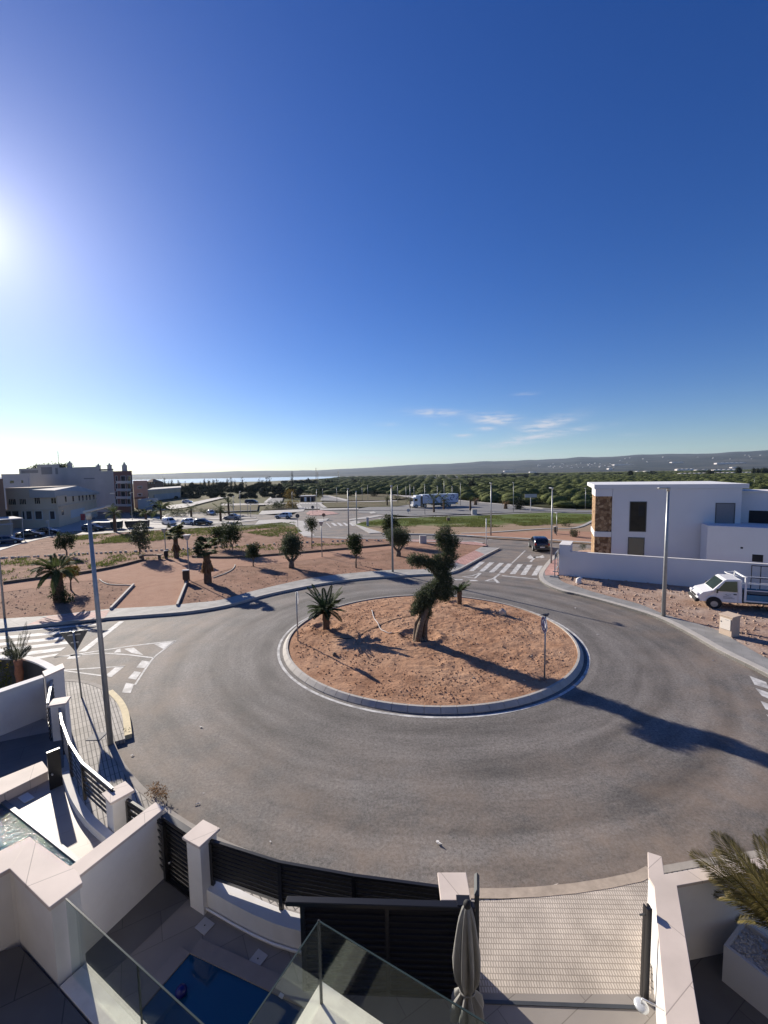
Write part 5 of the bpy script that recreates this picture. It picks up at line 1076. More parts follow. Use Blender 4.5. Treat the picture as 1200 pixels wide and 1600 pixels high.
# ================================================================ VEHICLES
def paint(name, c, rough=.25): 
    m = mat(name, c, rough, .02, 1, spec=.6); m.node_tree.nodes['Principled BSDF'].inputs['Coat Weight'].default_value = .5; return m
M_RLIGHT = mat('red lamp lens', (.35, .01, .01), .2, .05, 3); M_HLIGHT = mat('clear lamp lens', (.7, .7, .72), .1, .05, 3); M_PLATE = mat('number plate', (.75, .75, .72), .5, .03, 3)
def wheels(root, spots, r, w):
    for x, y in spots:
        e = bpy.data.objects.new('wheel', None); C.objects.link(e); e.parent = root; e.location = (x, y, r)
        MB().cyl((0, 0, 0), r, w, 'Y', 20).build('tyre', M_BLACK, e)
        mb = MB(); mb.cyl((0, 0, 0), r*.62, w+.02, 'Y', 16); mb.build('rim', M_GALV, e)
def car(name, col, kind, label, cat='car', L=4.1, W_=1.72, H=1.48, group='cars parked and driving around the junction'):
    """front faces +X; kind: hatch, saloon, suv, van"""
    root = empty(name, (0, 0, 0), 0, label, cat, group); h = L/2; zb = .22 if kind != 'suv' else .3
    belt = {'hatch': .62, 'saloon': .62, 'suv': .62, 'van': .58}[kind]*H
    # profile: x, z of hood/belt line, z of roof line
    if kind == 'van': X = [(-h, H*.55, H*.90), (-h*.97, belt, H*.97), (-h*.5, belt, H), (h*.25, belt, H), (h*.45, belt, H*.95), (h*.78, belt*.98, belt*1.03), (h*.95, belt*.8, belt*.82), (h, belt*.55, belt*.6)]
    elif kind == 'saloon': X = [(-h, belt*.75, belt*.9), (-h*.93, belt, belt*1.04), (-h*.62, belt*1.03, belt*1.1), (-h*.30, belt, H*.97), (h*.08, belt, H), (h*.42, belt*.97, belt*1.02), (h*.88, belt*.80, belt*.82), (h, belt*.5, belt*.58)]
    else: X = [(-h, belt*.72, belt*.9), (-h*.95, belt, belt*1.12), (-h*.80, belt, H*.93), (-h*.35, belt, H), (h*.05, belt, H*.99), (h*.42, belt*.97, belt*1.03), (h*.86, belt*.84, belt*.86), (h, belt*.5, belt*.6)]
    rings = []
    for x, zbelt, zt_ in X:
        t = max(0, (zt_-zbelt)/(H-belt)); end = 1-(abs(x)/h)**6*.16; wl = W_/2*end; wb = wl*.985; wt = wl*(1-.24*min(1, t)) 
        rings.append([(x, -wl*.94, zb), (x, -wl, zb+.18), (x, -wb, zbelt), (x, -wt, zbelt+(zt_-zbelt)*.93), (x, -wt*.82, zt_), (x, wt*.82, zt_), (x, wt, zbelt+(zt_-zbelt)*.93), (x, wb, zbelt), (x, wl, zb+.18), (x, wl*.94, zb)])
    mb = MB(); vs = [p for r in rings for p in r]; n = 10; fs = []
    for i in range(len(rings)-1):
        for k in range(n): fs.append((i*n+k, i*n+(k+1) % n, (i+1)*n+(k+1) % n, (i+1)*n+k))
    fs += [tuple(range(n-1, -1, -1)), tuple(range((len(rings)-1)*n, len(rings)*n))]
    mb.add(vs, [f[::-1] for f in fs], True); o = mb.build('body', col, root); 
    # glass: panels lifted off the cabin sides, screen and tailgate
    def lerp(a, b, t): return Vector(a)+(Vector(b)-Vector(a))*t
    def side(i0, i1, s, t0=.12, t1=.92, a=.0, b=1.0):
        ia, ib = (2, 3) if s < 0 else (7, 6); A0, A1 = rings[i0][ia], rings[i0][ib]; B0, B1 = rings[i1][ia], rings[i1][ib]; of = Vector((0, s*.012, .004))
        A_, B_, C_, D_ = lerp(A0, A1, t0), lerp(B0, B1, t0), lerp(B0, B1, t1), lerp(A0, A1, t1)
        return [lerp(A_, B_, a)+of, lerp(A_, B_, b)+of, lerp(D_, C_, b)+of, lerp(D_, C_, a)+of]
    for s in (-1, 1):
        mb = MB(); segs = {'van': [(3, 4, .15, .95), (4, 5, .02, .45)], 'hatch': [(2, 3, .25, .95), (3, 4, .05, .95), (4, 5, .03, .6)], 'suv': [(2, 3, .2, .95), (3, 4, .05, .95), (4, 5, .03, .6)], 'saloon': [(2, 3, .55, .97), (3, 4, .05, .95), (4, 5, .03, .6)]}[kind]
        for i0, i1, a, b in segs: mb.add(side(i0, i1, s, .12, .9, a, b), [(0, 1, 2, 3)])
        mb.build('side_windows', M_WGLASS, root)
    def top(i0, i1, a, b, m_=.9):
        P0, P1, Q0, Q1 = Vector(rings[i0][4]), Vector(rings[i0][5]), Vector(rings[i1][4]), Vector(rings[i1][5]); of = Vector((0, 0, .014))
        def e(P, Q, t): return lerp(P, Q, t)
        A_, B_, C_, D_ = e(P0, Q0, a), e(P1, Q1, a), e(P1, Q1, b), e(P0, Q0, b); return [A_*1+of, B_+of, C_+of, D_+of]
    mb = MB(); mb.add(top(4, 5, .12, .92), [(0, 1, 2, 3)]); mb.build('windscreen', M_WGLASS, root)
    mb = MB()
    if kind == 'saloon': mb.add(top(2, 3, .15, .9), [(0, 1, 2, 3)])
    elif kind == 'van': mb.add([(-h-.012, -W_*.34, H*.62), (-h-.012, W_*.34, H*.62), (-h-.005, W_*.30, H*.86), (-h-.005, -W_*.30, H*.86)], [(0, 1, 2, 3)])
    else:
        q = [Vector(v)+Vector((-.02, 0, .01)) for v in top(1, 2, .05, .9)]; mb.add(q, [(0, 1, 2, 3)])
    mb.build('rear_window', M_WGLASS, root)
    mb = MB(); mb.bbox((h*.985, 0, zb+.14), (.16, W_*.86, .2), 0, .03); mb.bbox((-h*.99, 0, zb+.16), (.14, W_*.88, .22), 0, .03); mb.build('bumpers', M_DARKM if kind != 'saloon' else col, root)
    for s in (-1, 1):
        MB().bbox((h*.93, s*W_*.36, belt*.76), (.18, .3, .13), 0, .03).build('headlight', M_HLIGHT, root); MB().bbox((-h*.985, s*W_*.40, belt*.92), (.1, .18, .24), 0, .02).build('tail_light', M_RLIGHT, root)
        MB().bbox((h*.30, s*(W_/2+.08), belt*1.05), (.1, .16, .12), 0, .03).build('mirror', col, root)
    MB().box((-h-.055, 0, zb+.34), (.02, .5, .12)).build('number_plate', M_PLATE, root)
    r = .31 if kind != 'suv' else .36
    for s in (-1, 1):
        for x in (-h*.60, h*.62): MB().cyl((x, s*(W_/2-.075), r+.02), r+.065, .17, 'Y', 20).build('wheel_arch', M_BLACK, root)
    wheels(root, [(x, s*(W_/2-.07)) for s in (-1, 1) for x in (-h*.60, h*.62)], r, .2)
    return root
P_NAVY = paint('navy car paint', (.008, .010, .022)); P_BLK = paint('black car paint', (.010, .010, .012)); P_WHT = paint('white car paint', (.75, .75, .76)); P_GRY = paint('silver car paint', (.30, .31, .33), .3); P_BLUE = paint('dark blue car paint', (.012, .025, .07)); P_DG = paint('dark grey car paint', (.05, .05, .06))
def put(o, px, py, rz, sc=1.0):
    if px < 500: sc *= .74
    g = G(px, py); o.location = (g.x, g.y, .005); o.rotation_euler = (0, 0, R(rz)); o.scale = (sc,)*3; return o
# heading angles: 0 = facing right (+X), 90 = facing away
put(car('parked_car', P_NAVY, 'hatch', 'black hatchback seen from behind on the road past the crossing'), 842, 858, 80, .92)
put(car('parked_car', P_DG, 'hatch', 'dark grey hatchback parked before the waste containers, facing right'), 147, 829, 3)
put(car('parked_car', P_BLK, 'saloon', 'black saloon beside a blue signpost at the left, behind its twin'), 74, 834.5, 12)
put(car('parked_car', P_BLK, 'saloon', 'black saloon nearest the carport on the left, in front of the one by the signpost'), 48, 839.5, 14)
put(car('parked_car', P_BLUE, 'suv', 'dark blue car at the left edge below the carport'), 15, 849, 20, .9)
put(car('parked_van', P_WHT, 'van', 'small white van parked right of the dark bins', 'van', L=4.3, H=1.9), 264, 820, -35, .9)
put(car('parked_car', P_WHT, 'suv', 'white car parked touching the black one on the avenue'), 297, 819.5, -20, .95)
put(car('parked_car', P_BLK, 'suv', 'black car parked right of the white one on the avenue'), 318, 820, -5, .95)
put(car('parked_car', P_WHT, 'hatch', 'white car parked near the leaning palm on the avenue, seen from the rear'), 330, 804.5, -50, .95)
put(car('parked_car', P_GRY, 'saloon', 'silver saloon driving on the avenue between the palms'), 363, 811.5, 178)
put(car('parked_car', P_WHT, 'suv', 'white car at the junction before the small far roundabout', W_=1.8, H=1.55), 443, 810, 176, 1.02)
put(car('parked_car', P_WHT, 'suv', 'white car beside the long warehouse, far down the side road'), 293, 786.5, 0, 1.0)
put(car('parked_car', P_DG, 'hatch', 'dark car coming out of the street below the pale block wall'), 249, 794.5, 10, 1.0)
put(car('parked_car', P_BLK, 'van', 'long black car far beyond the avenue in the middle distance', L=5.0, H=1.6), 393, 786.8, 0, 1.0)

# ---- flatbed truck on the plot
T_BLUE = mat('blue dropside panels', (.035, .16, .29), .5, .15, 2, col2=(.07, .20, .30), c2amount=.5, c2scale=3)
def tipper():
    root = empty('flatbed_truck', (0, 0, 0), 0, 'small white flatbed truck with blue drop sides and white racks, parked on the bare plot', 'truck')
    Wd = 1.95; hw = Wd/2
    # cab: front towards +X, x from 0 (front) back to -2.0
    prof = [(-.02, .42), (.0, .62), (-.06, .86), (-.28, 1.10), (-.82, 1.30), (-1.42, 2.02), (-1.56, 2.10), (-2.35, 2.14), (-2.40, 2.05), (-2.42, .50)]
    vs = []; 
    def yw(x, z): return hw*(1-.10*max(0, (z-1.25)/.9))*(1-.10*max(0, 1+x/.5)**2 if x > -.5 else 1)
    for s in (-1, 1):
        for x, z in prof: vs.append((x, s*yw(x, z), z))
    n = len(prof); fs = [tuple(range(n)), tuple(range(2*n-1, n-1, -1))]+[(i, n+i, n+(i+1) % n, (i+1) % n) for i in range(n)]
    # wheel arch cut: replaced by dark arch pieces
    mb = MB(); mb.add(vs, fs); mb.build('cab', P_WHT, root, bevel=.05)
    def sp(x, z, s, o=.012): return (x, s*(yw(x, z)+o), z)
    for s in (-1, 1):
        d_ = MB().add([sp(-1.02, 1.28, s), sp(-1.50, 1.96, s), sp(-2.12, 2.0, s), sp(-2.14, 1.27, s)], [(0, 1, 2, 3)]).build('door_window', M_WGLASS, root)
        dr = MB(); 
        for a, b in (((-1.0, 1.24), (-1.52, 2.0)), ((-1.52, 2.0), (-2.17, 2.04)), ((-2.17, 2.04), (-2.19, .52)), ((-1.0, 1.24), (-1.02, .95)), ((-1.28, .60), (-2.19, .52))): dr.tube([sp(a[0], a[1], s, .004), sp(b[0], b[1], s, .004)], .008, 5)
        dr = dr.build('door', M_GRY2, root); MB().box((-2.02, s*(hw+.015), 1.1), (.16, .03, .06)).build('handle', M_BLACK, dr)
        lt = MB()   # lettering of the door: a bird-like mark and two lines of small type
        for (x0, x1, z, h_) in [(-1.55, -1.72, 1.02, .02), (-1.48, -1.60, 1.06, .018), (-1.66, -1.82, 1.05, .018)]: lt.box(((x0+x1)/2, s*(hw+.010), z), (abs(x1-x0), .006, h_), 0, 0, .25)
        for z, k in ((.90, 9), (.80, 11)):
            for i in range(k): lt.box((-1.42-i*.055, s*(hw+.010), z), (.036, .006, .035))
        lt.build('door_lettering', M_DARKM, root)
        mb = MB(); mb.tube([(-1.02, s*hw, 1.25), (-1.0, s*(hw+.16), 1.3)], .02, 6); mb.bbox((-1.0, s*(hw+.2), 1.32), (.1, .18, .3), 0, .03); mb.build('mirror', M_BLACK, root)
        MB().bbox((-.10, s*.70, .88), (.24, .34, .20), R(-s*8), .04).build('headlight', M_HLIGHT, root)
        mb = MB(); mb.cyl((-.93, s*(hw-.085), .40), .43, .16, 'Y', 22); mb.build('wheel_arch', M_BLACK, root)
    MB().add([(-.85, -hw*.86, 1.345), (-.85, hw*.86, 1.345), (-1.38, hw*.84, 2.0), (-1.38, -hw*.84, 2.0)], [(0, 1, 2, 3)]).build('windscreen', mat('windscreen glass', (.03, .045, .045), .05, .3, 1, spec=.9), root)
    mb = MB(); mb.bbox((-.02, 0, .52), (.26, Wd*.96, .26), 0, .05); mb.build('bumper', M_BLACK, root); MB().box((.12, -.1, .45), (.02, .52, .12)).build('number_plate', M_PLATE, root); MB().box((.005, 0, .76), (.05, .9, .12)).build('grille', M_BLACK, root)
    mb = MB(); 
    for y in (-.45, .45): mb.box((-4.2, y, .48), (3.9, .09, .16))
    mb.box((-3.2, -.7, .42), (.9, .35, .28)); mb.build('chassis', M_DARKM, root)
    mb = MB(); mb.box((-4.35, 0, .70), (3.5, Wd, .08)); mb.build('deck', M_DARKM, root)
    mb = MB()
    for s in (-1, 1):
        for k in range(3): mb.bbox((-2.62-1.15*k-.575, s*(hw+.02), .94), (1.13, .04, .40), 0, .01)
    mb.bbox((-6.1, 0, .94), (.04, Wd, .40), 0, .01); mb.build('drop_side', T_BLUE, root)
    mb = MB()
    for s in (-1, 1):
        mb.box((-2.55, s*hw, 1.5), (.10, .10, 1.75)); mb.box((-6.08, s*hw, 1.35), (.08, .08, 1.3))
        mb.box((-4.3, s*(hw+.02), .70), (3.6, .07, .09))
        for z in (1.45, 1.98): mb.box((-4.3, s*hw, z), (3.6, .05, .05))
    mb.box((-2.55, 0, 2.32), (.08, Wd, .08)); mb.tube([(-2.5, -hw, 2.33), (-1.75, -hw*.2, 2.42), (-1.75, hw*.2, 2.42), (-2.5, hw, 2.33)], .03, 6); mb.box((-2.52, 0, 1.6), (.04, Wd*.95, .05)); mb.build('rack', M_WHITEP, root)
    mb = MB(); mb.bbox((-4.0, 0, .95), (2.2, 1.3, .35), 0, .03); mb.build('load', M_DARK, root)
    wheels(root, [(-.93, s*(hw-.10)) for s in (-1, 1)]+[(-5.1, s*(hw-.18)) for s in (-1, 1)], .33, .24)
    return root
tr = tipper(); A = G(1078, 943, .1); B = G(1160, 956, .1); g = G(1080, 946, .1)
tr.scale = (.86, .84, .80); tr.location = (g.x+.42, g.y+.45, .1); tr.rotation_euler = (0, 0, R(180-22))
# ---- articulated lorry far away
def lorry():
    root = empty('articulated_lorry', (0, 0, 0), 0, 'white articulated lorry with dark swooping lines on its trailer, parked far off by the orchard', 'lorry')
    MB().bbox((-1.1, 0, 1.75), (2.1, 2.4, 2.6), 0, .15).build('cab', P_WHT, root); MB().box((.0, 0, 2.35), (.04, 2.0, .9)).build('windscreen', M_WGLASS, root)
    for s in (-1, 1): MB().box((-.75, s*1.21, 2.3), (.9, .03, .7)).build('door_window', M_WGLASS, root)
    MB().bbox((-1.6, 0, 3.25), (1.6, 2.2, .6), 0, .1).build('roof_fairing', P_WHT, root)
    t = MB().bbox((-8.0, 0, 2.45), (10.6, 2.5, 2.5), 0, .03).build('trailer', paint('trailer white', (.55, .57, .68), .4), root)
    M_SW = mat('navy trailer graphic', (.03, .035, .13), .4, .05, 3)
    mb = MB()
    def arc_(cx, cz, r, a0, a1, w):
        pts = [(cx+r*math.cos(R(a0+(a1-a0)*i/10)), cz+r*math.sin(R(a0+(a1-a0)*i/10))*.9) for i in range(11)]
        for s in (-1, 1):
            for (x0, z0), (x1, z1) in zip(pts, pts[1:]):
                d = Vector((x1-x0, z1-z0)).normalized(); n_ = Vector((-d.y, d.x))*w/2
                mb.add([(x0-n_.x, s*1.262, z0-n_.y), (x1-n_.x, s*1.262, z1-n_.y), (x1+n_.x, s*1.262, z1+n_.y), (x0+n_.x, s*1.262, z0+n_.y)], [(0, 1, 2, 3)])
    sx = -1
    for a in [(-3.6, 2.6, .9, 70, 170, .16), (-7.0, 2.4, 1.0, 20, 150, .18), (-9.4, 2.5, .8, 20, 160, .18), (-11.6, 3.0, .42, 20, 270, .22), (-11.4, 2.35, .5, -110, 60, .22), (-12.4, 2.6, .6, 150, 260, .22)]: arc_(a[0]*1.0, *a[1:])
    mb.build('trailer_graphic', M_SW, t)
    MB().box((-2.75, 0, 2.3), (.35, 2.3, 2.2)).build('gap_panel', M_DARKM, root)
    mb = MB(); mb.box((-8, 0, 1.05), (10.4, 1.2, .25)); mb.box((-7.0, 0, .75), (2.6, 2.3, .5)); mb.build('chassis', M_DARKM, root); MB().box((-11.2, 0, .85), (2.6, 2.42, .35)).build('side_guard', M_LG, root)
    MB().bbox((.02, 0, .7), (.2, 2.4, .55), 0, .05).build('bumper', P_WHT, root)
    for s in (-1, 1): MB().box((.1, s*.95, .75), (.05, .3, .2)).build('headlight', M_HLIGHT, root)
    wheels(root, [(x, s*1.05) for s in (-1, 1) for x in (-.8, -3.4, -9.4, -10.6)], .5, .3); return root
lo = lorry(); g = G(643.5, 793.5); g2 = G(713, 790.5); lo.location = (g.x, g.y, 0); lo.rotation_euler = (0, 0, math.atan2(g.y-g2.y, g.x-g2.x)); k = (g-g2).length/13.3; lo.scale = (k, .85, .82)
# ---- waste containers
for (px, py, w, d, h, c, lab, nm) in [(153.5, 826, 1.35, 1.1, 1.1, (.03, .035, .04), 'dark open waste bin, leftmost of the bins by the avenue', 'waste_bin'), (168, 826.5, 1.65, 1.2, 1.15, (.22, .22, .24), 'light grey waste container between dark ones by the avenue', 'waste_bin'), (183, 826.5, 1.4, 1.2, 1.25, (.03, .05, .045), 'dark green waste container right of the light grey one', 'waste_bin'), (208, 824.5, 2.0, 1.2, 1.15, (.03, .032, .034), 'long black waste container standing alone right of the green one', 'waste_bin'), (227.5, 824, 1.0, 1.0, 1.15, (.035, .03, .028), 'small square black bin nearest the white van', 'waste_bin')]:
    g = G(px, py); root = empty(nm, (g.x, g.y, 0), R(4), lab, 'bin', 'waste bins by the avenue'); m_ = mat('bin %d' % px, c, .5, .1, 4)
    mb = MB(); a, b = w/2, d/2; mb.add([(-a*.88, -b*.8, .15), (a*.88, -b*.8, .15), (a*.88, b*.8, .15), (-a*.88, b*.8, .15), (-a, -b, h*.86), (a, -b, h*.86), (a, b, h*.86), (-a, b, h*.86)], [(0, 3, 2, 1), (0, 1, 5, 4), (1, 2, 6, 5), (2, 3, 7, 6), (3, 0, 4, 7)]); mb.build('body', m_, root)
    mb = MB(); mb.bbox((0, 0, h*.93), (w*1.02, d*1.02, h*.14), 0, .04); mb.build('lid', m_, root); mb = MB()
    for x in (-1, 1):
        for y in (-1, 1): mb.cyl((x*a*.7, y*b*.6, .09), .09, .06, 'Y', 10)
    mb.build('castors', M_BLACK, root)
# ================================================================ STREET FURNITURE
M_LAMPT = mat('lamp head grey', (.45, .45, .44), .4, .05, 5, metal=.4)
def lamp(px, py, ytop, label, arm=1.25, az=180, lean=0, r=.07, h=None, group='street lamp posts'):
    g = G(px, py, .12 if g_near(px, py) else 0); Hh = h or (CAM_H+raydir(px, ytop)[2]*g.y/raydir(px, ytop)[1]-g.z)
    root = empty('street_lamp', g, R(az), label, 'street lamp', group)
    mb = MB(); mb.tube([(0, 0, 0), (lean*.5, 0, Hh*.5), (lean, 0, Hh)], [r*1.25, r, r*.72], 12); mb.build('post', M_GALV, root)
    mb = MB(); mb.bbox((lean-.05+.29, 0, Hh+.02), (.62, .2, .07), 0, .025); mb.cyl((lean, 0, Hh-.05), r*1.0, .2, 'Z', 10)
    if arm > 1.5: mb = MB(); mb.add([(lean-.1, -.09, Hh-.02), (lean-.1, .09, Hh-.02), (lean+arm*.36, .13, Hh+.14), (lean+arm*.36, -.13, Hh+.14), (lean-.1, -.08, Hh+.05), (lean-.1, .08, Hh+.05), (lean+arm*.36, .11, Hh+.18), (lean+arm*.36, -.11, Hh+.18)], [(0, 1, 2, 3), (7, 6, 5, 4), (0, 4, 5, 1), (1, 5, 6, 2), (2, 6, 7, 3), (3, 7, 4, 0)]); mb.cyl((lean, 0, Hh-.08), r, .24, 'Z', 10)
    mb.build('lamp_head', M_LAMPT, root); return root
def g_near(px, py): return py > 850
L1 = lamp(173, 1163, 800, 'tall grey lamp post on the ribbed pavement at the left, its flat head pointing right', arm=1.6, az=20, lean=0, r=.066)
# the left post leans a little, as in the photo
g = G(173, 1163, .12); t_ = D(138, 800, g.y); dx = (t_.x-g.x); L1.rotation_euler = (0, math.asin(max(-.05, min(.05, dx/7))), R(0)); L1.children[1].rotation_euler = (0, 0, R(18))
lamp(1036.5, 963, 763, 'tall grey lamp post on the right hand pavement in front of the white compound wall', az=180, r=.085)
lamp(613.7, 894, 760, 'slim lamp post on the kerb right behind the clipped olive', az=90)
lamp(767, 838.5, 755, 'lamp post on the pink pavement across the road from the black hatchback', az=90)
lamp(861.2, 880, 763, 'bare straight pole beside the end of the white compound wall', az=90, r=.06)
lamp(7.5, 967, 745, 'dark pole cut by the left edge of the picture', az=180, r=.05)
lamp(545, 840, 764, 'lamp post at the corner of the side road left of the bushy round tree', az=90)
lamp(557.5, 819, 768, 'short lamp post beside the pink and white pavement wedge', az=90)
for (px, py, yt, lab, az_) in [(664, 804, 757, 'lamp post standing before the cab of the white lorry', 90), (182.5, 831, 771, 'lamp post with bright head by the green waste container', 180), (207, 816, 770, 'lamp post in front of the brick balconies building', 90), (376.5, 814, 768, 'thin lamp post beside the silver saloon', 90), (366, 818, 776, 'thin lamp post just left of the avenue\'s silver saloon post', 90), (802, 800, 754, 'lamp post by the orchard in front of the dense dark bush', 90),
        (641, 800, 757, 'lamp post left of the white lorry', 90), (694, 789, 752, 'tall lamp post behind the middle of the lorry trailer', 90), (706.5, 787, 760, 'lamp post behind the rear of the lorry trailer', 90), (719.5, 790, 755, 'lamp post just right of the lorry trailer', 90), (683.5, 787, 760, 'lamp post behind the front of the lorry trailer', 90), (647, 785, 760, 'far thin lamp post behind the lorry cab', 90), (634.5, 788, 760, 'far thin lamp post left of the lorry, near the orchard', 90),
        (621.5, 786, 758, 'far thin lamp post by the bare strip left of the lorry', 90), (610, 800, 773, 'low lamp post beside the hidden far crossing', 90), (575, 783, 758, 'far lamp post over the brown strip in the centre', 90), (566, 782, 762, 'farther lamp post next to the centre strip one', 90), (526.5, 786, 762, 'far lamp post at the wide kerb wedge', 90), (495.5, 800, 765, 'lamp post on the small far roundabout', 90), (504.5, 780, 764, 'far lamp post behind the kiosk', 90),
        (457, 796, 769, 'lamp post between the white junction car and the kiosk', 90), (392, 809, 788, 'low lamp post on the avenue kerb', 90), (387.5, 805, 786, 'second low lamp post further along the avenue kerb', 90), (914.5, 796, 763, 'thick pale pole at the orchard edge left of the villa', 90), (926, 797, 764, 'thin pole nearest the stone corner of the villa', 90), (1178, 762, 747, 'far lamp post seen above the villa\'s recessed roof', 180), (50, 812, 745, 'lamp post in front of the beige workshop', 180), (869.5, 838, 802, 'thin pole beside the litter bin on the pink pavement', 90)]:
    lamp(px, py, yt, lab, az=az_, r=.05 if py < 800 else .045, arm=1)
# park lanterns
def lantern(px, py, yt, label):
    g = G(px, py, .12); Hh = CAM_H+raydir(px, yt)[2]*g.y/raydir(px, yt)[1]-g.z
    root = empty('park_lantern', g, 0, label, 'street lamp', 'park lanterns'); mb = MB(); mb.tube([(0, 0, 0), (0, 0, Hh-.35)], [.05, .035], 10); mb.build('post', M_GALV, root)
    mb = MB(); h0, h1 = Hh-.38, Hh; mb.add([(-.08, -.08, h0), (.08, -.08, h0), (.08, .08, h0), (-.08, .08, h0), (-.2, -.2, h1-.05), (.2, -.2, h1-.05), (.2, .2, h1-.05), (-.2, .2, h1-.05)], [(0, 1, 5, 4), (1, 2, 6, 5), (2, 3, 7, 6), (3, 0, 4, 7)]); mb.build('lantern_glass', mat('lantern glass', (.45, .43, .40), .3, .05, 3), root)
    mb = MB(); mb.bbox((0, 0, h1), (.46, .46, .05), 0, .02); mb.build('lantern_cap', M_WHITE, root); return root
lantern(296, 907, 836, 'square headed park lantern with a black bin at its foot, by the gravel plaza'); lantern(503.3, 870, 815, 'square headed park lantern between the forked olive and the dark round tree'); lantern(259.5, 872, 826, 'square headed park lantern beside the dark bench, far edge of the plaza')
def bin_(px, py, s, lab):
    g = G(px, py, .12); root = empty('litter_bin', g, R(10), lab, 'bin'); MB().bbox((0, 0, .62*s), (.46*s, .36*s, .72*s), 0, .05).build('body', M_DARK, root); MB().bbox((0, 0, 1.0*s), (.5*s, .4*s, .06*s), 0, .02).build('rim', M_LG, root); MB().box((0, 0, .13*s), (.3*s, .25*s, .26*s)).build('foot', M_DARKM, root); return root
bin_(291.5, 911, .98, 'black litter bin with pale rim at the corner of the gravel plaza'); bin_(260, 873, .8, 'small black litter bin by the far side of the plaza'); bin_(868, 834, .9, 'small black litter bin on the pink pavement beyond the road')
# bench by the plaza
g = G(236, 874, .12); root = empty('park_bench', g, R(4), 'low dark bench slab in the shade at the plaza\'s far edge', 'bench'); MB().bbox((0, 0, .42), (2.2, .5, .08), 0, .02).build('seat', M_WOOD, root)
for x in (-.8, .8): MB().box((x, 0, .19), (.12, .4, .38)).build('leg', M_DARKM, root)
# give way sign seen from behind
g = G(127.5, 1089, .13); tp = D(103, 994, g.y); root = empty('give_way_sign', g, 0, 'give way triangle sign seen from its grey back, on the ribbed pavement', 'sign'); Hh = 2.45
lean = (D(112, 985, g.y).x-g.x)
mb = MB(); mb.tube([(0, 0, 0), (lean*.55, 0, Hh)], .03, 10); mb.build('post', M_GALV, root)
mb = MB(); s_ = .44; cx = lean*.5; pts = [(cx-s_, .05, Hh), (cx+s_, .05, Hh), (cx, .05, Hh-.78)]; bk = [(x, y+.012, z) for x, y, z in pts]; mb.add(pts+bk, [(0, 2, 1), (3, 4, 5), (0, 1, 4, 3), (1, 2, 5, 4), (2, 0, 3, 5)]); pl = mb.build('plate', M_DARKM, root); pl.rotation_euler = (0, 0, R(0))
mb = MB(); mb.box((cx, .03, Hh-.12), (.4, .02, .05)); mb.box((cx, .03, Hh-.4), (.24, .02, .05)); mb.build('bracket', M_GALV, root)
root.rotation_euler = (0, 0, R(20))
# roundabout sign with a bird, and its twin seen edge-on
M_SBLUE = mat('sign blue', (.02, .045, .16), .4, .05, 3)
def round_sign(px, py, az_, label):
    g = G(px, py, .14); root = empty('roundabout_sign', g, az_, label, 'sign', 'round blue signs on the roundabout'); MB().tube([(0, 0, -.1), (0, 0, 2.4)], .03, 10).build('post', M_GALV, root)
    d_ = MB().cyl((0, .045, 2.1), .31, .02, 'Y', 36).build('plate', M_WHITE, root); MB().cyl((0, .057, 2.1), .285, .006, 'Y', 36).build('blue_face', M_SBLUE, d_)
    mb = MB()
    for k in range(3):
        pts = []; a0 = R(90+k*120+20)
        for i in range(7): a = a0+R(75)*i/6; pts.append((math.cos(a)*.17, math.sin(a)*.17))
        for (x0, z0), (x1, z1) in zip(pts, pts[1:]):
            r0 = Vector((x0, z0)); r1 = Vector((x1, z1)); mb.add([(x0*.86, .062, 2.1+z0*.86), (x0*1.14, .062, 2.1+z0*1.14), (x1*1.14, .062, 2.1+z1*1.14), (x1*.86, .062, 2.1+z1*.86)], [(0, 1, 2, 3)])
        e_ = Vector(pts[-1]); t_ = Vector((-e_.y, e_.x)).normalized(); n_ = e_.normalized(); a_ = e_+n_*.06; b_ = e_-n_*.06; c_ = e_+t_*.09; mb.add([(a_.x, .062, 2.1+a_.y), (b_.x, .062, 2.1+b_.y), (c_.x, .062, 2.1+c_.y)], [(0, 1, 2)])
    mb.build('arrows', M_WHITE, d_); return root
sg = round_sign(850.8, 1060, R(90), 'round blue sign with white turning arrows and a bird on top')
sg = round_sign(465.6, 1002, R(-62-180+90+90-8), 'round sign seen almost edge-on at the left side of the roundabout')
# bird
g = G(850.8, 1060, .14); root = empty('bird', (g.x, g.y, 2.54), R(-30), 'dark dove perched on top of the round blue sign', 'bird')
mb = MB(); mb.ellipsoid((0, 0, .075), (.11, .05, .055), 14, 9, lambda p: 1-.25*max(0, -p.x)); mb.ellipsoid((.10, 0, .13), (.035, .03, .032), 10, 7); mb.tube([(.05, 0, .09), (.095, 0, .125)], [.04, .026], 10)
mb.add([(-.07, -.03, .085), (-.07, .03, .085), (-.23, .022, .02), (-.23, -.022, .02), (-.08, 0, .05)], [(0, 1, 2, 3), (0, 3, 4), (1, 4, 2), (3, 2, 4)]); mb.tube([(.13, 0, .13), (.155, 0, .12)], [.009, .002], 6)
for s in (-1, 1): mb.tube([(.01, s*.02, .03), (.012, s*.02, 0)], .005, 5)
mb.build('body', mat('dove feathers', (.10, .095, .10), .7, .2, 20), root)
for s in (-1, 1): MB().add([(.05, s*.052, .09), (-.02, s*.058, .045), (-.15, s*.03, .05), (-.06, s*.05, .10)], [(0, 1, 2, 3)]).build('wing', mat('dove wing', (.06, .055, .06), .7, .2, 20), root)
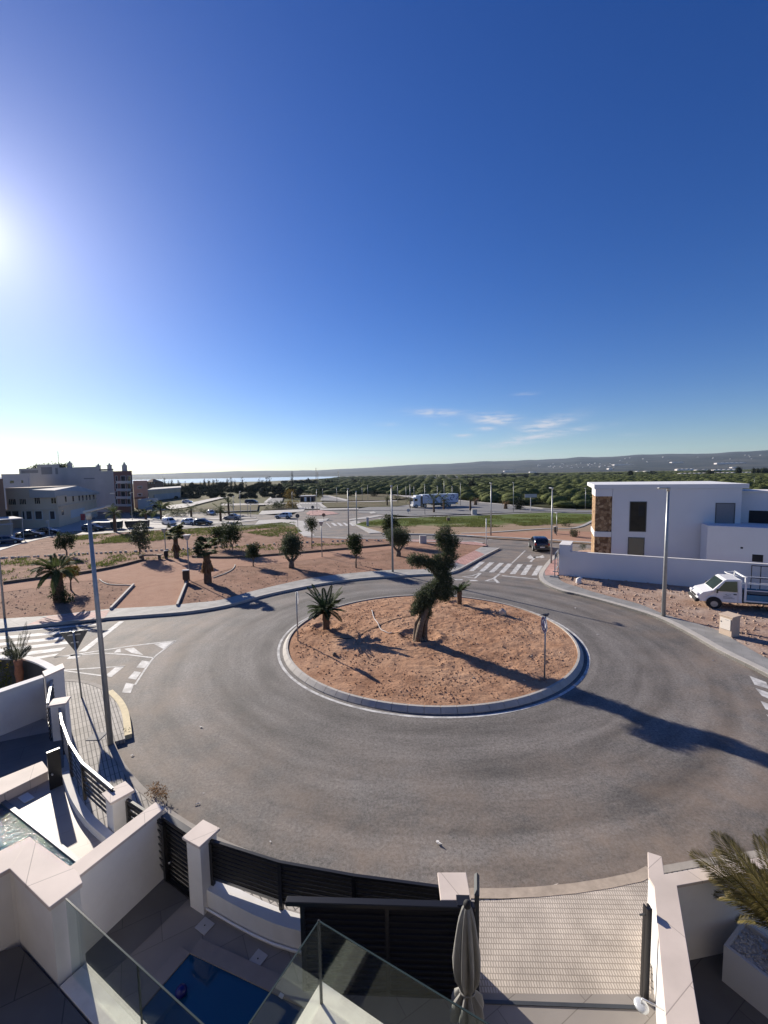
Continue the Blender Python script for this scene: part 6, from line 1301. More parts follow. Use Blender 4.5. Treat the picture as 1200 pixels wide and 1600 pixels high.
# utility cabinet on the right
c0_ = G(1123.5, 989, .13); c1_ = G(1142.5, 995.5, .13); d = (c1_-c0_); rz_ = math.atan2(d.y, d.x); w = d.xy.length*1.05
cc = (c0_+c1_)/2; nn = Vector((-math.sin(rz_), math.cos(rz_), 0)); 
root = empty('utility_cabinet', (cc.x, cc.y, .1), rz_, 'sand coloured utility cabinet with a white door at the edge of the right hand pavement', 'cabinet'); M_SAND = mat('sand concrete', (.50, .39, .30), .85, .08, 5, .3, 30)
Hc = .93; dp = .5
MB().bbox((0, dp/2, Hc/2), (w, dp, Hc), 0, .015).build('body', M_SAND, root); MB().add([(-w/2-.03, -.03, Hc), (w/2+.03, -.03, Hc), (w/2+.03, dp+.03, Hc), (-w/2-.03, dp+.03, Hc), (-w/2-.03, -.03, Hc+.05), (w/2+.03, -.03, Hc+.05), (w/2+.03, dp+.03, Hc+.11), (-w/2-.03, dp+.03, Hc+.11)], [(0, 3, 2, 1), (4, 5, 6, 7), (0, 1, 5, 4), (1, 2, 6, 5), (2, 3, 7, 6), (3, 0, 4, 7)]).build('lid', M_SAND, root)
dr = MB().bbox((.0, -.012, Hc*.62), (w*.82, .03, Hc*.58), 0, .01).build('door', mat('cream door', (.62, .56, .50), .6, .04, 5), root); MB().box((-w*.33, -.035, Hc*.7), (.03, .02, .05)).build('handle', M_DARKM, dr)
MB().box((w*.1, -.03, Hc*.84), (.16, .005, .015)).build('label_plate', M_GALV, dr)
# other small boxes
for (px, py, w, h, lab, nm) in [(661, 849, .75, .85, 'pale concrete meter box on the far kerb behind the clipped olive', 'meter_box'), (741, 804.5, .9, 1.0, 'grey meter box on the white pavement strip beyond the green field', 'meter_box'), (574.5, 822, .35, 1.3, 'white bollard at the end of the pink pavement wedge', 'bollard'), (700.5, 814, .5, .5, 'small dark box in the green field', 'meter_box')]:
    g = G(px, py, .1); root = empty(nm, g, R(5), lab, 'box' if nm == 'meter_box' else 'bollard'); MB().bbox((0, 0, h/2), (w, w*.5, h), 0, .02).build('body', M_LG if 'dark' not in lab else M_BRN, root); MB().bbox((0, 0, h+.02), (w*1.06, w*.56, .05), 0, .01).build('cap', M_CONC, root)
# leaning site fence panels at the wall end
g = G(869, 898, .12); root = empty('site_barrier', g, R(62), 'narrow metal site barrier standing at the end of the white compound wall', 'barrier'); mb = MB()
for x in (-.9, .9): mb.box((x, 0, .9), (.06, .06, 1.8)); mb.box((x, 0, .04), (.12, .7, .08))
for z in (.5, 1.75): mb.box((0, 0, z), (1.8, .05, .05))
mb.build('frame', M_GALV, root); MB().box((0, 0, 1.55), (1.7, .06, .38)).build('panel', M_DARKM, root)
mb = MB(); 
# white stop/marker posts
g = G(759, 866, .1)
mb.tube([(0, 0, 0), (0, 0, 2.9)], .045, 8); o = mb.build('marker_pole', M_WHITEP); o.location = G(759.5, 852, .14); o.rotation_euler = (0, 0, 0); tag(o, 'short white pole on the tip of the pavement opposite the crossing', 'pole')
g = G(829, 798.6); root = empty('road_sign', (g.x, g.y, 0), 0, 'white rectangular road sign on a post beside the far car park', 'sign'); MB().box((0, 0, 1.7), (.12, .12, 3.4)).build('post', M_LG, root); MB().box((0, -.08, 3.1), (2.4, .06, .7)).build('plate', M_LG, root)
g = G(130.5, 822); root = empty('road_sign', (g.x, g.y, 0), 0, 'red rectangular sign on twin posts behind the grey hatchback', 'sign'); MB().box((0, 0, 1.55), (.75, .06, 1.1)).build('plate', mat('sign red', (.35, .03, .04), .5, .1, 3), root)
for x in (-.4, .4): MB().box((x, 0, .7), (.07, .07, 1.4)).build('post', M_LG, root)
g = G(77.5, 836.5); root = empty('road_sign', (g.x, g.y, 0), 0, 'small pale square sign on a blue grey post beside the black saloons', 'sign'); MB().box((0, 0, 1.1), (.1, .1, 2.2)).build('post', M_LG, root); MB().box((-.1, -.05, 1.95), (.42, .05, .42)).build('plate', M_LG, root)
for (px, py, yt, lab) in [(465.5, 824, 803, 'round topped sign at the park corner by the junction'), (506, 812, 802, 'round orange sign on the small splitter island'), (489, 804, 790, 'round dark sign on the rim of the small far roundabout'), (150, 812, 803.5, 'pale square sign in front of the grey party wall'), (638, 803, 795, 'small white marker post left of the lorry cab')]:
    g = G(px, py); Hh = CAM_H+raydir(px, yt)[2]*g.y/raydir(px, yt)[1]; root = empty('road_sign', (g.x, g.y, 0), 0, lab, 'sign'); MB().tube([(0, 0, 0), (0, 0, Hh)], .04, 6).build('post', M_GALV, root); MB().cyl((0, -.05, Hh-.3), .32, .03, 'Y', 16).build('plate', M_DARKM if 'dark' in lab or 'round topped' in lab else (M_LG if 'pale' in lab or 'white' in lab else M_BRN), root)
# park edgings
mb = MB(); 
for pl in ([(173, 953), (209, 915)], [(277, 947.5), (291.5, 911)]): strip(mb, gp(pl, .12), .12, .12, .16)
tag(mb.build('path_edging', M_KERB), kind='structure')
mb = MB(); strip(mb, smooth_line(gp([(155, 905.5), (163, 911), (175, 914), (208, 915)], .12)), .06, .125, .05); strip(mb, smooth_line(gp([(333, 903), (350, 897), (362, 891), (367, 885), (367, 882.5)], .12)), .06, .125, .05); tag(mb.build('path_edging', M_KERB), kind='structure')
mb = MB(); strip(mb, smooth_line(gp([(5, 912.5), (60, 905), (125, 897), (180, 887), (225, 875.5)], .12)), .09, .12, .20); strip(mb, smooth_line(gp([(300, 871), (365, 872), (450, 866), (560, 856.5), (620, 851)], .12)), .09, .12, .18); o = mb.build('timber_edging', M_WOOD); tag(o, 'long dark timber edging along the upper side of the pink gravel path', 'edging')
mb = MB(); random.seed(8)
pl = smooth_line(gp([(-60, 876), (0, 873), (60, 870), (130, 866), (220, 862), (320, 856.5), (420, 851), (520, 846.5), (600, 845)], .12), 12)
for a_, b_ in zip(pl, pl[1:]):
    n_ = max(1, int((b_-a_).length/.5))
    for i in range(n_):
        if random.random() < .22: continue
        q = a_+(b_-a_)*(i/n_); mb.box((q.x, q.y, .2), (.24*random.uniform(.6, 1.3), .13, .16*random.uniform(.6, 1.3)), math.atan2((b_-a_).y, (b_-a_).x)+random.uniform(-.1, .1))
tag(mb.build('edging_stones', M_CONC), 'row of short white edging blocks crossing the park', 'edging', kind='stuff')
# island bits
mb = MB(); pts = smooth_line(gp([(581, 951), (584, 963), (590, 973), (596, 983), (605, 989), (612, 990)], .3)); mb.tube([(p.x, p.y, island_z(p.x, p.y)+.03+.02*math.sin(i)) for i, p in enumerate(pts)], .022, 6); o = mb.build('hose', M_GRY2); tag(o, 'short piece of pale hose lying on the red earth of the roundabout', 'hose')
mb = MB(); pts = smooth_line(gp([(520, 993), (545, 996), (570, 986), (600, 973), (625, 965), (648, 960)], .3)); mb.tube([(p.x, p.y, island_z(p.x, p.y)+.02) for p in pts], .014, 6); pts = smooth_line(gp([(612, 990), (625, 993), (640, 996)], .3)); mb.tube([(p.x, p.y, island_z(p.x, p.y)+.02) for p in pts], .014, 6); o = mb.build('irrigation_pipe', M_BLACK); tag(o, 'thin black irrigation pipe across the roundabout towards the clipped olive', 'pipe')
def rock(name, px, py, s, m, label, z=.12, cat='rock', fl=1.0):
    g = G(px, py, z); zz = island_z(g.x, g.y) if (g.xy-ISL).length < 6.6 else z; mb = MB(); ph = random.uniform(0, 9)
    mb.ellipsoid((0, 0, s*.3), (s*.5, s*.42, s*.5*fl), 10, 7, lambda p: 1+.28*mn.noise(p*1.8+Vector((ph, 0, 0)))); o = mb.build(name, m); o.location = (g.x, g.y, zz); return tag(o, label, cat)
rock('rock', 785, 963, .42, mat('cream rock', (.62, .50, .38), .9, .1, 5, .4, 20), 'cream coloured rock on the roundabout right of the small cycad'); rock('rock', 523, 1027, .19, M_BARK, 'dark brown rock at the left side of the roundabout', cat='rock')
rock('rock', 499, 931, .2, M_STONE, 'small pale rock at the edge of the park kerb by the road')
o = rock('broken_stone', 904, 911, .42, M_WHITE, 'white jagged stone block on the earth before the compound wall', .1, 'rock', 1.3)
mb = MB(); mb.ellipsoid((.12, .0, .34), (.17, .1, .09), 8, 6, lambda p: 1+.3*mn.noise(p*2)); mb.build('broken_top', M_WHITE, o)
# clods and stones
def scatter(name, n, sampler, smin, smax, m, zf, flat=.6):
    base = []; MBx = MB(); MBx.ellipsoid((0, 0, 0), (1, 1, 1), 6, 4); bv = np.array(MBx.v); bf = [f for f in MBx.f]; bq = np.array([f for f in bf])
    VV = []; QQ = []; k = 0
    for i in range(n):
        x, y = sampler(); s = smin+(smax-smin)*random.random()**3; v = bv*RNG.uniform(.7, 1.3, (len(bv), 1))*np.array([s, s*random.uniform(.6, 1), s*flat]); a = random.uniform(0, 6.28); c_, s_ = math.cos(a), math.sin(a)
        v = np.c_[v[:, 0]*c_-v[:, 1]*s_, v[:, 0]*s_+v[:, 1]*c_, v[:, 2]]+np.array([x, y, zf(x, y)]); VV.append(v); QQ.append(bq+k); k += len(v)
    return link(name, fast_mesh(name, np.concatenate(VV), np.concatenate(QQ)), m)
def isl_s():
    while True:
        r = 6.5*math.sqrt(random.random()); a = random.uniform(0, 6.28); x = ISL.x+r*math.cos(a); y = ISL.y+r*math.sin(a)
        if mn.noise(Vector((x*.5, y*.5, 2))) > random.uniform(-.6, .35): return x, y
random.seed(2); tag(scatter('clods', 6500, isl_s, .008, .05, M_RED, lambda x, y: island_z(x, y)+.005), 'loose red clods and stones over the roundabout earth', 'clods', kind='stuff')
M_PSTONE = mat('pale pebbles', (.45, .36, .29), .9, .3, 2, coord='P')
tag(scatter('stones', 260, isl_s, .012, .05, M_PSTONE, lambda x, y: island_z(x, y)+.008), 'scattered pale stones on the roundabout earth', 'stones', kind='stuff')
def in_poly(x, y, P):
    c_ = False
    for i in range(len(P)):
        x0, y0 = P[i-1]; x1, y1 = P[i]
        if (y0 > y) != (y1 > y) and x < (x1-x0)*(y-y0)/(y1-y0)+x0: c_ = not c_
    return c_
PARKP = [(p.x, p.y) for p in inner]+[(p.x, p.y) for p in backl]; PATHP = [(p.x, p.y) for p in path]
def park_s(y1=75, px0=-60, px1=20):
    def f():
        while True:
            px = random.uniform(-40, 740); py = 835+125*random.random()**.8; g = G(px, py, .1)
            if in_poly(g.x, g.y, PARKP) and not in_poly(g.x, g.y, PATHP) and mn.noise(Vector((g.x*.3, g.y*.3, 7))) > random.uniform(-.5, .4): return g.x, g.y
    return f
tag(scatter('clods', 3000, park_s(), .012, .08, mat('park clods', (.33, .205, .15), .95, .3, 1, coord='P'), lambda x, y: .115, .5), 'loose clods and stones on the park earth', 'clods', kind='stuff')
PLOTP = [(p.x, p.y) for p in ki]+[(40, 12), (40, 30), (24.2, 27.4), (13.4, 33)]
def plot_s():
    while True:
        x = random.uniform(12, 30); y = random.uniform(15, 34)
        if in_poly(x, y, PLOTP): return x, y
tag(scatter('rubble', 3200, plot_s, .012, .085, mat('plot rubble', (.38, .27, .20), .95, .35, 1, coord='P'), lambda x, y: .11, .6), 'rubble and stones over the building plot', 'rubble', kind='stuff')
# litter on the road
for i, (px, py, s, lab) in enumerate([(314, 1136, .16, 'crumpled white litter on the asphalt left of the roundabout'), (308, 1257, .16, 'crumpled pale litter near the black fence on the road'), (318, 1240, .06, 'tiny white scrap above the litter near the fence'), (685, 1319, .2, 'pale crumpled litter on the road above the gate pillar'), (872, 1387, .22, 'dry leaf litter at the driveway kerb'), (934, 992, .14, 'small white scrap on the road right of the roundabout'), (1113, 1032, .13, 'small white scrap on the road near the lower right kerb'), (207, 1181, .12, 'white scrap at the foot of the near kerb'), (422, 1316, .08, 'small pale scrap on the road near the fence'), (900, 950.5, .16, 'white scrap on the road towards the villa wall')]):
    g = G(px, py, .0); mb = MB(); n_ = 9; vs = [(random.uniform(-1, 1)*s*.5, random.uniform(-.7, .7)*s*.5, random.uniform(.004, s*.25)) for _ in range(n_)]
    mb.add(vs, [(0, 1, 2), (2, 3, 4), (4, 5, 6), (6, 7, 8), (1, 3, 5), (0, 5, 8)]); o = mb.build('litter', M_WHITE if 'leaf' not in lab else M_STONE); o.location = (g.x, g.y, .006); tag(o, lab, 'litter')
g = G(247, 1243, .12); root = empty('roadside_weed', g, 0, 'dry brown weed growing at the kerb beside the dividing wall', 'weed'); link('foliage', crown_mesh('weed', [(0, 0, .12, .16, .12, .12), (.15, -.1, .08, .15, .1, .08), (-.1, .12, .1, .1, .1, .1)], 500, .06, .022), L_DRY, root)
g = G(197, 1148, .0); root = empty('roadside_weed', g, 0, 'small dark tuft of debris under the yellow kerb end', 'weed'); link('foliage', crown_mesh('weed', [(0, 0, .05, .09, .07, .06)], 160, .05, .03), L_DARK, root)
# manhole cover in the pavement
g = G(166, 1153, .13); o = MB().bbox((0, 0, 0), (.42, .42, .02), 0, .004).build('manhole_cover', M_PAVE); o.location = (g.x-.35, g.y+.1, .124); tag(o, 'square stone manhole cover beside the left lamp post', 'cover')
# ================================================================ MIDDLE DISTANCE GROUND
def far_sheet(name, pts, z, m): return tag(sheet(name, [(p.x, p.y) for p in gp(pts, z)], z, m, thick=.05 if z < .08 else .12), kind='structure')
M_SCR = dirtmat('scrub ground', (.09, .085, .045), (.19, .15, .10), (.075, .085, .035), sc=.25)
M_ASF = mat('far asphalt', (.17, .165, .16), .85, .08, .2, coord='P'); M_AVE = mat('sunlit avenue', (.36, .335, .31), .85, .1, .12, coord='P')  # avenue coloured paler than the asphalt, imitating sunlight on it
# green and earth field right of the side road
far_sheet('field', [(556, 819), (570, 823), (600, 832.5), (640, 833), (700, 834.5), (760, 840.5), (930, 850), (1300, 870), (1300, 812), (935, 803.5), (850, 800.5), (760, 804.5), (640, 808.5), (592, 811), (570, 815)], .10, M_FIELD)
mb = MB(); strip(mb, gp([(598, 833.5), (640, 834), (700, 835.5), (740, 837)], .12), .5, .0, .15, 0); tag(mb.build('pavement_back', M_CONC), kind='structure')
tag(sheet('pavement_field', [(p.x, p.y) for p in gp([(715, 836), (760, 838), (860, 843), (925, 848), (1100, 856), (1100, 846), (960, 834), (925, 831), (860, 829), (800, 832), (740, 833.5), (715, 834)], .13)], .14, M_PATH, thick=.14), kind='structure')
mb = MB(); strip(mb, smooth_line(gp([(720, 833.3), (760, 832), (850, 826), (900, 824.5), (930, 812), (960, 800)], .15)), .5, .145, .03); tag(mb.build('path_edging', M_CONC), kind='structure')
mb = MB(); strip(mb, gp([(730, 836.8), (800, 840.3), (862, 843.5), (935, 848.5)], .13), .6, 0, .155); tag(mb.build('kerb', M_CONC), kind='structure')
# concrete wedges and strips
for nm, pts, m_ in [('pavement_wedge', [(546, 815), (556, 813), (600, 832), (577, 833)], M_CONC), ('pavement_wedge', [(545.5, 811), (590, 804.5), (602, 805), (575, 810), (547, 812.5)], M_CONC), ('splitter_island', [(495, 811), (514, 810), (510, 813.5), (499, 814)], M_CONC), ('splitter_island', [(577, 800), (584, 799), (588, 802), (580, 802.5)], M_CONC),
        ('pavement_avenue', [(404, 804), (409, 798), (476, 795.5), (474, 799), (440, 802), (410, 804)], M_CONC), ('pavement_avenue', [(-80, 836), (110, 822), (235, 819.5), (350, 818), (402, 813), (404, 811.5), (350, 814), (236, 817), (110, 820), (-80, 828)], M_AVE),
        ('splitter_strip', [(60, 815), (230, 813.2), (340, 811), (400, 809), (400, 808), (330, 809.5), (230, 811.5), (60, 813)], M_CONC), ('roundabout_apron', [(478, 802), (484, 798), (500, 797), (520, 799.5), (530, 802.5), (505, 805), (485, 805)], M_PINK), ('pavement_far', [(500, 794.5), (560, 793.5), (560, 795.5), (500, 796.5)], M_CONC), ('pavement_far', [(497, 786), (500, 785), (511, 793), (505, 793.5)], M_CONC), ('pavement_far', [(461, 786), (465, 785.5), (474, 794), (467, 795)], M_CONC),
        ('pavement_far', [(512, 774.5), (516, 774.5), (545, 781), (541, 782.5)], M_CONC), ('pavement_far', [(412, 785), (426, 773.5), (430, 773.5), (417, 785.5)], M_CONC)]: far_sheet(nm, pts, .07, m_)
for nm, pts, m_ in [('car_park', [(560, 801), (592, 803), (640, 806.5), (760, 802.5), (850, 799.2), (935, 801), (1300, 806), (1300, 797), (935, 797.3), (880, 796.5), (800, 789), (715, 782), (716, 788), (600, 789), (560, 794.5)], M_ASF), ('side_road', [(225, 797), (240, 793), (300, 785), (345, 776), (356, 776.5), (320, 785), (290, 793), (240, 799)], M_AVE), ('side_road', [(417, 785.5), (430, 774), (444, 774), (440, 785.5)], M_ASF), ('side_road', [(468, 795.5), (462, 785.5), (498, 785.5), (505, 795)], M_ASF), ('side_road', [(500, 782), (505, 774), (514, 774), (541, 783)], M_ASF), ('side_road', [(345, 787), (415, 786.5), (620, 782), (620, 783), (415, 789), (345, 790)], M_AVE), ('side_road', [(590, 770), (612, 769.5), (650, 775), (700, 781), (690, 783), (640, 777.5)], M_AVE), ('side_road', [(-60, 845), (120, 830), (230, 826), (300, 823), (300, 806), (200, 810), (110, 815), (40, 823), (-60, 830)], M_AVE)]:
    tag(sheet(nm, [(p.x, p.y) for p in gp(pts, .02)], .025 if m_ is M_ASF else .045, m_), kind='structure')
mb = MB()
for pl, w_ in (([(592, 811.5), (640, 809), (760, 805), (850, 801), (935, 803), (1300, 810)], .8), ([(715, 781.8), (800, 789.5), (850, 795), (900, 796.6)], .9), ([(300, 826), (340, 823.8), (400, 820), (430, 816.5)], .4), ([(500, 797), (560, 797.3), (700, 796.5)], .7), ([(350, 799.5), (402, 797.8)], .6), ([(270, 802.5), (330, 801), (345, 800)], .6), ([(480, 840), (540, 842.5), (600, 842.5)], .35)): strip(mb, gp(pl, .05), w_, .05, .09)
tag(mb.build('kerb', M_CONC), kind='structure')
mb = MB()
for i in range(7): x = 470+i*4.5; mb.add([tuple(p) for p in gp([(x, 794.6), (x+2.2, 794.6), (x+1.6, 793.2), (x-.4, 793.2)], .03)], [(0, 1, 2, 3)]); mb.add([tuple(p) for p in gp([(x, 787.4), (x+2.0, 787.4), (x+1.6, 786.4), (x-.4, 786.4)], .03)], [(0, 1, 2, 3)])
o = mb.build('road_markings', M_PAINT); o.location.z = .02; tag(o, kind='structure')
far_sheet('waste_ground', [(240, 808), (262, 802), (330, 799.5), (402, 797), (404, 788), (345, 790.5), (300, 793), (240, 800)], .05, M_SCR); far_sheet('waste_ground', [(408, 796.5), (466, 795), (460, 786), (416, 789)], .05, M_SCR); far_sheet('waste_ground', [(512, 793), (620, 791.5), (640, 788), (620, 784), (545, 784), (503, 785)], .05, M_SCR); far_sheet('waste_ground', [(545, 782), (600, 781.5), (640, 778), (592, 771), (520, 774.5)], .05, M_SCR); 
# ================================================================ TREES OF THE PARK
def tr_(px, py, ytop, wpx, cb, label, leaf=None, n=1700, forks=3, z=.11, **k):
    g = G(px, py, z); s = g.y/FPX; h = (CAM_H+raydir(px, ytop)[2]*g.y/raydir(px, ytop)[1])-z; w = wpx*s*1.0; cbm = h-(cb-ytop)*s*1.02
    return tree('park_tree', g, h, w, max(.3, cbm), label, leaf, 'young trees of the park', n, forks=forks, **k)
random.seed(11)
tr_(104, 869, 833, 33, 856, 'round headed young tree, leftmost in the park', L_DARK, 1500, trunk_r=.07)
tr_(218.5, 872, 821, 36, 858, 'loose crowned tree with a thin forked trunk behind the gravel plaza', L_GREY, 1500, trunk_r=.07)
tr_(111, 922, 872, 26, 903, 'small tree with yellowing leaves pressed against the big left palm', L_YEL, 1500, trunk_r=.05)
tr_(347, 857, 819, 34, 846, 'broad dark tree, left one of the touching pair in the park', L_DARK, 1700, trunk_r=.07)
tr_(363, 864, 820, 36, 853, 'broad tree with a thin stem, right one of the touching pair', L_DARK, 1500, trunk_r=.05)
tr_(396, 885, 850, 26, 872, 'small neat ball headed tree between fan palm and forked olive', L_DARK, 2200, trunk_r=.05)
tr_(487.5, 857, 808, 22, 834, 'slender dark tree next to the park lantern and junction', L_DARK, 1200, trunk_r=.05)
tr_(556.5, 887, 836, 29, 867, 'compact dark citrus tree with spiky top near the road', L_DARK, 2600, trunk_r=.06)
tr_(610, 852, 805, 32, 838, 'tall bushy dark tree behind the kerb lamp post', L_DARK, 1800, trunk_r=.08)
def olive(px, py, ytop, wpx, cb, label):
    g = G(px, py, .11); s = g.y/FPX; h = (CAM_H+raydir(px, ytop)[2]*g.y/raydir(px, ytop)[1])-.1; w = wpx*s; cbm = h-(cb-ytop)*s
    root = empty('olive_tree', g, 0, label, 'olive tree', 'olive trees of the park'); bl = []
    for i in range(12): a = i*.55+.3; q = random.uniform(.1, .55); bl.append((math.cos(a*2)*q*w/2, math.sin(a*2)*q*w/2, cbm+(h-cbm)*random.uniform(.3, .68), w*.27, w*.26, (h-cbm)*.34))
    link('crown', crown_mesh('crown', bl, 8500, .15, .06, shell=.3, rough=.15), L_OLIVE, root)
    mb = MB(); fk = cbm*.55; limb_mb(mb, [(0, 0, -.1), (.03, 0, fk*.5), (0, 0, fk)], .26, .2, 9, .03); 
    for (x, y) in ((-.7, 0), (.75, .1), (.1, .6)): limb_mb(mb, [(0, 0, fk*.85), (x*.45, y*.45, fk+(cbm-fk)*.5), (x*.9, y*.9, cbm+.35)], .15, .06, 7, .05)
    mb.build('trunk', M_BARK, root); return root
random.seed(31); olive(455.5, 887, 834, 43, 869, 'wide crowned olive tree with a thick forked trunk, left of the citrus tree'); olive(622.5, 869, 825, 41, 854, 'wide crowned olive tree behind the kerb lamp post, right of the citrus tree')
# palms of the park
def palm_dim(px, py, ytop, wpx, z=.11): g = G(px, py, z); return g, (CAM_H+raydir(px, ytop)[2]*g.y/raydir(px, ytop)[1])-z, wpx*g.y/FPX
random.seed(41)
g, h, w = palm_dim(93, 941, 868, 74); root = feather_palm(g, h*.86, w*.95, 'large park palm with drooping fronds and dark leaves standing for its shadow, at the left', group=None, tr=.3, nf=30, nl=26, drop=.25, name='park_palm')
link('trunk_shadow_leaves', crown_mesh('shadow_leaves', [(0, 0, .6, .42, .4, .7), (.6, -.1, .25, .3, .3, .3)], 1600, .1, .07), L_DARK, root)  # dark leaf clump imitates the shadow of the palm's trunk
g, h, w = palm_dim(276, 872, 828, 31); fan_palm(g, h, w, 'fan palm with a brown skirt of dead leaves at the far side of the plaza', skirt=(.7, 1.45), skirt_w=.7, ch=.3)
g, h, w = palm_dim(325, 911, 852, 40); fan_palm(g, h, w, 'nearest fan palm, its long brown dead leaves hanging beside the plaza', skirt=(.9, 1.8), skirt_w=.75, tr=.26, ch=.3)
# avenue palms and others
random.seed(51)
for (px, py, yt, wp, lab, dr) in [(252, 812, 793, 44, 'umbrella shaped palm with wide drooping fronds near the white van', .5), (299, 808, 792, 24, 'small palm behind the parked white car', .2), (345, 815, 792, 26, 'dark stocky palm left of the silver saloon', .2), (357.5, 804, 781, 24, 'tall palm with narrow crown behind the silver saloon', 0), (678, 800.5, 776, 26, 'leaning topped palm in front of the lorry trailer', 0), (693.5, 796, 776, 20, 'palm standing against the lorry trailer middle', 0), (735, 797.5, 776, 14, 'thin palm with a bare top right of the lorry', 0), (605, 790, 776, 14, 'small far palm left of the lorry', 0),
        (68, 813, 778, 36, 'dark palm in front of the beige workshop', .2), (180, 832, 795, 32, 'loose palm with a bright trunk tag by the green waste container', .2), (228, 812, 800, 22, 'small palm behind the square black bin', .2), (641, 793, 778, 12, 'far palm just left of the lorry cab', .1)]:
    g, h, w = palm_dim(px, py, yt, wp, .0); feather_palm(g, h, w*1.1, lab, group='palms along the avenue and car park', tr=.2, nf=20, nl=12, drop=dr)
for (px, py, yt, lab) in [(743, 789, 781, 'short dark stub of a cropped palm right of the lorry'), (790, 795, 786, 'short dark stub of a cropped palm beside the orchard lamp')]:
    g, h, w = palm_dim(px, py, yt, 4, 0); root = empty('palm_stub', g, 0, lab, 'palm tree'); MB().tube([(0, 0, 0), (0, 0, h*.9)], [.45, .3], 10).build('trunk', M_PALMT, root); link('crown', crown_mesh('stub', [(0, 0, h*.9, .35, .35, .4)], 120, .4, .1), L_DRY, root)
def shrub(name, px, py, wpx, hpx, label, leaf=L_DARK, n=700, group=None, z=.1, ln=None):
    g = G(px, py, z); s = g.y/FPX; w = wpx*s; h = hpx*s; root = empty(name, g, 0, label, 'shrub', group); bl = [(random.uniform(-.3, .3)*w, random.uniform(-.2, .2)*w, h*random.uniform(.3, .6), w*.28, w*.25, h*.42) for _ in range(5)]
    link('foliage', crown_mesh('foliage', bl, n, ln or max(.07, h*.14), (ln or max(.07, h*.14))*.45), leaf, root); return root
random.seed(61)
shrub('shrub', 897, 839, 18, 12, 'dark yucca like shrub on the pink pavement left of the villa', L_DARK, 900); shrub('shrub', 884, 822, 16, 8, 'low round shrub at the edge of the green field', L_DARK, 800); shrub('shrub', 812, 795, 18, 18, 'dense black green bush by the orchard lamp post', L_CYP, 900); shrub('shrub', 912, 857, 10, 8, 'small shrub on the pavement against the compound wall', L_DARK, 500)
shrub('shrub', 734, 763, 14, 14, 'solitary rounded tree in the orchard beyond the lorry', L_CYP, 900); shrub('shrub', 585, 775.5, 12, 10, 'dark round tree beyond the brown strip in the centre', L_CYP, 700); shrub('shrub', 547, 775, 9, 10, 'dark bush left of the round tree in the centre', L_CYP, 600); shrub('shrub', 621, 780, 12, 7, 'low bush beside the far bare strip', L_DARK, 500); shrub('shrub', 426, 794, 40, 12, 'bushy thicket on the waste ground before the kiosk', L_DARK, 1400); shrub('shrub', 455, 793, 26, 14, 'brown thicket beside the kiosk road', L_YEL, 900); shrub('shrub', 455, 778, 22, 14, 'yellowish round tree left of the kiosk', L_YEL, 900); shrub('shrub', 495, 776, 22, 12, 'green round tree behind the kiosk', L_DARK, 900)
for (px, py, w, h, lab) in [(275, 806, 40, 12, 'green bushes behind the umbrella palm on the waste ground'), (320, 803, 40, 9, 'green bushes behind the parked cars on the waste ground'), (215, 808, 26, 12, 'dark bushes at the foot of the salmon building'), (235, 806, 22, 10, 'dark bushes by the dark car and block wall')]: shrub('bushes', px, py, w, h, lab, L_DARK, 1300)
# weeds: tufts over the park's back strip and the field
def tufts(name, n, sampler, h0, h1, leaf, label, zz=.11):
    P = np.array([sampler() for _ in range(n)]); k = 5; P = np.repeat(P, k, 0)+RNG.normal(size=(n*k, 2))*.12; P3 = np.c_[P, np.full(len(P), zz)]; d = RNG.normal(size=(n*k, 3))*.45; d[:, 2] = 1; d /= np.linalg.norm(d, axis=1)[:, None]
    V, Q = leaf_quads(P3, d, (h0+h1)/2, .07); return tag(link(name, fast_mesh(name, V, Q), leaf), label, 'weeds', kind='stuff')
def pxs(poly, thr=-.1, sc=.25, P=None):
    xs = [p[0] for p in poly]; ys = [p[1] for p in poly]
    def f():
        while True:
            px = random.uniform(min(xs), max(xs)); py = random.uniform(min(ys), max(ys))
            if not in_poly(px, py, poly): continue
            g = G(px, py, .1)
            if mn.noise(Vector((g.x*sc, g.y*sc, 1))) > thr+random.uniform(-.2, .2): return g.x, g.y
    return f
tufts('weeds', 3600, pxs([(112, 838), (460, 816), (470, 832), (440, 842), (380, 832), (300, 838), (240, 846), (112, 852)], -.05), .08, .26, L_GRASS, 'green weeds along the back of the park')
tufts('weeds', 5000, pxs([(560, 818), (640, 809), (760, 806), (935, 806), (935, 812), (860, 821), (760, 824), (640, 823), (575, 821)], -.05), .08, .24, L_GRASS, 'green weeds over the rough field')
tufts('weeds', 800, pxs([(0, 876), (120, 866), (260, 862), (560, 842), (560, 850), (260, 872), (120, 892), (0, 908)], .15, .4), .08, .25, L_GRASS, 'sparse weeds on the park earth')
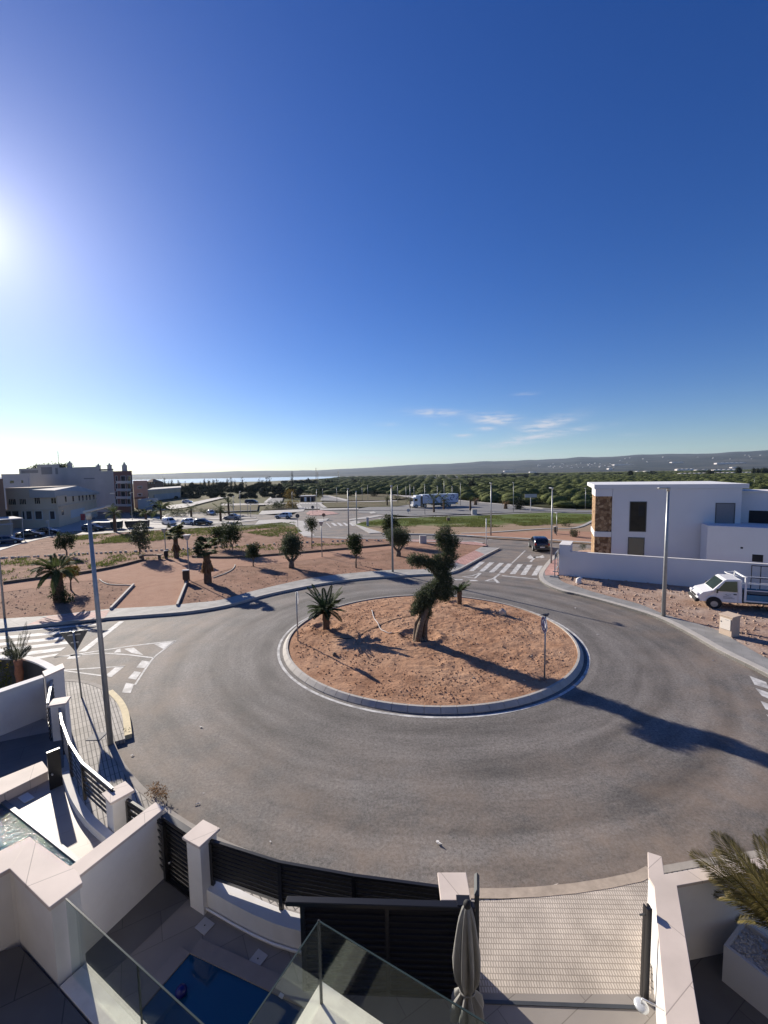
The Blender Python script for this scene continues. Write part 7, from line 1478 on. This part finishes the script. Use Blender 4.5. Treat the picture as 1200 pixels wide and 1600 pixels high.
# orchard: rows of low citrus trees that merge into one mass
_eb = MB(); _eb.ellipsoid((0, 0, 0), (1, 1, 1), 9, 5); EV = np.array(_eb.v); EQ = np.array([f for f in _eb.f])
class Lumps:
    def __init__(s): s.V = []; s.Q = []; s.n = 0; s.P = []; s.D = []; s.L = []
    def add(s, c, r, n, ln):
        """a noisy solid heart with a coat of leaves"""
        r = np.array(r, float); v = EV*RNG.uniform(.82, 1.12, (len(EV), 1))*r*.9+c; s.V.append(v); s.Q.append(EQ+s.n); s.n += len(v)
        d = rnd_dirs(n); s.P.append(c+d*r*RNG.uniform(.85, 1.2, (n, 1))-d*ln*.4); dd = d+rnd_dirs(n)*.7; s.D.append(dd/np.linalg.norm(dd, axis=1)[:, None]); s.L.append(np.full((n, 1), ln))
    def build(s, name, m):
        V, Q = leaf_quads(np.concatenate(s.P), np.concatenate(s.D), np.concatenate(s.L), np.concatenate(s.L)*.6); V0 = np.concatenate(s.V); Q0 = np.concatenate(s.Q)
        return link(name, fast_mesh(name, np.concatenate([V0, V]), np.concatenate([Q0, Q+len(V0)]), True), m)
def lumpmat(name, c1, c2, sc):
    m = mat(name, tuple((a+b)/2 for a, b in zip(c1, c2)), .9, .42, sc, .9, sc*3, coord='P', spec=.08, col2=c2, c2amount=.7, c2scale=.012); return m
def orchard():
    L = Lumps(); y = 97.0
    while y < 1500:
        st = 3.7+y*.011; a = y*.98; x = -60-y*.05; k = 0
        while x < a:
            px = 600+680*x/y; lim = np.interp(px, [380, 520, 600, 700, 760, 850, 935, 1300], [765, 772, 772, 779, 784, 792, 794, 792]); ph = 740.5-.0175*(px-600)+8*680/y
            if ph < lim and px > 420 and random.random() > .06 and (y < 420 or mn.noise(Vector((x*.006, y*.004, 3))) < .35):
                r = st*random.uniform(.5, .68); h = (2.1 if y < 300 else 1.9)*random.uniform(.6, 1.35)
                L.add(np.array([x+random.uniform(-.8, .8), y+random.uniform(-.8, .8), h*.42]), (r, r*.9, h*.6), int(max(8, min(380, 42000/y))), .17+y*.0010)
            x += st*1.0 if y < 500 else st*1.5
        y += st*(1.3 if y < 500 else 1.8)
    return L.build('orchard', lumpmat('orchard foliage', (.045, .058, .02), (.105, .12, .042), .9))
tag(sheet('orchard_floor', [(p.x, p.y) for p in gp([(425, 764), (520, 770), (600, 770), (700, 777), (760, 782), (850, 791), (935, 793), (1300, 791), (1500, 760)])]+[(1500, 1100), (-60, 1100), (-110, 500)], -.12, dirtmat('orchard floor', (.035, .042, .018), (.075, .075, .035), (.10, .085, .05), sc=.06)), kind='structure')
random.seed(71); tag(orchard(), 'dark green orchard filling the plain', 'orchard', kind='stuff')
# dark belt of bushes before the lake, far tree clumps on the plain
def belt():
    L = Lumps()
    def cl(px, yb, wpx, hpx, n=60):
        g = G(px, yb); s = g.y/FPX
        for q in range(4): L.add(np.array([g.x+random.uniform(-.3, .3)*wpx*s, g.y, hpx*s*random.uniform(.3, .5)]), (wpx*s*random.uniform(.1, .26), wpx*s*.2, hpx*s*random.uniform(.3, .5)), n*3, max(.4, hpx*s*.08))
    for i in range(95): px = random.uniform(225, 520); cl(px, random.uniform(765, 771), random.uniform(14, 26), random.uniform(6, 15) if px < 450 else random.uniform(5, 9), 70)
    for i in range(60): px = random.uniform(225, 470); cl(px, random.uniform(772, 779), random.uniform(10, 20), random.uniform(3, 6), 50)
    for i in range(70): px = random.uniform(440, 780); cl(px, random.uniform(752, 757), random.uniform(8, 26), random.uniform(2, 5), 40)
    for i in range(60): px = random.uniform(700, 1230); cl(px, 747.5-.0175*(px-600)+random.uniform(-1, 2), random.uniform(8, 30), random.uniform(2, 5), 40)
    for px, w, h in ((515, 18, 9), (555, 12, 8), (466, 26, 10), (490, 20, 9), (480, 16, 11), (800, 14, 8), (822, 10, 6), (985, 12, 12), (1110, 14, 12), (1153, 12, 14), (1181, 14, 12), (1195, 20, 12)): cl(px, 756-.0175*(px-600) if px < 700 else 752-.0175*(px-600), w, h, 90)
    return L.build('tree_belt', lumpmat('belt foliage', (.012, .018, .010), (.035, .042, .022), .3))
random.seed(81); tag(belt(), 'far belt of dark trees before the lake and over the plain', 'trees', kind='stuff')
ORD = 'first second third fourth fifth sixth seventh eighth ninth tenth eleventh twelfth thirteenth fourteenth fifteenth sixteenth seventeenth eighteenth nineteenth twentieth twenty-first last'.split()
for i, (px, yt) in enumerate([(239, 751), (258, 747), (264, 751), (269, 748), (280, 749), (290, 753), (302, 751), (314, 752), (320, 746), (327, 747), (334, 748), (339, 748), (351, 752), (356, 747), (362, 745), (368, 750), (379, 745), (385, 752), (405, 748), (411, 749), (417, 746), (422, 745)]):
    g = G(px, 767); s = g.y/FPX; yb = 767; h = (yb-yt)*s; root = empty('cypress', (g.x, g.y, 0), 0, 'slim dark cypress, %s from the left in the row before the lake' % ORD[i], 'tree', 'cypresses before the lake'); w = random.uniform(1.6, 2.6)*s
    link('crown', crown_mesh('crown', [(0, 0, h*.2, w*.42, w*.42, h*.2), (0, 0, h*.42, w*.42, w*.42, h*.25), (0, 0, h*.66, w*.33, w*.33, h*.22), (0, 0, h*.85, w*.18, w*.18, h*.15)], 420, h*.07, h*.035, shell=.2), L_CYP, root); MB().ellipsoid((0, 0, h*.47), (w*.26, w*.26, h*.47), 9, 8, lambda p: 1-.35*max(0, p.z)).build('crown_core', L_CYP, root); MB().tube([(0, 0, 0), (0, 0, h*.5)], [.25, .12], 6).build('trunk', M_BARK, root)
# tall araucaria and lattice masts
g = G(457, 764); s = g.y/FPX; h = 28*s; root = empty('tall_conifer', (g.x, g.y, 0), 0, 'tall thin conifer rising above the orchard left of the masts', 'tree'); MB().tube([(0, 0, 0), (0, 0, h)], [.5, .08], 6).build('trunk', M_BARK, root); link('crown', crown_mesh('crown', [(0, 0, h*(.3+.11*k), s*(3.2-.4*k), s*(3.2-.4*k), s*.5) for k in range(7)], 800, s*.9, s*.4, shell=.2), L_CYP, root)
for px, yb, yt, lab in ((494.5, 762, 731, 'tall lattice pylon, taller one of the pair on the plain'), (497, 760, 738, 'shorter lattice pylon beside the taller one'), (529, 757, 736, 'single thin lattice mast right of the pylon pair')):
    g = G(px, yb); s = g.y/FPX; h = (yb-yt)*s; root = empty('pylon', (g.x, g.y, 0), 0, lab, 'pylon'); mb = MB(); k = 6; w0 = s*.9
    for sx in (-1, 1):
        for sy in (-1, 1): mb.tube([(sx*w0, sy*w0, 0), (sx*w0*.25, sy*w0*.25, h)], s*.12, 4)
    for i in range(k): z0, z1 = h*i/k, h*(i+1)/k; a_, b_ = w0*(1-.75*i/k), w0*(1-.75*(i+1)/k); mb.tube([(-a_, -a_, z0), (b_, -b_, z1)], s*.07, 4); mb.tube([(a_, -a_, z0), (-b_, -b_, z1)], s*.07, 4)
    mb.build('lattice', M_DARKM, root); mb = MB(); mb.box((0, 0, h*.86), (s*3, s*.2, s*.2)); mb.box((0, 0, h*.95), (s*2, s*.2, s*.2)); mb.build('crossarm', M_DARKM, root)
def ground_hit(px, py):
    d = Vector(raydir(px, py)); yy = 300.0
    while yy < 7600:
        p = d*(yy/d.y); r = math.hypot(p.x, p.y); a = math.degrees(math.atan2(p.x, p.y)); zt_ = hz(a, r, 0, 0) if r > 2600 else -.3
        if p.z+CAM_H <= zt_+.05: return Vector((p.x, p.y, zt_)), yy
        yy *= 1.01
    return None, 3000
# greenhouses and white farm buildings on the plain, villages on the slopes
M_GH = mat('greenhouse film', (.62, .57, .54), .5, .1, .02); M_FW = mat('whitewash', (.72, .68, .64), .85, .05, .05)
for (x0, x1, y, hpx, lab) in [(1050, 1072, 738.5, 1.7, 'long pale greenhouse, lower left of the group'), (1062, 1180, 739.5, 4.5, 'longest pale greenhouse running behind the villa roof'), (1088, 1107, 734, 2.5, 'greenhouse with a darker roof left of the black tree'), (1115, 1153, 734, 3.5, 'bright greenhouse between the two dark trees'), (1058, 1086, 733, 3, 'bright farm shed cluster left of the greenhouses'), (1144, 1153, 730, 2, 'small bright shed above the greenhouses'), (960, 990, 725.5, 1.6, 'pale strip of greenhouse on the slope above the orchard'), (1050, 1068, 722, 1.4, 'far greenhouse high on the right slope'), (1120, 1165, 723, 2.2, 'wide grey greenhouse high on the right slope'), (586, 610, 751, 1.6, 'pale shed far across the central orchard'), (828, 838, 737, 2, 'pale barn at the orchard rim right of centre'), (788, 805, 735.5, 2, 'pale long barn at the orchard rim, centre right'), (951, 957, 732, 2.5, 'small white farmhouse beyond the orchard, left of the villa roof'), (995, 999, 736.5, 2.2, 'white cottage in the orchard above the villa roof'), (1008, 1016, 736, 2, 'low white barn in the orchard above the villa roof')]:
    gh_, Y = ground_hit((x0+x1)/2, y+hpx*.5+.6)
    if gh_ is None: continue
    s = Y/FPX; L = (x1-x0)*s; zb = gh_.z-s*.4; top = hpx*s*.9+s*.4; root = empty('greenhouse' if 'greenhouse' in lab else 'farm_building', (gh_.x-L/2, gh_.y, zb), 0, lab, 'greenhouse' if 'greenhouse' in lab else 'building')
    MB().box((L/2, s*3, top*.42), (L, s*6, top*.84)).build('walls', M_GH, root); mb = MB(); k = max(1, int(L/(s*7)))
    for i in range(k):
        x_ = L*i/k; w_ = L/k; mb.add([(x_, -.3, top*.84), (x_+w_, -.3, top*.84), (x_+w_/2, -.3, top), (x_, s*6, top*.84), (x_+w_, s*6, top*.84), (x_+w_/2, s*6, top)], [(0, 1, 2), (0, 2, 5, 3), (1, 4, 5, 2), (3, 5, 4)])
    mb.build('roof', M_FW if 'bright' in lab or 'white' in lab else M_GH, root)
random.seed(91)
def village(n, x0, x1, y0, y1, lab, grp, Y=3000):
    for i in range(n):
        px = random.uniform(x0, x1); py = random.uniform(y0, y1)-.0175*(px-900); 
        # stand it on the slope: march along the view ray to the hill surface
        d = Vector(raydir(px, py)); Yk = None; yy = 2400
        while yy < 7000:
            p = d*(yy/d.y); r = math.hypot(p.x, p.y); a = math.degrees(math.atan2(p.x, p.y)); zt_ = hz(a, r, 0, 0) if r > 2600 else -.3
            if p.z+CAM_H <= zt_: Yk = yy; break
            yy += 40
        if Yk is None: continue
        s = Yk/FPX; w = s*random.uniform(.7, 2.0); h = s*random.uniform(.5, 1.1); mb = MB(); mb.box((0, 0, h/2-s*.3), (w, w*.7, h+s*.6)); mb.box((w*.3, -w*.1, h), (w*.5, w*.4, h*.5)); o = mb.build('village_house', M_FW); o.location = (p.x, p.y, p.z+CAM_H); tag(o, lab, 'house', grp)
village(46, 830, 960, 724, 731.5, 'tiny whitewashed house of the village on the slope left of the villa', 'village houses on the left slope'); village(20, 960, 1195, 716, 726, 'tiny whitewashed house dotted on the right slope', 'scattered houses on the right slope')
def farm(n, x0, x1, y0, y1, lab, grp):
    for i in range(n):
        px = random.uniform(x0, x1); py = random.uniform(y0, y1)-.0175*(px-600); p, Y = ground_hit(px, py); s = Y/FPX; w = s*random.uniform(1.2, 3); h = s*random.uniform(1.2, 2); mb = MB(); mb.box((0, 0, h*.45), (w, w*.6, h*.9)); mb.add([(-w/2, -w*.32, h*.9), (w/2, -w*.32, h*.9), (w/2, w*.32, h*.9), (-w/2, w*.32, h*.9), (-w*.4, 0, h), (w*.4, 0, h)], [(0, 1, 5, 4), (1, 2, 5), (2, 3, 4, 5), (3, 0, 4)]); o = mb.build('farmhouse', M_FW); o.location = (p.x, p.y, p.z); tag(o, lab, 'house', grp)
farm(9, 638, 730, 746.5, 748.5, 'tiny white farmhouse at the rim of the central orchard', 'white farmhouses beyond the central orchard')
# ================================================================ AIR
hb = MB(); hb.box((0, 4300, 150), (17500, 9300, 302.6)); hz_o = hb.build('haze', None); hz_o.data.materials.clear()
hm = bpy.data.materials.new('haze'); hm.use_nodes = True; hm.node_tree.nodes.clear()
_v = hm.node_tree.nodes.new('ShaderNodeVolumePrincipled'); _v.inputs['Color'].default_value = (.62, .78, 1.0, 1); _v.inputs['Density'].default_value = HAZE = 4.4e-5; _v.inputs['Anisotropy'].default_value = .3
_o = hm.node_tree.nodes.new('ShaderNodeOutputMaterial'); hm.node_tree.links.new(_v.outputs[0], _o.inputs['Volume']); hz_o.data.materials.append(hm)
tag(hz_o, kind='stuff')
